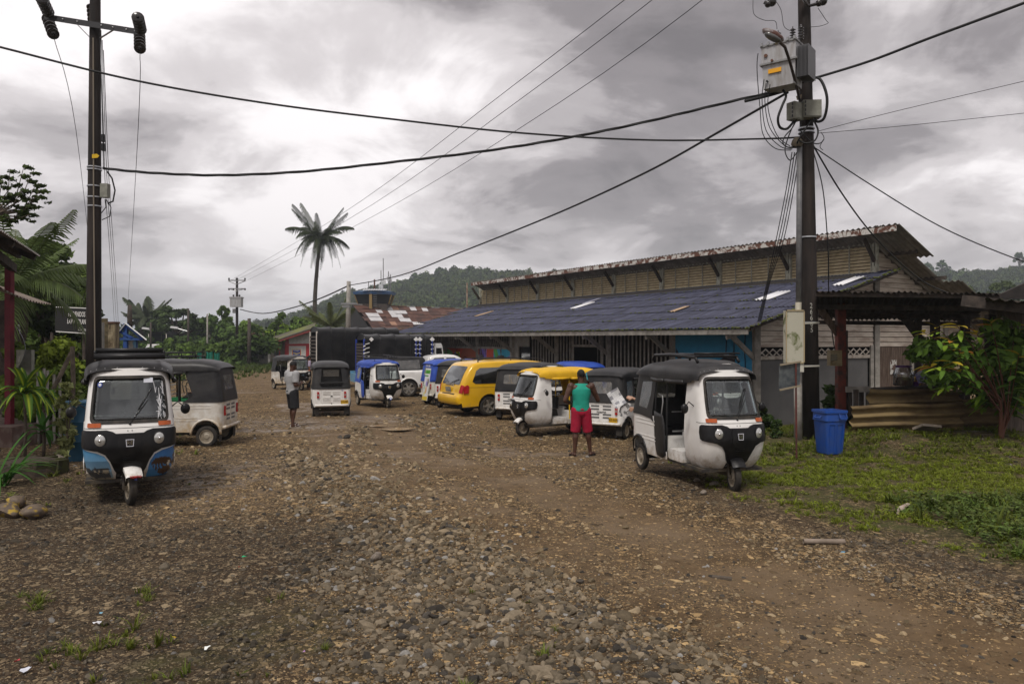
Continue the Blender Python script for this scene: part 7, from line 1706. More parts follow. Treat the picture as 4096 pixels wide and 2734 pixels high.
wire(through([(91, 265, 16.6), (88, 285, 20), (82, 300, 22)]), .010, 'short drooping wire left of the left pole')
# ---- red-brown sign seen from behind
sg_ = empty('signboard', (P(796.5, 400, 12.9).x, 12.9, gz(3.5, 12.9)), 0, 'square signboard seen from behind on a thin rusty post, in front of the mildewed cabinet', 'sign')
zb = sg_.location.z; q = lambda px, py: P(px, py, 12.9)-sg_.location
MB().tube([q(795.8, 363), q(796.5, 457)], .016, 6).build('post', [M('post_redrust', (.12, .028, .022), .7, (.06, .03, .025), 9)], sg_)
MB().add([tuple(v) for v in (q(780, 364.5)+Vector((0, .03, 0)), q(801, 361)+Vector((0, .03, 0)), q(800.5, 385.5)+Vector((0, .03, 0)), q(779.5, 390)+Vector((0, .03, 0)), q(780, 364.5)+Vector((0, .05, 0)), q(801, 361)+Vector((0, .05, 0)), q(800.5, 385.5)+Vector((0, .05, 0)), q(779.5, 390)+Vector((0, .05, 0)))], [(0, 1, 2, 3), (7, 6, 5, 4), (0, 4, 5, 1), (1, 5, 6, 2), (2, 6, 7, 3), (3, 7, 4, 0)]).build('board', [M('board_back', (.035, .042, .050), .5, (.12, .13, .13), 4)], sg_)
MB().bar(q(780, 364.5), q(801, 361), .03, .03).bar(q(779.5, 389.5), q(800.5, 385.2), .03, .03).build('batten', [M('batten_tan', (.24, .20, .14), .7)], sg_)
# ---- blue rubbish bin
bx_, by_ = (829.5-CX)/F*13.5, 13.5
bn_ = empty('rubbish_bin', (bx_, by_, gz(bx_, by_)+.01), R(12), 'tall square blue plastic bin standing on the grass by the pole', 'bin'); bn_.scale = (.80, .80, .97)
bl = M('plastic_blue', (.012, .062, .30), .42, (.03, .07, .24), 4, bump=.05)
bm = MB(); w0, w1, hb = .205, .265, .80
def rr(w, z, r=.05): return [Vector((x_, y_, z)) for x_, y_ in rrect(-w, -w, w, w, r, 3)]
secs = [(w0, 0), (w0+.005, .02), (w0+(w1-w0)*.75, .60), (w0+(w1-w0)*.75+.018, .61), (w1-.005, hb-.05), (w1+.02, hb-.045), (w1+.02, hb), (w1-.01, hb), (w0, .06)]
vs = [];
for w_, z_ in secs: vs += rr(w_, z_)
n = 16; bm.add(vs, [(i*n+j, i*n+(j+1) % n, (i+1)*n+(j+1) % n, (i+1)*n+j) for i in range(len(secs)-1) for j in range(n)]+[tuple(range(n-1, -1, -1)), tuple((len(secs)-1)*n+j for j in range(n))])
bm.build('bucket', [bl], bn_, ang=35)
for x_ in (-.1, .09): MB().bar((x_-.06, -w0-.012, .05), (x_-.07, -w0-.052, .55), .012, .012).bar((x_+.06, -w0-.012, .05), (x_+.065, -w0-.052, .55), .012, .012).bar((x_-.07, -w0-.052, .55), (x_+.065, -w0-.052, .55), .012, .012).build('moulded_rib', [bl], bn_)
for sg in (-1, 1):
 MB().tube([(sg*(w1+.0), -.10, .70), (sg*(w1+.05), -.10, .66), (sg*(w1+.05), .10, .66), (sg*(w1), .10, .70)], .014, 6).build('handle', [bl], bn_)
MB().bar((.05, -w1-.045, .66), (.22, -w1-.045, .66), .03, .03).bar((.05, -w1-.01, .74), (.05, -w1-.045, .66), .02, .03).bar((.22, -w1-.01, .74), (.22, -w1-.045, .66), .02, .03).build('handle', [bl], bn_)
# ---- distant poles
def fpole(px, py0, py1, Y, r, label, mat=creo, arms=(), lamp_=None, extra=None, top=None):
 b_ = P(px, py1, Y); e = empty('utility_pole' if lamp_ is None else 'street_lamp', b_, 0, label, 'pole' if lamp_ is None else 'street lamp')
 t_ = P(px if top is None else top, py0, Y)-b_; MB().tube([(0, 0, 0), t_*.5, t_], r, 10, True, [r, r*.88, r*.75]).build('shaft', [mat], e, smooth=True)
 for (pz, x0, x1) in arms: MB().bar(P(x0, pz, Y-.1)-b_, P(x1, pz, Y-.1)-b_, .12, .12).build('crossarm', [steel], e)
 if lamp_: x1, z1 = lamp_; MB().tube([P(px, z1+4, Y)-b_, P(x1+4, z1+1, Y)-b_], .05, 6).build('arm', [steel], e); MB().cbox(P(x1+1, z1, Y)-b_, (.95, .35, .22), Euler((0, R(8), 0)), .8).build('lamp_head', [M('lamp_pale', (.5, .5, .5), .4)], e)
 return e, b_
e, b_ = fpole(237, 277.5, 363, 85, .17, 'distant double-crossarm power pole with a twin-bushing transformer', arms=((280, 228.5, 245.5), (288.3, 228.5, 245.5)))
for py in (280, 288.3):
 for x_ in (229, 236.5 if py < 285 else 233.5, 245): MB().tube([P(x_, py-.4, 84.9)-b_, P(x_, py-2.4 if py < 285 else py+1.5, 84.9)-b_], .09, 6).build('insulator', [insul], e)
MB().tube([P(229, 288.3, 84.9)-b_, P(236.5, 290.5, 84.9)-b_, P(245, 288.3, 84.9)-b_], .05, 5).tube([P(228.5, 280.5, 84.9)-b_, P(236.5, 284, 84.9)-b_, P(245.5, 280.5, 84.9)-b_], .05, 5).build('brace', [steel], e)
MB().cbox(P(236.5, 301.5, 84.6)-b_, (1.25, .7, 1.15)).cbox(P(236.5, 297.3, 84.6)-b_, (1.4, .8, .12)).build('transformer', [tank_g], e)
for x_ in (233.5, 239.5): MB().tube([P(x_, 297, 84.6)-b_, P(x_, 294.3, 84.6)-b_], .10, 8).build('bushing', [insul], e)
MB().cbox(P(234.5, 310.5, 84.8)-b_, (.35, .3, .5)).build('junction_box', [steel], e)
fpole(249.2, 318, 365, 72, .20, 'bare dark pole stub standing in front of the shack', timber_dark)
fpole(347.8, 281, 345, 48, .17, 'grey concrete pole rising behind the lorries', concrete, arms=((303.3, 341, 357), (306, 342, 350)), top=348.8)
fpole(188.3, 308, 352, 88, .14, 'distant dark lamp pole in front of the wide spreading tree', timber_dark, lamp_=(173.5, 327))
fpole(150.8, 322, 352, 92, .13, 'small lamp pole at the left of the tree line', timber_dark, lamp_=(145, 328))
fpole(207.3, 313.5, 362, 80, .10, 'thin pale pole between the street lamp and the power pole', concrete)
fpole(169.7, 323.5, 340, 100, .13, 'short concrete pole among the far bushes', concrete)
fpole(129.8, 304.5, 330, 40, .14, 'dark pole standing up behind the kiosk roof', timber_dark)
# ================================================================== TREES AND PLANTS
leafm = Mattr('leaf_green', .55, trans=.25, spec=.18, grain=.25, gscale=1.5); leaff = Mattr('leaf_far', .75, trans=.15, spec=.15)
bark = M('bark', (.07, .055, .042), .9, (.15, .12, .09), 6, bump=.4, bscale=20)
def limbs(m, base, tips, r0, seed=0, fork=.35):
 g = random.Random(seed); base = Vector(base); hub = base+Vector((0, 0, (max(t_[2] for t_ in tips)-base.z)*fork))
 m.tube([base, base.lerp(hub, .5)+Vector((g.uniform(-.1, .1)*r0*4, 0, 0)), hub], r0, 8, True, [r0*1.15, r0*.9, r0*.75])
 for t_ in tips:
  t_ = Vector(t_); mid = hub.lerp(t_, .5)+Vector((g.uniform(-1, 1), g.uniform(-1, 1), g.uniform(0, 1)))*(t_-hub).length*.12; m.tube([hub, mid, t_], r0*.4, 6, False, [r0*.5, r0*.32, r0*.10])
def tree(px, ptop, Y, wpx, label, tone=(.05, .08, .02), n=1400, leaf=.32, style='round', name='tree', base=None, seed=None, trunk=.16, cat='tree', group=None, mat=None, flat=.8):
 seed = seed if seed is not None else int(px*7+Y)
 g = random.Random(seed); zb = gz((px-CX)/F*Y, Y) if base is None else base; c = P(px, ptop, Y); h = c.z-zb; w = wpx/F*Y
 e = empty(name, (c.x, Y, zb), 0, label, cat, group); bl = []
 rs = min(math.sqrt(w*h), w*1.3)
 if style == 'round':
  for i in range(30): a = g.uniform(0, 6.28); zz2 = g.uniform(.22, .90); d = w*.46*math.sqrt(g.random())*(1-.55*max(0, zz2-.55)/.45); bl.append((d*math.cos(a), d*math.sin(a)*.8, h*zz2, rs*g.uniform(.10, .19)))
 if style == 'umbrella':
  for i in range(34): a = g.uniform(0, 6.28); d = math.sqrt(g.random())*w*.48; bl.append((d*math.cos(a), d*math.sin(a)*.6, h*(.93-.38*(d/(w*.5))**2)+g.uniform(-.05, .03)*h, w*g.uniform(.05, .10)))
 if style == 'bush':
  for i in range(30): a = g.uniform(0, 6.28); d = .48*math.sqrt(g.random())*w; bl.append((d*math.cos(a), d*math.sin(a)*.7, h*g.uniform(.08, .88)*(1-.9*(d/w)**1.5), rs*g.uniform(.10, .19)))
 if style == 'sparse':
  for i in range(12): a = g.uniform(0, 6.28); d = g.uniform(.1, .48)*w; bl.append((d*math.cos(a), d*math.sin(a)*.6, h*g.uniform(.55, .97), w*g.uniform(.06, .13)))
 V, Fq, T = leafcloud(bl, n, leaf, seed, tone=tone, flatten=flat if style != 'umbrella' else .45)
 link('crown', mesh_np('crown', V, Fq, mat or leaff, T), e)
 m = MB(); k = min(len(bl), 9 if style != 'umbrella' else 14); limbs(m, (0, 0, -.1), [b_[:3] for b_ in bl[:k]], trunk, seed, .3 if style != 'umbrella' else .45); m.build('trunk', [bark], e, smooth=True)
 return e
def frond_mesh(L=3.2, n=34, leafl=.62, droop=.9, seed=0, w=.035, tone=(.05, .075, .02), lift=.45, comb=0.0):
 g = random.Random(seed); V = []; Fq = []; T = []; rach = []
 for i in range(n+1):
  f = i/n; x_ = L*(f-.16*f*f*droop); z_ = L*(lift*f-droop*.62*f*f); rach.append(Vector((x_, 0, z_)))
 for i in range(2, n):
  f = i/n; p = rach[i]; d = (rach[i+1]-rach[i-1]).normalized(); l = leafl*math.sin(math.pi*min(1, f*.86+.12))**.6*g.uniform(.8, 1.1)
  for sg in (-1, 1):
   out = (Vector((d.x*.55, sg*(1-comb*.6), d.z*.55-.38-.5*comb))).normalized(); tip = p+out*l+Vector((0, 0, -l*.28*g.uniform(.5, 1.4))); mid = p+out*l*.5+Vector((0, 0, .02)); wv = d*w
   k = len(V); V += [p-wv*.5, p+wv*.5, mid+wv*.5, mid-wv*.5, tip+wv*.12, tip-wv*.12]; Fq += [(k, k+1, k+2, k+3), (k+3, k+2, k+4, k+5)]; c = g.uniform(.65, 1.25); T += [tuple(q*c for q in tone)]*6
 for i in range(n):
  p, q = rach[i], rach[i+1]; r_ = .03*(1-i/n)+.006; k = len(V); V += [p+Vector((0, -r_, 0)), p+Vector((0, r_, 0)), q+Vector((0, r_, 0)), q+Vector((0, -r_, 0))]; Fq.append((k, k+1, k+2, k+3)); T += [(.10, .10, .03)]*4
 return mesh_np('frond', V, Fq, leafm, T)
def palm(base, top, nf, L, label, seed=0, trunkr=.16, tone=(.045, .07, .018), name='palm_tree', droops=(.3, 1.35), bend=.3, nuts=True, w=.05, leafl=.7, az=None, comb=0, fk=None):
 base = Vector(base); top = Vector(top); e = empty(name, base, 0, label, 'palm tree'); g = random.Random(seed); t_ = top-base
 pts = [t_*f+Vector((bend*math.sin(f*math.pi), 0, 0)) for f in np.linspace(0, 1, 10)]
 if t_.length > .8:
  m = MB(); m.tube(pts, trunkr, 10, True, [trunkr*(1.25-.55*f) for f in np.linspace(0, 1, 10)])
  m.build('trunk', [M('palm_bark', (.035, .028, .022), .9, (.09, .075, .06), 3, bump=.4, stretch=(1, 1, 4))], e, smooth=True)
 vs = [frond_mesh(L*s, 34, leafl*s, d_, seed+i, w, tone, lf, comb) for i, (s, d_, lf) in enumerate(((1, droops[0], .9), (.95, droops[0]*1.1, .62), (1, sum(droops)/2, .45), (.95, droops[1], .25), (.8, .35, 1.3)))]
 for i in range(nf):
  a = i*2.399+g.uniform(-.2, .2) if az is None else g.uniform(*az); k = (i*5//nf) if i < nf else 0; o = link('frond', vs[[4, 0, 1, 2, 3][min(4, k)]], e); o.location = t_; o.rotation_euler = (g.uniform(-.3, .3), g.uniform(-.22, .25), a); s = g.uniform(.68, 1.15); o.scale = (s, s, s)
 if nuts:
  for i in range(5): a = g.uniform(0, 6.28); MB().ball(t_+Vector((math.cos(a)*.28, math.sin(a)*.28, -.35)), .14, 8, 6).build('coconut', [M('coconut_green', (.09, .10, .03), .5)], e)
 return e
palm(P(316.5, 368, 104), P(320.3, 238, 104), 38, 4.9, 'tall slender coconut palm standing alone against the sky behind the lorries', 3, .30, w=.12, leafl=.95, comb=.35, bend=-.5, tone=(.032, .046, .013), droops=(1.0, 2.2))
# tree line beyond the square
dk, md, br = (.062, .105, .022), (.105, .17, .028), (.19, .28, .03)
tree(175, 304.5, 100, 62, 'wide umbrella-shaped rain tree in the far tree line', (.04, .062, .018), 5200, .34, 'umbrella', 'rain_tree', trunk=.4)
for px, pt, Y, w_, tn, st, lb in (
 (126, 327, 112, 26, dk, 'round', 'rounded dark tree just right of the kiosk in the far line'), (141, 322, 116, 22, dk, 'round', 'dark tree under the two small palms'),
 (155, 318, 112, 26, dk, 'round', 'dark tree at the left shoulder of the rain tree'), (197, 316, 112, 24, dk, 'round', 'dark tree behind the right side of the rain tree'),
 (212, 312, 98, 22, dk, 'round', 'small domed tree right of the rain tree'), (226, 305.5, 102, 18, md, 'sparse', 'thin airy tree left of the distant power pole'),
 (224, 319, 98, 26, dk, 'round', 'dark broad tree left of the distant power pole'), (247, 320, 92, 22, md, 'round', 'mid-green tree just right of the distant power pole'),
 (262, 321, 93, 28, br, 'bush', 'bright yellow-green tree above the shack'), (279, 313, 94, 22, md, 'sparse', 'thin papaya-like tree left of the fire station roof'),
 (279, 322, 95, 26, br, 'round', 'bright tree behind the fire station'), (301, 314, 96, 24, md, 'round', 'leafy tree beside the tarpaulin of the large lorry'),
 (312, 318, 90, 20, md, 'round', 'tree at the foot of the tall palm')):
 tree(px, pt, Y, w_, lb, tn, 2400, .34, st, trunk=.14)
for i, (px, pt, Y, w_, tn, lb) in enumerate(((122, 341, 84, 22, md, 'low bush beside the kiosk'), (138, 340, 88, 24, dk, 'low dark bush behind the distant cars'), (166, 337, 84, 30, md, 'green bush behind the right-hand distant car'), (190, 338, 82, 30, md, 'bush around the foot of the street lamp'), (207, 342, 80, 22, dk, 'dark bush behind the pale thin pole'), (222, 338, 79, 26, md, 'bush behind the green netting'), (238, 336, 76, 22, md, 'vine-covered bush at the foot of the power pole'), (254, 329, 76, 22, br, 'bright vine bush covering the shack roof'), (150, 334, 96, 26, dk, 'dark bush behind the distant lorry'), (180, 330, 98, 30, dk, 'dark bush under the rain tree'))):
 tree(px, pt, Y, w_, lb, tn, 2000, .26, 'bush', 'bush', trunk=.06, cat='bush')
palm(P(152.5, 345, 112), P(148.5, 318, 112), 16, 3.6, 'small palm with round crown at the left of the far tree line', 5, .2, nuts=False, w=.2, leafl=.9, tone=(.05, .065, .03)); palm(P(140, 345, 114), P(139.5, 320.5, 114), 14, 3.2, 'smaller palm left of its neighbour in the far tree line', 6, .2, nuts=False, w=.2, leafl=.8, tone=(.05, .065, .03))
palm(P(332, 350, 66), P(331, 326, 66), 12, 2.6, 'low bushy palm behind the large lorry', 8, .15, nuts=False, droops=(.2, .6), w=.08, leafl=.6, tone=(.09, .11, .03))
for px, pt, Y, w_, lb in ((960, 281, 130, 46, 'pale feathery tree above the stall roof'), (1004, 276, 125, 50, 'broad feathery tree at the right edge above the stall'), (950, 298, 80, 16, 'bright young tree at the end of the gable roof')):
 tree(px, pt, Y, w_, lb, (.07, .095, .03), 3400, .4, 'umbrella' if w_ > 20 else 'bush', trunk=.3)
for px, pt in ((928, 262), (942, 258), (1019, 250), (440, 266), (415, 272), (344, 300)):
 tree(px, pt, 470, 11, 'ridge-line tree '+{928: 'just right of the gable roof tip', 942: 'second right of the gable roof tip', 1019: 'at the right edge of the picture', 440: 'above the rusty hangar roof, tallest there', 415: 'right of the control tower masts', 344: 'left of the control tower'}[px], dk, 500, .9, 'umbrella', 'ridge_tree', base=hillz((px-CX)/F*470, 470)-1, trunk=.4, group='trees on the hill ridge')
# left edge: big trees, palm, hedge
def tleft(px, pt, Y, w_, lb, tn, n, lf, st='round', **k): return tree(px, pt, Y, w_, lb, tn, n, lf, st, trunk=.2, mat=leafm, **k)
tleft(44, 224, 30, 78, 'large dark leafy tree behind the coconut palm on the left', (.08, .125, .022), 13000, .15)
tleft(10, 224, 27, 70, 'dark tree at the left edge behind the porch roof', (.075, .12, .022), 8000, .15)
tleft(76, 262, 33, 44, 'lighter leafy tree between the palm and the left pole', (.11, .16, .028), 5600, .14)
tleft(88, 300, 36, 30, 'dark undergrowth tree behind the welcome sign', (.03, .05, .014), 2600, .14)
tleft(104, 322, 30, 16, 'small light green tree just right of the left pole', (.06, .09, .02), 900, .11)
tleft(60, 300, 28, 60, 'dense dark tree low behind the palm fronds', (.04, .065, .014), 5000, .14)
# overhanging branch upper left
e = empty('overhanging_branch', P(-12, 260, 14), 0, 'leafy branch hanging in from the left edge against the sky', 'branch'); m = MB(); g = random.Random(5); bl = []
for tx, ty in ((10, 170), (24, 166), (32, 172), (36, 184), (34, 196), (40, 190), (12, 184), (22, 190), (6, 196), (28, 206), (18, 210), (8, 220), (30, 214), (3, 176)):
 t_ = P(tx, ty, 14)-e.location; q = P(-6, 215, 14)-e.location; mid = q.lerp(t_, .5)+Vector((0, g.uniform(-.1, .3), -.08)); m.tube([q, mid, t_], .01, 5, False, [.022, .012, .004]); bl.append((t_.x, t_.y+.1, t_.z, .11)); bl.append((mid.x+.1, mid.y, mid.z+.03, .09)); bl.append((mid.x*.4+t_.x*.6, mid.y, mid.z*.4+t_.z*.6+.07, .10)); bl.append((mid.x*.3+t_.x*.7+.1, mid.y, mid.z*.3+t_.z*.7-.09, .07))
m.build('branch', [bark], e); V, Fq, T = leafcloud(bl, 1250, .045, 4, tone=(.055, .085, .016), flatten=.3); link('foliage', mesh_np('foliage', V, Fq, leafm, T), e)
palm(P(12, 352, 22), P(12, 286, 22), 19, 3.0, 'coconut palm on the left with long fronds drooping over the welcome sign', 21, .17, nuts=False, w=.07, leafl=.75, tone=(.09, .13, .035), droops=(.6, 1.5))
for i, (px, pt, Y, w_) in enumerate(((26, 324, 16.6, 46), (50, 321, 17.5, 52), (72, 333, 18, 44), (86, 348, 19.5, 30), (62, 350, 16, 50), (34, 348, 15.6, 44), (114, 343, 24, 18))):
 lb = ('tall hedge bush nearest the red post', 'tall yellow-green hedge bush below the palm', 'hedge bush under the welcome sign', 'low hedge bush at the foot of the left pole', 'dense bush behind the leaning stick', 'dense low bush behind the dracaenas', 'light bush beside the kiosk post')[i]
 tree(px, pt, Y, w_, lb, ((.26, .34, .04) if i in (1, 6) else (.17, .25, .035)), 4600, .085, 'bush', 'hedge_bush', trunk=.05, cat='bush', mat=leafm, flat=.9)
tree(67, 366, 11.9, 19, 'variegated pale-leaved bush beside the front left rickshaw', (.30, .33, .13), 1100, .055, 'bush', 'variegated_bush', trunk=.025, cat='bush', mat=leafm); tree(80, 372, 12.6, 14, 'small variegated bush behind the blue barrel', (.24, .28, .10), 600, .05, 'bush', 'variegated_bush', trunk=.02, cat='bush', mat=leafm)
# dracaenas with striped leaves
def blade(L, w, droop, stripe=True, seed=0):
 V = []; Fq = []; T = []; n = 9; dkg = (.05, .15, .02); ye = (.48, .58, .04)
 for i in range(n+1):
  f = i/n; x_ = L*(f-.10*f*f); z_ = L*(.75*f-droop*f*f); ww = w*math.sin(math.pi*min(1, f*.8+.15))**.8*(1 if f < .95 else .3)
  for j, q in enumerate((-1, -.38, 0, .38, 1)): V.append((x_, q*ww, z_+abs(q)*ww*.35)); T.append(ye if (stripe and abs(q) < .3) else ((.12, .20, .025) if stripe and abs(q) < .5 else dkg))
 for i in range(n):
  for j in range(4): Fq.append((i*5+j, i*5+j+1, i*5+j+6, i*5+j+5))
 return mesh_np('leaf', V, Fq, leafm, T, smooth=True)
bls = [blade(.42, .055, d) for d in (.35, .8, 1.15, 1.5)]; bld = [blade(.38, .045, d, False) for d in (.5, 1.0, 1.5)]
def dracaena(px, pyb, pyt, Y, label, n=20, meshes=bls, sc=1.0, seed=1, stem=.022, scars=True):
 b_ = P(px, pyb, Y); zb = gz(b_.x, Y); e = empty('dracaena', (b_.x, Y, zb), 0, label, 'plant'); g = random.Random(seed); h = P(px, pyt, Y).z-zb
 m = MB(); m.tube([(0, 0, 0), (.02, 0, h*.5), (-.01, 0, h)], stem, 8, True, [stem*1.2, stem, stem*.8])
 for i in range(14): m.lathe((.015, 0, h*(.25+.05*i)), (0, 0, 1), [(-.01, stem*.8), (0, stem*1.5), (.01, stem*.8)], 8)
 m.build('stem', [bark], e, smooth=True)
 for i in range(n):
  f = i/n; k = min(len(meshes)-1, int(f*len(meshes))); o = link('leaf', meshes[k], e); o.location = (0, 0, h-.14*f); o.rotation_euler = (0, g.uniform(-.15, .1)-(.55 if f < .2 else 0), i*2.399); s = sc*g.uniform(.85, 1.15); o.scale = (s, s, s)
 return e
dracaena(24.5, 465, 388, 11.4, 'striped dracaena with yellow-centred leaves, nearest the porch', 22, seed=2); dracaena(43.5, 445, 391, 12.9, 'second striped dracaena behind and right of the first', 20, seed=3, sc=1.0)
dracaena(43.2, 444, 428, 12.6, 'dark-leaved short plant at the foot of the second dracaena', 9, bld, 1.1, 5)
e = empty('strap_leaf_plant', (P(-2, 480, 9.9).x, 9.9, gz(-6.8, 9.9)), 0, 'clump of long strap-shaped leaves at the bottom left edge', 'plant'); g = random.Random(3)
sb = [blade(.75, .022, d, False) for d in (.35, .7, 1.0)]
for i in range(22): o = link('leaf', random.choice(sb), e); o.rotation_euler = (0, g.uniform(-.6, -.1), g.uniform(-1.6, 1.6)); s = g.uniform(.7, 1.1); o.scale = (s, s, s); o.location = (g.uniform(-.1, .1), g.uniform(-.1, .1), 0)
# right shrub with big separate leaves
def bigleaf(tone, seed):
 V = []; Fq = []; T = []; n = 6; L = .30; w = .045
 for i in range(n+1):
  f = i/n; x_ = L*f; ww = w*math.sin(math.pi*(f*.94+.04))**.75; z_ = -.10*L*f*f*2.2
  for q in (-1, 0, 1): V.append((x_, q*ww, z_+abs(q)*ww*.3)); T.append(tuple(c*(1.2 if q == 0 else 1) for c in tone))
 for i in range(n):
  for j in range(2): Fq.append((i*3+j, i*3+j+1, i*3+j+4, i*3+j+3))
 return mesh_np('leaf', V, Fq, leafm, T, smooth=True)
BLF = [bigleaf(t_, i) for i, t_ in enumerate(((.07, .14, .02), (.11, .21, .028), (.19, .31, .03), (.25, .36, .03), (.42, .32, .03), (.42, .18, .03)))]
YS = 14.3; sh = empty('broad_leaved_shrub', (P(1001, 433, YS).x, YS, gz(9.3, YS)), 0, 'large broad-leaved shrub with orange-tipped young leaves in front of the stall', 'shrub'); g = random.Random(12); cnt = 0
mb = MB()
tips = [(921.7, 331), (936, 325.5), (956, 324), (990.6, 321), (1015, 324), (930, 345.5), (950, 340), (976, 331), (929, 365.6), (950, 361), (959, 371), (942, 388.6), (975, 377), (979, 397), (975, 401.5), (982, 408), (1005, 380), (1019, 354), (1000.7, 347), (988, 361), (966, 350), (1022, 392), (1012, 405)]
for ti, (tx, ty) in enumerate(tips):
 dep = g.uniform(-.7, .6); tip = P(tx, ty, YS+dep)-sh.location; hub = Vector((0, 0, .45+.3*g.random())) if tx < 985 else Vector((.1, 0, .5)); mid = hub.lerp(tip, .55)+Vector((0, 0, .12+.1*g.random()))
 if tx > 998: hub = Vector((.12, .05, .2)); mid = hub.lerp(tip, .5)
 path = cat([hub, mid, tip]); mb.tube([Vector((0, 0, 0))*.4+hub*.0+Vector((g.uniform(-.03, .03), 0, 0)), hub], .022, 6, False, [.03, .02]); mb.tube(path, .01, 5, False, list(np.linspace(.016, .004, len(path))))
 nl = 12
 for i in range(nl):
  f = 1-(i/nl)*.62; idx = f*(len(path)-1); p = path[int(idx)].lerp(path[min(len(path)-1, int(idx)+1)], idx % 1);
  young = (i < 3) and ty < 372; k = g.choice((3, 4, 4, 5)) if young else (g.choice((2, 3)) if i < 5 else g.choice((0, 0, 1, 1, 2)))
  o = link('leaf', BLF[k], sh); o.location = p; d = (path[-1]-path[-3]).normalized(); az = math.atan2(d.y, d.x)+(1 if i % 2 else -1)*g.uniform(.5, 1.3)+(0 if i else .0); o.rotation_euler = (g.uniform(-.4, .4), g.uniform(-.25, .55)-(.3 if young else 0), az); s = g.uniform(.75, 1.15)*(.9 if young else 1); o.scale = (s, s, s)
mb.build('stem', [M('stem_redbrown', (.09, .035, .02), .7)], sh, smooth=True)
V, Fq, T = leafcloud([(P(px, py, YS+.5)-sh.location)[:]+(.35,) for px, py in ((925, 350), (940, 375), (1000, 330), (1018, 340), (960, 345), (980, 365), (1000, 360), (1015, 375), (965, 380), (990, 390), (1010, 395), (945, 355), (1020, 350))], 2100, .10, 5, tone=(.10, .18, .026)); o = link('inner_foliage', mesh_np('inner_foliage', V, Fq, leafm, T), sh); o['kind'] = 'stuff'
for px, pt, Y, w_, n_, lb, lf in ((764, 405, 17.6, 30, 1500, 'low dark-leaved bush by the hall corner', .06), (752, 412, 18.2, 16, 600, 'small bush left of the low dark-leaved one', .055), (832, 372, 16.6, 17, 520, 'upright young tree behind the blue bin', .10), (848, 405, 16.4, 12, 240, 'leafy sprig at the end of the sheet fence', .08), (776, 428, 15.8, 12, 300, 'round mossy cushion plant at the pole foot', .03)):
 tree(px, pt, Y, w_, lb, (.04, .07, .016), n_, lf, 'bush', 'bush', trunk=.018, cat='bush', mat=leafm)

# ================================================================== FAR BUILDINGS
red_p = M('paint_red', (.36, .02, .025), .7, (.28, .02, .02), 4); white_w = M('wall_white', (.5, .48, .46), .8, (.38, .36, .33), 4)
fs_ = empty('fire_station', P(285, 363, 83), 0, 'small red and white fire station with mossy roof and shield emblem', 'building'); q = lambda px, py, dy=0: P(px, py, 83+dy)-fs_.location
def quad(m, pts, th=.1):
 a = [Vector(p) for p in pts]; n = (a[1]-a[0]).cross(a[2]-a[0]).normalized()*th; b_ = [p+n for p in a]; k = len(a)
 return m.add(a+b_, [tuple(range(k-1, -1, -1)), tuple(range(k, 2*k))]+[(i, (i+1) % k, (i+1) % k+k, i+k) for i in range(k)])
m = MB(); quad(m, [q(286, 363), q(314, 363), q(314, 329), q(286, 339)], .15); m.build('wall', [red_p], fs_)
m = MB(); m.add([tuple(q(268, 363, 2.2)), tuple(q(287, 363, 2.2)), tuple(q(287, 340, 2.2)), tuple(q(268, 344, 2.2))], [(0, 1, 2, 3)]); m.build('porch_wall', [M('wall_cream_dim', (.30, .27, .21), .8, (.22, .19, .15), 4)], fs_)
for x0, x1, y0, y1 in ((289, 306, 345.5, 363), ): quad(MB(), [q(x0, y1, -.12), q(x1, y1, -.12), q(x1, y0, -.12), q(x0, y0, -.12)], .04).build('wall_panel', [white_w], fs_)
quad(MB(), [q(289, 343.5, -.12), q(311, 343, -.12), q(311, 332, -.12), q(289, 338, -.12)], .04).build('wall_panel', [white_w], fs_)
for px in (269.3, 279, 286): MB().bar(q(px, 363, .2 if px > 270 else -.1), q(px, 341, .2), .28 if px > 275 else .2, .2).build('post', [red_p if px > 272 else white_w], fs_)
m = MB(); quad(m, [q(258, 345.5, -1.2), q(314, 327, -1.2), q(316, 322, 4), q(268, 338, 5)], -.12); m.build('roof', [M('roof_mossy', (.085, .075, .055), .9, (.13, .15, .02), .5, bump=.4, lo=.46, hi=.62)], fs_)
MB().bar(q(259, 346.5, -1.1), q(314, 329, -1.1), .1, .22).build('bargeboard', [M('board_redbrown', (.22, .04, .035), .7)], fs_)
def shield(U, Vv):
 c = np.ones(U.shape+(3,))*np.array([.5, .48, .46]); w = np.where(Vv > .1, 1-.12*(Vv-.1), 1-.0*Vv)*.80; w = np.where(Vv < -.1, .80*np.sqrt(np.clip(1-((Vv+.1)/.88)**2, 0, 1)), w); top_ = Vv < .82-.08*np.abs(np.sin(U*3.6))
 for k, col in ((1, (.55, .38, .01)), (.92, (.45, .02, .02)), (.82, (.015, .03, .20))): c[(np.abs(U) < w*k) & (Vv < .85*k-.08*np.abs(np.sin(U*3.6))) & (Vv > -.98*k)] = col
 wing = (np.abs(Vv+.18-.30*np.abs(U)) < .13-.10*np.abs(U)) & (np.abs(U) < .62) & (np.sin(U*30) > -.6); c[wing] = (.62, .48, .02); return c
o = painting('emblem', Mattr('emblem_print', .6), lambda u, v: q(296.6, 352.4, -.20)+Vector((u*.64, 0, v*.56)), shield, np.linspace(-1, 1, 60), np.linspace(-1, 1, 60), fs_)
text('BOMBEROS', .17, white_print, q(296.6, 349.2, -.22), (R(90), 0, 0), fs_, 1, .001, True); text('COLOMBIA', .11, white_print, q(296.6, 350.6, -.22), (R(90), 0, 0), fs_, 1, .001)
sk = empty('vine_covered_shack', P(252, 366, 74), 0, 'derelict shack with brown roof overgrown by vines left of the fire station', 'building'); q = lambda px, py, dy=0: P(px, py, 74+dy)-sk.location
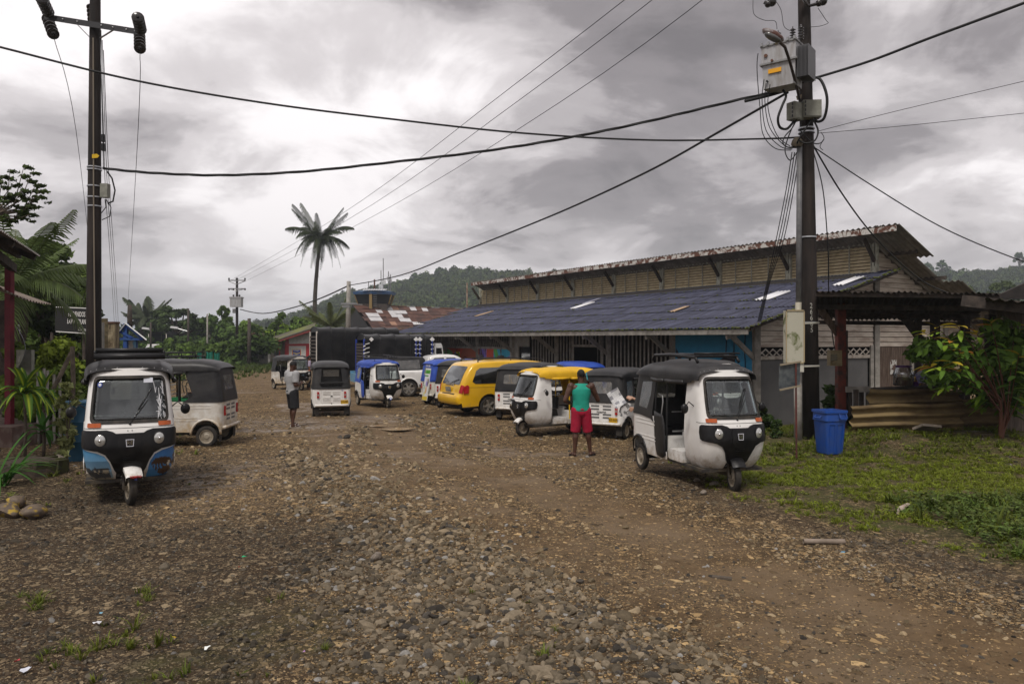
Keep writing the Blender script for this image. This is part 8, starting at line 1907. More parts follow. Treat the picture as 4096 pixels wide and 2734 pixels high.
quad(MB(), [q(236, 347, -1), q(252, 332.5, -1), q(262, 331.5, 3), q(250, 345, 3)], -.1).build('roof', [rust], sk); quad(MB(), [q(252, 332.5, -1), q(270, 341, -1), q(272, 341, 3), q(262, 331.5, 3)], -.1).build('roof', [rust], sk)
quad(MB(), [q(240, 366), q(268, 366), q(268, 341), q(252, 334), q(240, 346)], .1).build('wall', [M('wall_stained', (.20, .19, .17), .9, (.08, .075, .06), 2, bump=.2)], sk)
for px in (243, 250, 256.5, 263): quad(MB(), [q(px-1.4, 358, -.1), q(px+1.4, 358, -.1), q(px+1.4, 351, -.1), q(px-1.4, 351, -.1)], .03).build('window', [dark_void], sk)
V, Fq, T = leafcloud([(q(px, py, -1)[:])+(1.2,) for px, py in ((240, 350), (245, 343), (262, 336), (270, 345), (238, 360), (256, 345), (265, 342), (248, 362))], 1500, .24, 9, tone=(.05, .085, .018)); link('vines', mesh_np('vines', V, Fq, leaff, T), sh if False else sk)['kind'] = 'stuff'
for i, (a, b_, c_, d_) in enumerate(((206, 212, 351, 361), (214, 219, 352, 361.5), (197.5, 201, 351, 359))):
 e = empty('green_netting', P((a+b_)/2, d_, 74), 0, ('widest torn green shade net hung in the bushes', 'green shade net right of the widest one', 'narrow green net scrap nearest the pale pole')[i], 'netting')
 o = MB().grid(lambda u, v: P(a+(b_-a)*u, c_+(d_-c_)*v+1.2*math.sin(u*3.14)*(1-v), 74)-e.location+Vector((0, .15*math.sin(u*14), 0)), list(np.linspace(0, 1, 12)), [0, .5, 1]).build('net', [M('net_green', (.02, .26, .18), .7)], e)
# rusty hangar with control tower
hg = empty('rusty_hangar', P(380, 345, 78), 0, 'low hangar with patchwork roof of rusted and white sheets behind the blue roof', 'building'); q = lambda px, py, Y: P(px, py, Y)-hg.location
A_, B__, C_, D_ = q(353, 305, 82), q(470, 309.5, 92), q(371, 329.5, 74), q(478, 331, 82)
sheets = [M('sheet_rust', (.062, .026, .02), .85, (.13, .065, .045), 1.5, bump=.2), M('sheet_rust_dark', (.04, .02, .016), .85, (.09, .045, .035), 2, bump=.2), M('sheet_white', (.42, .41, .42), .6, (.55, .54, .54), 2), M('sheet_tan', (.30, .17, .11), .8, (.2, .1, .06), 3)]
white_cells = {(0, 4), (0, 5), (1, 3), (1, 5), (1, 6), (1, 7), (2, 1), (2, 2), (2, 5), (2, 6), (3, 1), (3, 2), (3, 6), (3, 7), (4, 8), (4, 9), (5, 9), (5, 10), (0, 9), (0, 11)}
for r in range(6):
 for c in range(20):
  def sp(u, v): return A_.lerp(B__, u).lerp(C_.lerp(D_, u), v)
  u0, u1, v0, v1 = c/20, (c+1)/20+.002, r/6-.01, (r+1)/6+.015
  if c == 0 and r in (2, 4, 5): u0 = .02
  n_ = Vector((0, 0, .03+random.uniform(0, .05)))
  m = MB(); k = 8; m.grid(lambda u, v: sp(u0+(u1-u0)*u, v0+(v1-v0)*v)+n_+Vector((0, 0, .03*math.sin(u*k*3.14*1.5)+(.05*v))), list(np.linspace(0, 1, 13)), [0, 1])
  mt = sheets[2] if (r, c) in white_cells else sheets[3] if random.random() < .04 else sheets[random.random() < .4]
  m.build('roof_sheet', [mt], hg, smooth=False)
quad(MB(), [q(353, 304.6, 82), q(339, 345, 78), q(352, 345, 76), q(371, 330, 74)], .1).build('gable', [dark_void], hg); quad(MB(), [C_+Vector((0, .3, -2.4)), D_+Vector((0, .3, -2.4)), D_+Vector((0, .3, -.1)), C_+Vector((0, .3, -.1))], .1).build('wall', [timber_dark], hg)
for i in range(14): u = i/14; MB().bar(A_.lerp(B__, u)+Vector((0, 0, .12)), A_.lerp(B__, u+.068)+Vector((0, 0, .12)), .3, .06).build('ridge_cap', [sheets[3] if i % 3 else sheets[2]], hg)
tw = empty('control_tower', P(374.5, 304, 84), 0, 'small control tower cab with blue roof rim and slanting dark glass', 'tower');
def hexa(r, z, sx=1): return [Vector((r*sx*math.cos(a), r*.8*math.sin(a), z)) for a in [R(30+60*i) for i in range(6)]]
m = MB(); a = hexa(1.95, 0)+hexa(2.35, 1.05); m.add(a, [(i, (i+1) % 6, (i+1) % 6+6, i+6) for i in range(6)]); m.build('glazing', [M('tower_glass', (.02, .022, .025), .15)], tw)
m = MB(); a = hexa(2.45, 1.05)+hexa(2.6, 1.35)+hexa(.6, 1.62); m.add(a, [(i, (i+1) % 6, (i+1) % 6+6, i+6) for i in range(6)]+[(i+6, (i+1) % 6+6, (i+1) % 6+12, i+12) for i in range(6)]+[tuple(range(12, 18)), tuple(range(5, -1, -1))]); m.build('roof_rim', [M('rim_blue', (.04, .11, .26), .6, (.10, .14, .2), 3)], tw)
m = MB(); m.grid(lambda u, v: Vector((-1.0+u*2.6, -2.1+v*1.2, 1.45+.22*v+.03*math.sin(u*60))), list(np.linspace(0, 1, 50)), [0, 1]); m.build('roof_sheet', [galv], tw)
for i in range(6): p0, p1 = hexa(1.97, 0)[i], hexa(2.38, 1.07)[i]; MB().bar(p0, p1, .09, .09).build('mullion', [M('mullion_ochre', (.22, .15, .06), .7)], tw)
MB().box((-.2, -2.1, -1), (.1, -1.9, 1.0)).build('post', [MATS['mullion_ochre']], tw); MB().box((-1.6, -1.4, -3), (1.6, 1.4, 0)).build('shaft', [timber_dark], tw)
for i in range(7): MB().bar((.25, -2.15, -.3+.2*i), (.65, -2.15, -.3+.2*i), .03).build('rung', [steel], tw)
for i, (px, py) in enumerate(((383.3, 258), (374.5, 279), (381, 270), (388.5, 271), (390.5, 274), (368.5, 281))):
 b_ = P(px, 295, 84+i*.3); e = empty('antenna', b_, 0, ('tallest thin mast on the control tower', 'stout mast at the middle of the tower roof', 'slim whip aerial beside the tallest mast', 'aerial with small drum right of the tallest mast', 'rightmost aerial on the tower', 'short white aerial left on the tower')[i], 'antenna'); h_ = P(px, py, b_.y).z-b_.z
 MB().tube([(0, 0, 0), (0, 0, h_)], .05 if i != 1 else .09, 6).build('mast', [steel if i != 1 else rust], e)
 if i in (3, 4): MB().cyl((0, 0, h_*.6), (0, 0, h_*.78), .16, 8).build('drum', [galv], e)
 if i in (0, 2): MB().cbox((0, 0, h_*.35), (.5, .2, .5)).build('equipment_box', [galv], e)
# ================================================================== LEFT: PORCH, SIGN, KIOSK
po = empty('red_post_porch', (-10.0, 15, gz(-10, 15)), 0, 'house porch at the left edge with red post and corrugated eave', 'porch'); w2 = lambda p: Vector(p)-po.location
redpost = M('post_crimson', (.16, .012, .025), .6, (.11, .012, .02), 5)
MB().bar(w2(P(9.5, 440, 15)), w2(P(9.5, 262, 15)), .12, .12).build('post', [redpost], po)
e1, e2 = P(-25, 213, 9.8), P(40, 256, 15.6); dv = (e2-e1); up = Vector((-2.9, -1.0, 1.35));
m = MB(); ns = 150; m.grid(lambda u, v: w2(e1+dv*u+up*v)+Vector((0, 0, .016*math.sin(u*ns*math.pi/2))), list(np.linspace(0, 1, ns*2)), [0, .5, 1]); m.build('roof_sheet', [M('roof_brown_zinc', (.12, .09, .075), .7, (.2, .16, .13), 3)], po, smooth=True)
m = MB(); m.grid(lambda u, v: w2(e1+dv*u)+Vector((0, 0, .016*math.sin(u*ns*math.pi/2)-.0+v*.012))+Vector((.006, 0, 0)), list(np.linspace(0, 1, ns*2)), [0, 1]); m.build('sheet_edge', [M('edge_bright', (.6, .62, .62), .4)], po)
for f in (.55, .97): MB().bar(w2(e1+dv*f+up*.02-Vector((0, 0, .08))), w2(e1+dv*f+up*1-Vector((0, 0, .08))), .08, .12).build('rafter', [timber_dark], po)
for v in (.12, .5): MB().bar(w2(e1+up*v-Vector((0, 0, .16))), w2(e2+up*v-Vector((0, 0, .16))), .07, .12).build('purlin', [timber_dark], po)
MB().bar(w2(P(-14, 246, 13)), w2(P(14, 268, 15.1)), .1, .16).build('beam', [timber_dark], po)
f1_, f2_ = P(-15, 279, 12.2), P(51, 303.5, 19); dv2 = f2_-f1_
MB().grid(lambda u, v: w2(f1_+dv2*u+Vector((-2.6, -.5, 1.0))*v)+Vector((0, 0, .02*math.sin(u*120)-.10*math.sin(u*3.1))), list(np.linspace(0, 1, 160)), [0, 1]).build('lower_roof', [MATS['roof_brown_zinc']], po)
MB().add([tuple(w2(P(-30, 440, 17.5))), tuple(w2(P(13, 440, 17.5))), tuple(w2(P(13, 300, 17.5))), tuple(w2(P(-30, 300, 17.5)))], [(0, 1, 2, 3)]).build('wall', [timber_dark], po)
MB().box((-2.6, -.6, -.1), (.4, 1.9, .42)).build('floor_slab', [M('slab_redbrown', (.10, .06, .05), .8, (.2, .16, .13), 4)], po)
MB().box((.12, -.05, 1.4), (.42, .05, 1.9)).build('meter_box', [box_g], po)
def bann(U, Vv):
 c = np.ones(U.shape+(3,))*np.array([.020, .022, .045]); c[((U/.35)**2+((Vv-.05)/.14)**2 < 1) & ((U/.27)**2+((Vv-.05)/.11)**2 > 1)] = (.4, .4, .42); c[(np.abs(U) < .12) & (np.abs(Vv-.05) < .06)] = (.35, .35, .37); c[(Vv < -.55) & (U+Vv < -.4)] = (.03, .10, .04); return c
ba = empty('hanging_banner', P(18, 348, 14.7), R(-58), 'narrow dark blue banner curling beside the red post', 'banner'); painting('cloth', Mattr('banner_print', .6), lambda u, v: Vector((u*.36+.05*v, .12*math.cos(v*1.7), v*.42)), bann, np.linspace(-1, 1, 30), np.linspace(-1, 1, 50), ba)
MB().tube([(-.36, .02, .42), (.45, .02, .45)], .012, 6).tube([(-.42, .0, -.42), (.34, .0, -.42)], .012, 6).build('rod', [galv], ba); text('UNA', .14, white_print, (.0, .03, .33), (R(90), 0, 0), ba, 1, .001); text('solano', .16, white_print, (0, .02, -.22), (R(90), 0, 0), ba, .9, .001)
bb = empty('welcome_billboard', P(66, 345, 26.5), 0, 'black billboard reading BIENVENIDOS A BAHÍA SOLANO behind the palm fronds', 'billboard'); q = lambda px, py, dy=0: P(px, py, 26.5+dy)-bb.location
quad(MB(), [q(56, 331), q(91, 333), q(91, 308), q(56, 306.6)], .06).build('board', [M('board_black', (.016, .016, .016), .6)], bb)
MB().bar(q(56, 331, -.05), q(91, 333.3, -.05), .04, .03).bar(q(56, 306.6, -.05), q(91, 308, -.05), .04, .03).build('edge_strip', [white_print], bb)
for px in (52, 84): MB().bar(q(px, 332, .1), q(px, 392, .1), .08, .08).build('post', [timber_dark], bb)
text('BIENVENIDOS A', .25, white_print, q(77.7, 314, -.1), (R(90), R(2), 0), bb, .40, .001, True); text('BAHÍA SOLANO', .245, white_print, q(77.7, 321.3, -.1), (R(90), R(2), 0), bb, .42, .001, True); text('Con gusto', .17, white_print, q(83, 329, -.1), (R(90), R(2), 0), bb, .5, .001, False, .5)
ki = empty('notice_kiosk', P(126, 392, 21), 0, 'small blue timber notice shelter with tin gable roof beyond the left pole', 'shelter'); q = lambda px, py, dy=0: P(px, py, 21+dy)-ki.location; kb = M('timber_blue', (.02, .06, .24), .6, (.03, .08, .22), 5)
quad(MB(), [q(125.5, 322, -.4), q(147, 339, -.6), q(145, 338.5, 1.0), q(126, 322.5, 1.0)], -.03).build('roof_sheet', [galv], ki); quad(MB(), [q(125.5, 322, -.4), q(112, 338.5, -.5), q(115, 338, 1.0), q(126, 322.5, 1.0)], .03).build('roof_sheet', [galv], ki)
for a_, b_ in (((125.7, 323.5, -.35), (113.5, 339, -.4)), ((125.7, 323.5, -.35), (143, 339, -.4)), ((113.5, 338.5, -.35), (144, 338.8, -.35)), ((120, 331, -.35), (133, 338, -.35))): MB().bar(q(*a_), q(*b_), .05, .06).build('rafter', [kb], ki)
for px in (125.4,): MB().bar(q(px, 400, -.3), q(px+.6, 323, -.3), .10, .10).build('post', [kb], ki)
MB().bar(q(136, 400, .3), q(136, 339, .3), .07, .07).build('post', [kb], ki)
def mapb(U, Vv):
 c = np.ones(U.shape+(3,))*np.array([.5, .48, .44]); c[((U-.1)*1.2+Vv*.3 > .55)] = (.10, .22, .36); c[(fbm(U*6, Vv*9, 3, 3) > .62)] = (.3, .28, .24); c[Vv < -.72] = (.12, .25, .35); c[(np.abs(U+.1) < .25) & (np.abs(Vv-.45) < .05)] = (.1, .1, .1); c[(np.abs(U+.15) < .06) & (np.abs(Vv+.1) < .3)] = (.08, .08, .09); return c
painting('notice_board', Mattr('map_print', .6), lambda u, v: q(131, 365, -.1)+Vector((u*.14, 0, v*.72)), mapb, np.linspace(-1, 1, 24), np.linspace(-1, 1, 60), ki)
for i, (px, y0, y1, Y) in enumerate(((38, 372, 396, 15.2), (44, 368, 397, 15.3), (47.5, 370, 396, 15.2), (60, 372, 392, 15.4), (54, 374, 395, 15.3))):
 a_ = P(px, y1, Y); e = empty('picket', (a_.x, Y, gz(a_.x, Y)), 0, ('leftmost pale picket in the hedge, nearest the red post', 'second pale picket from the left in the hedge, tallest', 'third pale picket in the hedge, close to the tallest', 'rightmost pale picket in the hedge', 'pale picket under the leaning stick')[i], 'picket', 'pale pickets in the hedge'); MB().bar((0, 0, 0), (0, 0, P(px, y0, Y).z-e.location.z), .06, .025).build('stake', [M('picket_pale', (.35, .33, .30), .8, (.2, .18, .15), 8)], e)
for i, (a_, b_, lb) in enumerate((((47, 400, 13.6), (71.5, 352, 14.0), 'leaning weathered stick in front of the hedge'), ((72, 420, 13.8), (72.3, 346, 13.8), 'upright forked stake by the leaning stick'))):
 A0 = P(*a_); A1 = P(*b_); e = empty('stick', A0, 0, lb, 'stick'); MB().tube([(0, 0, 0), (A1-A0)*.5+Vector((.02, 0, .02)), A1-A0], .04, 8).build('wood', [bark], e)
A0 = P(83.5, 400, 12.4); e = empty('blue_barrel', (A0.x, 12.4, gz(A0.x, 12.4)), 0, 'blue plastic barrel half hidden behind the front left rickshaw', 'barrel'); MB().lathe((0, 0, 0), (0, 0, 1), [(0, .01), (0, .27), (.3, .29), (.32, .30), (.34, .29), (.62, .29), (.64, .30), (.66, .29), (.92, .27), (.95, .28), (.97, .26), (.96, .01)], 24).build('drum', [M('barrel_blue', (.02, .09, .16), .5, (.04, .12, .2), 4)], e, ang=40)
# painted rocks, logs and planter
rockm, t, b = newmat('rock_surface'); tcn = t.nodes.new('ShaderNodeTexCoord'); n1 = noise(t, tcn.outputs['Object'], 2.2, 6, .6); n2 = noise(t, tcn.outputs['Object'], 1.3, 3, .5); cc = mixc(t, ramp(t, n1, [(.35, 0.), (.7, 1.)]), (.07, .05, .035), (.15, .11, .075))
t.links.new(mixc(t, ramp(t, n2, [(.52, 0.), (.6, .8)]), cc, (.36, .24, .01)), b.inputs['Base Color']); b.inputs['Roughness'].default_value = .7
bn = t.nodes.new('ShaderNodeBump'); bn.inputs['Strength'].default_value = .3; t.links.new(noise(t, tcn.outputs['Object'], 12, 6, .7), bn.inputs['Height']); t.links.new(bn.outputs[0], b.inputs['Normal'])
rockp = M('rock_plain', (.13, .11, .09), .8, (.24, .20, .16), 3, bump=.4)
def rock(px, py, Y, w_, h_, label, mat, seed, d_=None):
 A0 = P(px, py, Y); me = stone_mesh(seed, 3, 1.0, 4).copy(); me.materials.clear(); me.materials.append(mat); me.set_sharp_from_angle(angle=R(60)); o = link('rock', me); o.location = (A0.x, Y, gz(A0.x, Y)+h_*.35); o.scale = (w_/2, (d_ or w_*.8)/2, h_/2); o.rotation_euler = (.1, .05, seed); tag(o, label, 'rock')
rock(9, 503, 8.35, .30, .20, 'rounded yellow-painted rock at the left edge, front of three', rockm, 101); rock(34, 505, 8.45, .31, .17, 'dark mossy rock with yellow paint, right of the three', rockm, 102); rock(16, 495, 8.8, .26, .17, 'greyish rock behind the two yellow-painted ones', rockm, 103)
rock(66, 440, 13.0, .33, .17, 'flat brown rock beside the variegated bush', rockp, 104); rock(59, 455, 11.4, .21, .24, 'upright rounded rock by the planter log', rockp, 105); rock(78, 437, 12.6, .2, .22, 'small rock by the front left rickshaw wheel', rockp, 106); rock(70, 427, 14.4, .2, .12, 'small dark rock behind the variegated bush', rockp, 107)
rock(371, 611, 5.5, .0, .0, '', rockp, 108) if False else None
for px, py, w_, lb, sd in ((376, 559, .13, 'grey angular stone left of the gravel ridge', 111), (587, 438, .0, '', 0), (679, 418, .16, '', 0)):
 if sd: Y = 2*F/(py-CY); rock(px, py, Y, w_, w_*.7, lb, rockp, sd)
pr_ = empty('planter_ring', (P(30, 480, 10.9).x, 10.9, gz(-7, 10.9)), 0, 'mossy dark edging of logs and earth round the first dracaena', 'planter')
for a in range(9): th = a*.7; MB().cbox((math.cos(th)*.42, math.sin(th)*.30, .08), (.26, .14, .22), Euler((0, .1, th+1.57))).build('edging_block', [M('edging_mossy', (.03, .028, .018), .95, (.055, .06, .015), 8, bump=.5)], pr_)
MB().lathe((0, 0, 0), (0, 0, 1), [(0, .5), (.16, .42), (.20, .25), (.20, .01)], 18).build('soil', [M('soil_dark', (.03, .022, .017), .95, bump=.5, col2=(.06, .045, .03), scale=14)], pr_)
# ================================================================== RIGHT: STALL
st = empty('roadside_stall', (10.0, 16.5, gz(10, 16.5)), 0, 'dark low stall with ragged sheet roof, red post and plank wall at the right', 'stall'); w3 = lambda p: Vector(p)-st.location
blk = M('stall_roof_dark', (.018, .015, .014), .85, (.04, .033, .03), 5);
def rag(): return random.uniform(0, 1.6)
fr = [P(816, 291.5, 14.4), P(1000, 293.7, 13.8)]; bk = [P(819, 319, 19.4), P(970, 320.5, 18.6)]
for i in range(11):
 u0, u1 = i/11-.002, (i+1)/11+.004
 a_, b_ = fr[0].lerp(fr[1], u0), fr[0].lerp(fr[1], u1); c_, d_ = bk[0].lerp(bk[1], u1), bk[0].lerp(bk[1], u0); jg = random.uniform(-.3, .25)
 m = MB(); m.grid(lambda u, v: w3(a_.lerp(b_, u).lerp(d_.lerp(c_, u)+(d_-a_).normalized()*jg, v))+Vector((0, 0, .022*math.sin(u*18.8)+random.uniform(0, .0)+.02*(i % 2))), list(np.linspace(0, 1, 19)), [0, .3, .6, 1])
 m.build('roof_sheet', [blk], st, smooth=True)
MB().bar(w3(P(816, 293.5, 14.5)), w3(P(1000, 295.5, 13.9)), .05, .10).build('fascia', [timber_dark], st)
for v in (.3, .6, .95): MB().bar(w3(fr[0].lerp(bk[0], v)-Vector((0, 0, .1))), w3(fr[1].lerp(bk[1], v)-Vector((0, 0, .1))), .09, .10).build('purlin', [timber_dark], st)
rsh = []
MB().grid(lambda u, v: w3(P(985+(1060-985)*u, 298+(305-298)*u-v*0, 12.6).lerp(P(990+55*u, 318, 18), v)) + Vector((0, 0, .02*math.sin(u*40))), list(np.linspace(0, 1, 40)), [0, 1]).build('roof_sheet', [blk], st, smooth=True)
quad(MB(), [w3(P(1000, 294, 19)), w3(P(1040, 276, 19)), w3(P(1080, 300, 19)), w3(P(1000, 298, 19))], .1).build('rear_roof', [blk], st)
MB().bar(w3(P(962, 300, 13.5)), w3(P(1060, 311, 12.5)), .08, .2).build('beam', [timber_dark], st)
redb = M('post_rust_red', (.13, .028, .018), .75, (.05, .025, .02), 4, lo=.45, hi=.6)
MB().bar(w3(P(840.5, 434, 16.3)), w3(P(840.5, 303, 16.3)), .17, .17).build('post', [redb], st)
MB().bar(w3(P(846, 435, 16.4)), w3(P(846, 330, 16.4)), .06, .06).build('side_stud', [timber_dark], st)
MB().bar(w3(P(818, 305, 16.3)), w3(P(843, 341, 16.35)), .06, .13).build('brace', [timber_brown], st); MB().bar(w3(P(905, 318, 16.6)), w3(P(930, 352, 16.6)), .08, .15).build('brace', [timber_dark], st)
for px, Y, py in ((935, 16.6, 420), (965, 17, 420), (918, 18.5, 420), (990, 16, 420)): MB().bar(w3(P(px, py, Y)), w3(P(px, 314, Y)), .16 if px != 918 else .1, .14).build('post', [timber_dark], st)
m = MB(); m.cbox((0, 0, 0), (.25, .18, .33), None, .96); m.cbox((0, -.10, -.01), (.18, .05, .22), None, .9); o = m.build('meter_box', [M('meter_ochre', (.16, .12, .06), .5, (.22, .18, .10), 5)], st, ang=40); o.location = w3(P(834.5, 357.5, 16.0))
MB().cbox((0, 0, 0), (.13, .03, .13)).build('meter_window', [M('meter_win', (.10, .085, .05), .2)], st).location = w3(P(834, 357, 15.85))
pw_ = M('plank_grey_brown', (.06, .046, .036), .85, (.12, .095, .078), 3, bump=.3, stretch=(5, 5, .6))
for i in range(7):
 x0 = 1004+i*8.8; MB().bar(w3(P(x0+4, 433, 15.3)), w3(P(x0+4, 311+random.uniform(-1, 1), 15.3+.01*(i % 2))), .175, .025, up=(0, 1, 0)).build('wall_plank', [pw_], st)
# counter, jar, seated person, yellow trestle
MB().bar(w3(P(850, 390, 16.6)), w3(P(1005, 383, 16.4)), .5, .05).build('counter', [timber_dark], st); MB().bar(w3(P(846, 389, 16.1)), w3(P(870, 388.5, 16.1)), .06, .12).build('counter_front', [timber_grey], st)
for px in (850, 861.5, 868): MB().bar(w3(P(px, 415, 16.2)), w3(P(px, 388, 16.2)), .1, .06).build('counter_leg', [timber_dark if px != 868 else timber_grey], st)
jr = empty('glass_jar', P(903.5, 385, 16.4), 0, 'large ribbed glass jar with purple lid on the stall counter', 'jar'); MB().lathe((0, 0, 0), (0, 0, 1), [(0, .01), (0, .19), (.03, .215), (.09, .20), (.12, .215), (.2, .20), (.24, .215), (.30, .20), (.36, .17), (.40, .155)], 20).build('jar', [Mglass('jar_glass', (.75, .75, .75), .18, .05, .15)], jr, smooth=True); MB().lathe((0, 0, 0), (0, 0, 1), [(.40, .01), (.40, .165), (.44, .165), (.44, .01)], 20).build('lid', [M('lid_purple', (.10, .04, .14), .5)], jr)
MB().lathe((0, 0, .01), (0, 0, 1), [(0, .01), (0, .17), (.16, .17), (.18, .01)], 14).build('snacks', [M('snacks', (.12, .05, .03), .8, (.2, .12, .07), 20)], jr)
e = empty('purple_bowl', P(915, 385.5, 16.4), 0, 'small purple bowl right of the glass jar', 'bowl'); MB().lathe((0, 0, 0), (0, 0, 1), [(0, .01), (0, .06), (.09, .10), (.08, .06), (.02, .01)], 14).build('bowl', [M('bowl_purple', (.14, .05, .22), .5)], e)
ps = person(P(934, 400, 17.3).x, 17.3, -60, 'person in black bending over behind the stall counter', skin_d, 1.62, cl_black, 'short', 'long', cl_black, head=(0, 30), zoff=-.02)
yb = M('beam_yellow_flaking', (.42, .25, .03), .7, (.12, .07, .03), 9, lo=.48, hi=.56)
e = empty('yellow_ladder', P(914, 390, 17.8), 0, 'flaking yellow timber ladder leaning inside the stall', 'ladder')
for dx in (0, 9): MB().bar(Vector((0, 0, 0))+P(910+dx, 389, 17.8)-e.location, P(934+dx, 355, 17.8)-e.location, .07, .13).build('side_rail', [yb], e)
for f in (.2, .5, .8): a_ = P(910, 389, 17.8).lerp(P(934, 355, 17.8), f)-e.location; MB().bar(a_, a_+(P(919, 389, 17.8)-P(910, 389, 17.8)), .03).build('rung', [yb], e)
e = empty('lilac_cloth', P(944, 383, 16.2), 0, 'crumpled white and lilac cloth lying on the stall counter', 'cloth'); MB().grid(lambda u, v: Vector((-.55+1.1*u, .15*v, .30*v*(.6+.4*math.sin(u*7))+.02*math.sin(u*23))), list(np.linspace(0, 1, 30)), list(np.linspace(0, 1, 6))).build('cloth', [M('cloth_lilac2', (.22, .20, .42), .8, (.5, .5, .55), 7, lo=.45, hi=.55)], e)
# corrugated sheet fence
fc = empty('sheet_fence', (P(920, 430, 15.4).x, 15.4, gz(8.4, 15.4)), 0, 'low fence of old rusty ochre corrugated sheets laid sideways', 'fence'); fsm = M('sheet_ochre_rust', (.19, .135, .06), .75, (.06, .036, .022), 1.5, bump=.25, bscale=14, lo=.40, hi=.66, stretch=(1, 1, 2), detail=8)
def side_sheet(a0, a1, h0, h1, Y0, Y1, waves, jit, seed):
 g = random.Random(seed); nx_, nz_ = 46, waves*8; ph = g.uniform(0, 6)
 def f(u, v):
  top_ = h1[0]+(h1[1]-h1[0])*u; bot_ = h0[0]+(h0[1]-h0[0])*u; py = bot_+(top_-bot_)*v+jit*math.sin(u*9+ph)*.5*(v if v > .5 else .3); Y = Y0+(Y1-Y0)*u
  px = a0+(a1-a0)*u+jit*.8*math.sin(v*9+ph); p = P(px, py, Y); p.y += .055*math.sin(v*waves*2*math.pi)+.01*math.sin(u*13); return p-fc.location
 m = MB(); us = list(np.linspace(0, 1, nx_)); vs = list(np.linspace(0, 1, nz_)); m.grid(f, us, vs); m.grid(lambda u, v: f(u, v)+Vector((0, .008, 0)), us, vs); return m
side_sheet(868, 961, (411, 405), (388.5, 389), 15.7, 15.7, 2, 1.2, 2).build('sheet', [fsm], fc, smooth=True)
side_sheet(851.5, 963, (432, 429), (405, 402), 15.3, 15.35, 3, 1.6, 3).build('sheet', [fsm], fc, smooth=True)
side_sheet(962, 1006, (430, 428), (398, 400), 15.8, 15.5, 3, 1.8, 4).build('sheet', [fsm], fc, smooth=True)
for px in (856, 905, 958): MB().bar(P(px, 434, 15.85)-fc.location, P(px, 389, 15.85)-fc.location, .08, .08).build('post', [timber_dark], fc)
e = empty('slate_slab', P(927, 428, 14.8), R(20), 'flat grey slab leaning at the foot of the sheet fence', 'slab'); MB().cbox((0, 0, .02), (.5, .25, .05), Euler((R(-25), R(6), 0))).build('slab', [rockp], e)
# ================================================================== DEBRIS ON THE GROUND
def onground(px, py):
 Y = 6.0
 for _ in range(30): Y = (CH-gz((px-CX)/F*Y, Y))*F/(py-CY)
 return (px-CX)/F*Y, Y
def thing(name, px, py, rz, label, cat, mb, mats, z=.0, **k):
 x_, y_ = onground(px, py); o = mb.build(name, mats, None, **k); o.location = (x_, y_, float(GR(x_, y_))+z); o.rotation_euler = (0, 0, R(rz)); return tag(o, label, cat)
wood_p = M('driftwood_pale', (.26, .20, .16), .85, (.40, .33, .28), 8, bump=.4, stretch=(1, 1, 1))
m = MB(); m.tube([(-.2, 0, .025), (.2, 0, .028)], .026, 14, False); m.tube([(-.2, 0, .025), (.2, 0, .028)], .020, 14, False); thing('pipe_piece', 824, 543, -3, 'short brown hollow pipe lying at the gravel edge', 'pipe', m, [M('pipe_brown', (.16, .125, .095), .7, (.25, .2, .16), 6)], smooth=True)
m = MB(); m.tube([(-.24, 0, .02), (-.1, .02, .035), (.08, .01, .045), (.25, -.02, .06)], .03, 7, True, [.012, .028, .035, .022], .5); thing('driftwood', 902, 511, 52, 'pale splintered driftwood stick lying in the grass', 'driftwood', m, [wood_p])
m = MB(); m.tube([(-.13, 0, .02), (0, .0, .04), (.13, -.01, .03)], .03, 7, True, [.02, .03, .02], .5); thing('driftwood', 932, 501, -62, 'short dark-ended driftwood piece in the weeds at the right', 'driftwood', m, [wood_p])
m = MB(); m.cbox((0, 0, .01), (.16, .05, .018)); thing('bark_piece', 722, 577, -20, 'flat brown sliver of bark on the muddy track', 'bark', m, [bark])
m = MB(); m.cbox((0, 0, .015), (.26, .03, .018)); thing('lath', 797, 448, 8, 'pale thin lath lying on the grass by the sign post', 'lath', m, [M('lath_yellow', (.40, .33, .15), .7)])
def crumple(r, seed, h=.02):
 g = random.Random(seed); m = MB(); vs = [(r*math.cos(a)*g.uniform(.6, 1.2), r*.6*math.sin(a)*g.uniform(.6, 1.2), g.uniform(.003, h)) for a in np.linspace(0, 6.28, 9)[:-1]]+[(0, 0, h*.8)]; m.add(vs, [(i, (i+1) % 8, 8) for i in range(8)]); return m
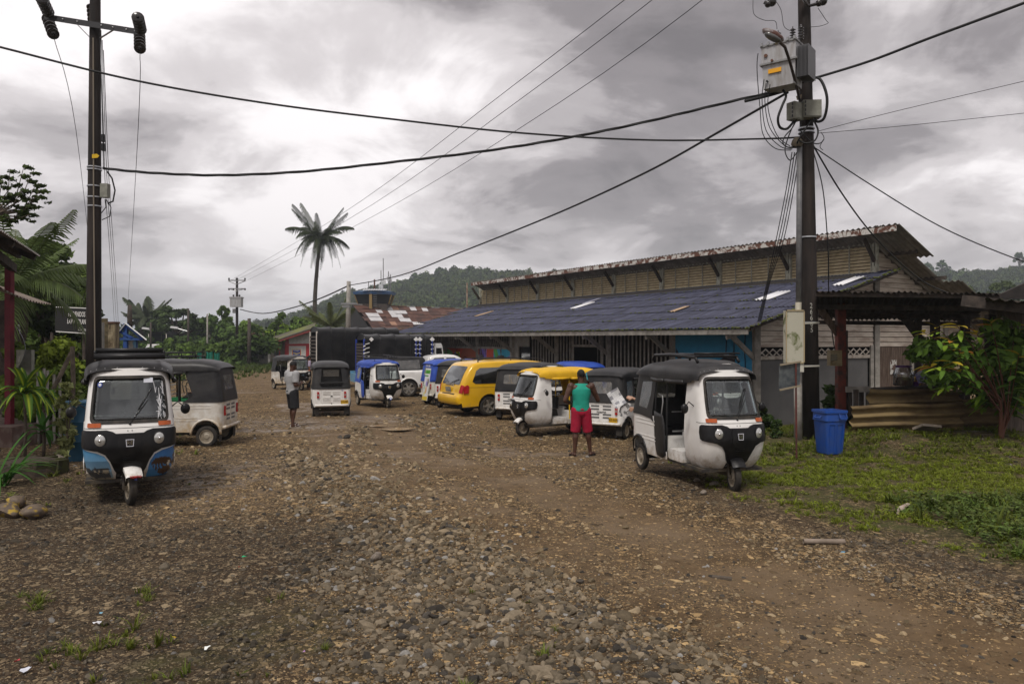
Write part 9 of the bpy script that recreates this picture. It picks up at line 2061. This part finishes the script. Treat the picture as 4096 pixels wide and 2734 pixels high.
for nm, px, py, r, col, lb in (('bottle_cap_lid', 244, 559, .030, (.01, .30, .13), 'crushed green plastic lid on the gravel'), ('plastic_scrap', 239.5, 569, .012, (.4, .04, .02), 'tiny red plastic scrap below the green lid'), ('leaf_litter', 174, 640, .018, (.6, .38, .02), 'bright yellow fallen leaf at the lower left'), ('paper_scrap', 207, 652, .03, (.7, .72, .7), 'torn white paper scrap near the bottom left'), ('plastic_scrap', 101, 615, .016, (.18, .38, .5), 'pale blue plastic scrap on the left gravel'), ('paper_scrap', 97, 625, .035, (.55, .55, .58), 'white-topped crushed carton on the left gravel'), ('leaf_litter', 886, 515, .03, (.6, .45, .03), 'yellow leaf beside the driftwood stick'), ('plastic_scrap', 843, 553, .022, (.10, .28, .42), 'blue plastic sliver at the gravel edge'), ('paper_scrap', 304, 655, .012, (.55, .3, .6), 'pinkish wrapper scrap at the bottom'), ('plastic_scrap', 17, 664, .02, (.5, .05, .06), 'red scrap at the bottom left corner'), ('paper_scrap', 26, 673, .035, (.6, .62, .7), 'crumpled white wrapper at the bottom left corner')):
 thing(nm, px, py, random.uniform(0, 90), lb, 'litter', crumple(r, int(px)), [M('litter_%d' % int(px), col, .6)], .012)
for i, (px, py, w_) in enumerate(((684, 414, 0), (669, 452, .16), (648, 455, .10), (652, 460, .14), (697, 481, .12), (714, 485, .14), (703, 494, .12))):
 if w_: x_, y_ = onground(px, py); rock(px, py, y_, w_, w_*.62, ('', 'dark angular stone left of the large rickshaw rear wheel', 'small stone nearest the man in red shorts', 'flat pale stone behind the man in red shorts', 'pale stone under the large rickshaw', 'pale stone right of the one under the large rickshaw', 'rounded stone in front of the large rickshaw')[i], rockp, 130+i)
# ================================================================== AIR
hzm = bpy.data.materials.new('haze_air'); hzm.use_nodes = True; t = hzm.node_tree; t.nodes.clear(); ov = t.nodes.new('ShaderNodeOutputMaterial'); pv = t.nodes.new('ShaderNodeVolumePrincipled'); pv.inputs['Color'].default_value = (.80, .88, .97, 1); pv.inputs['Density'].default_value = .00055; pv.inputs['Anisotropy'].default_value = .2; t.links.new(pv.outputs[0], ov.inputs['Volume'])
if HAZE:
 hb = MB(); hb.box((-9500, -90, -30), (9500, 9500, 75)); o = hb.build('haze', [hzm]); tag(o, kind='stuff')
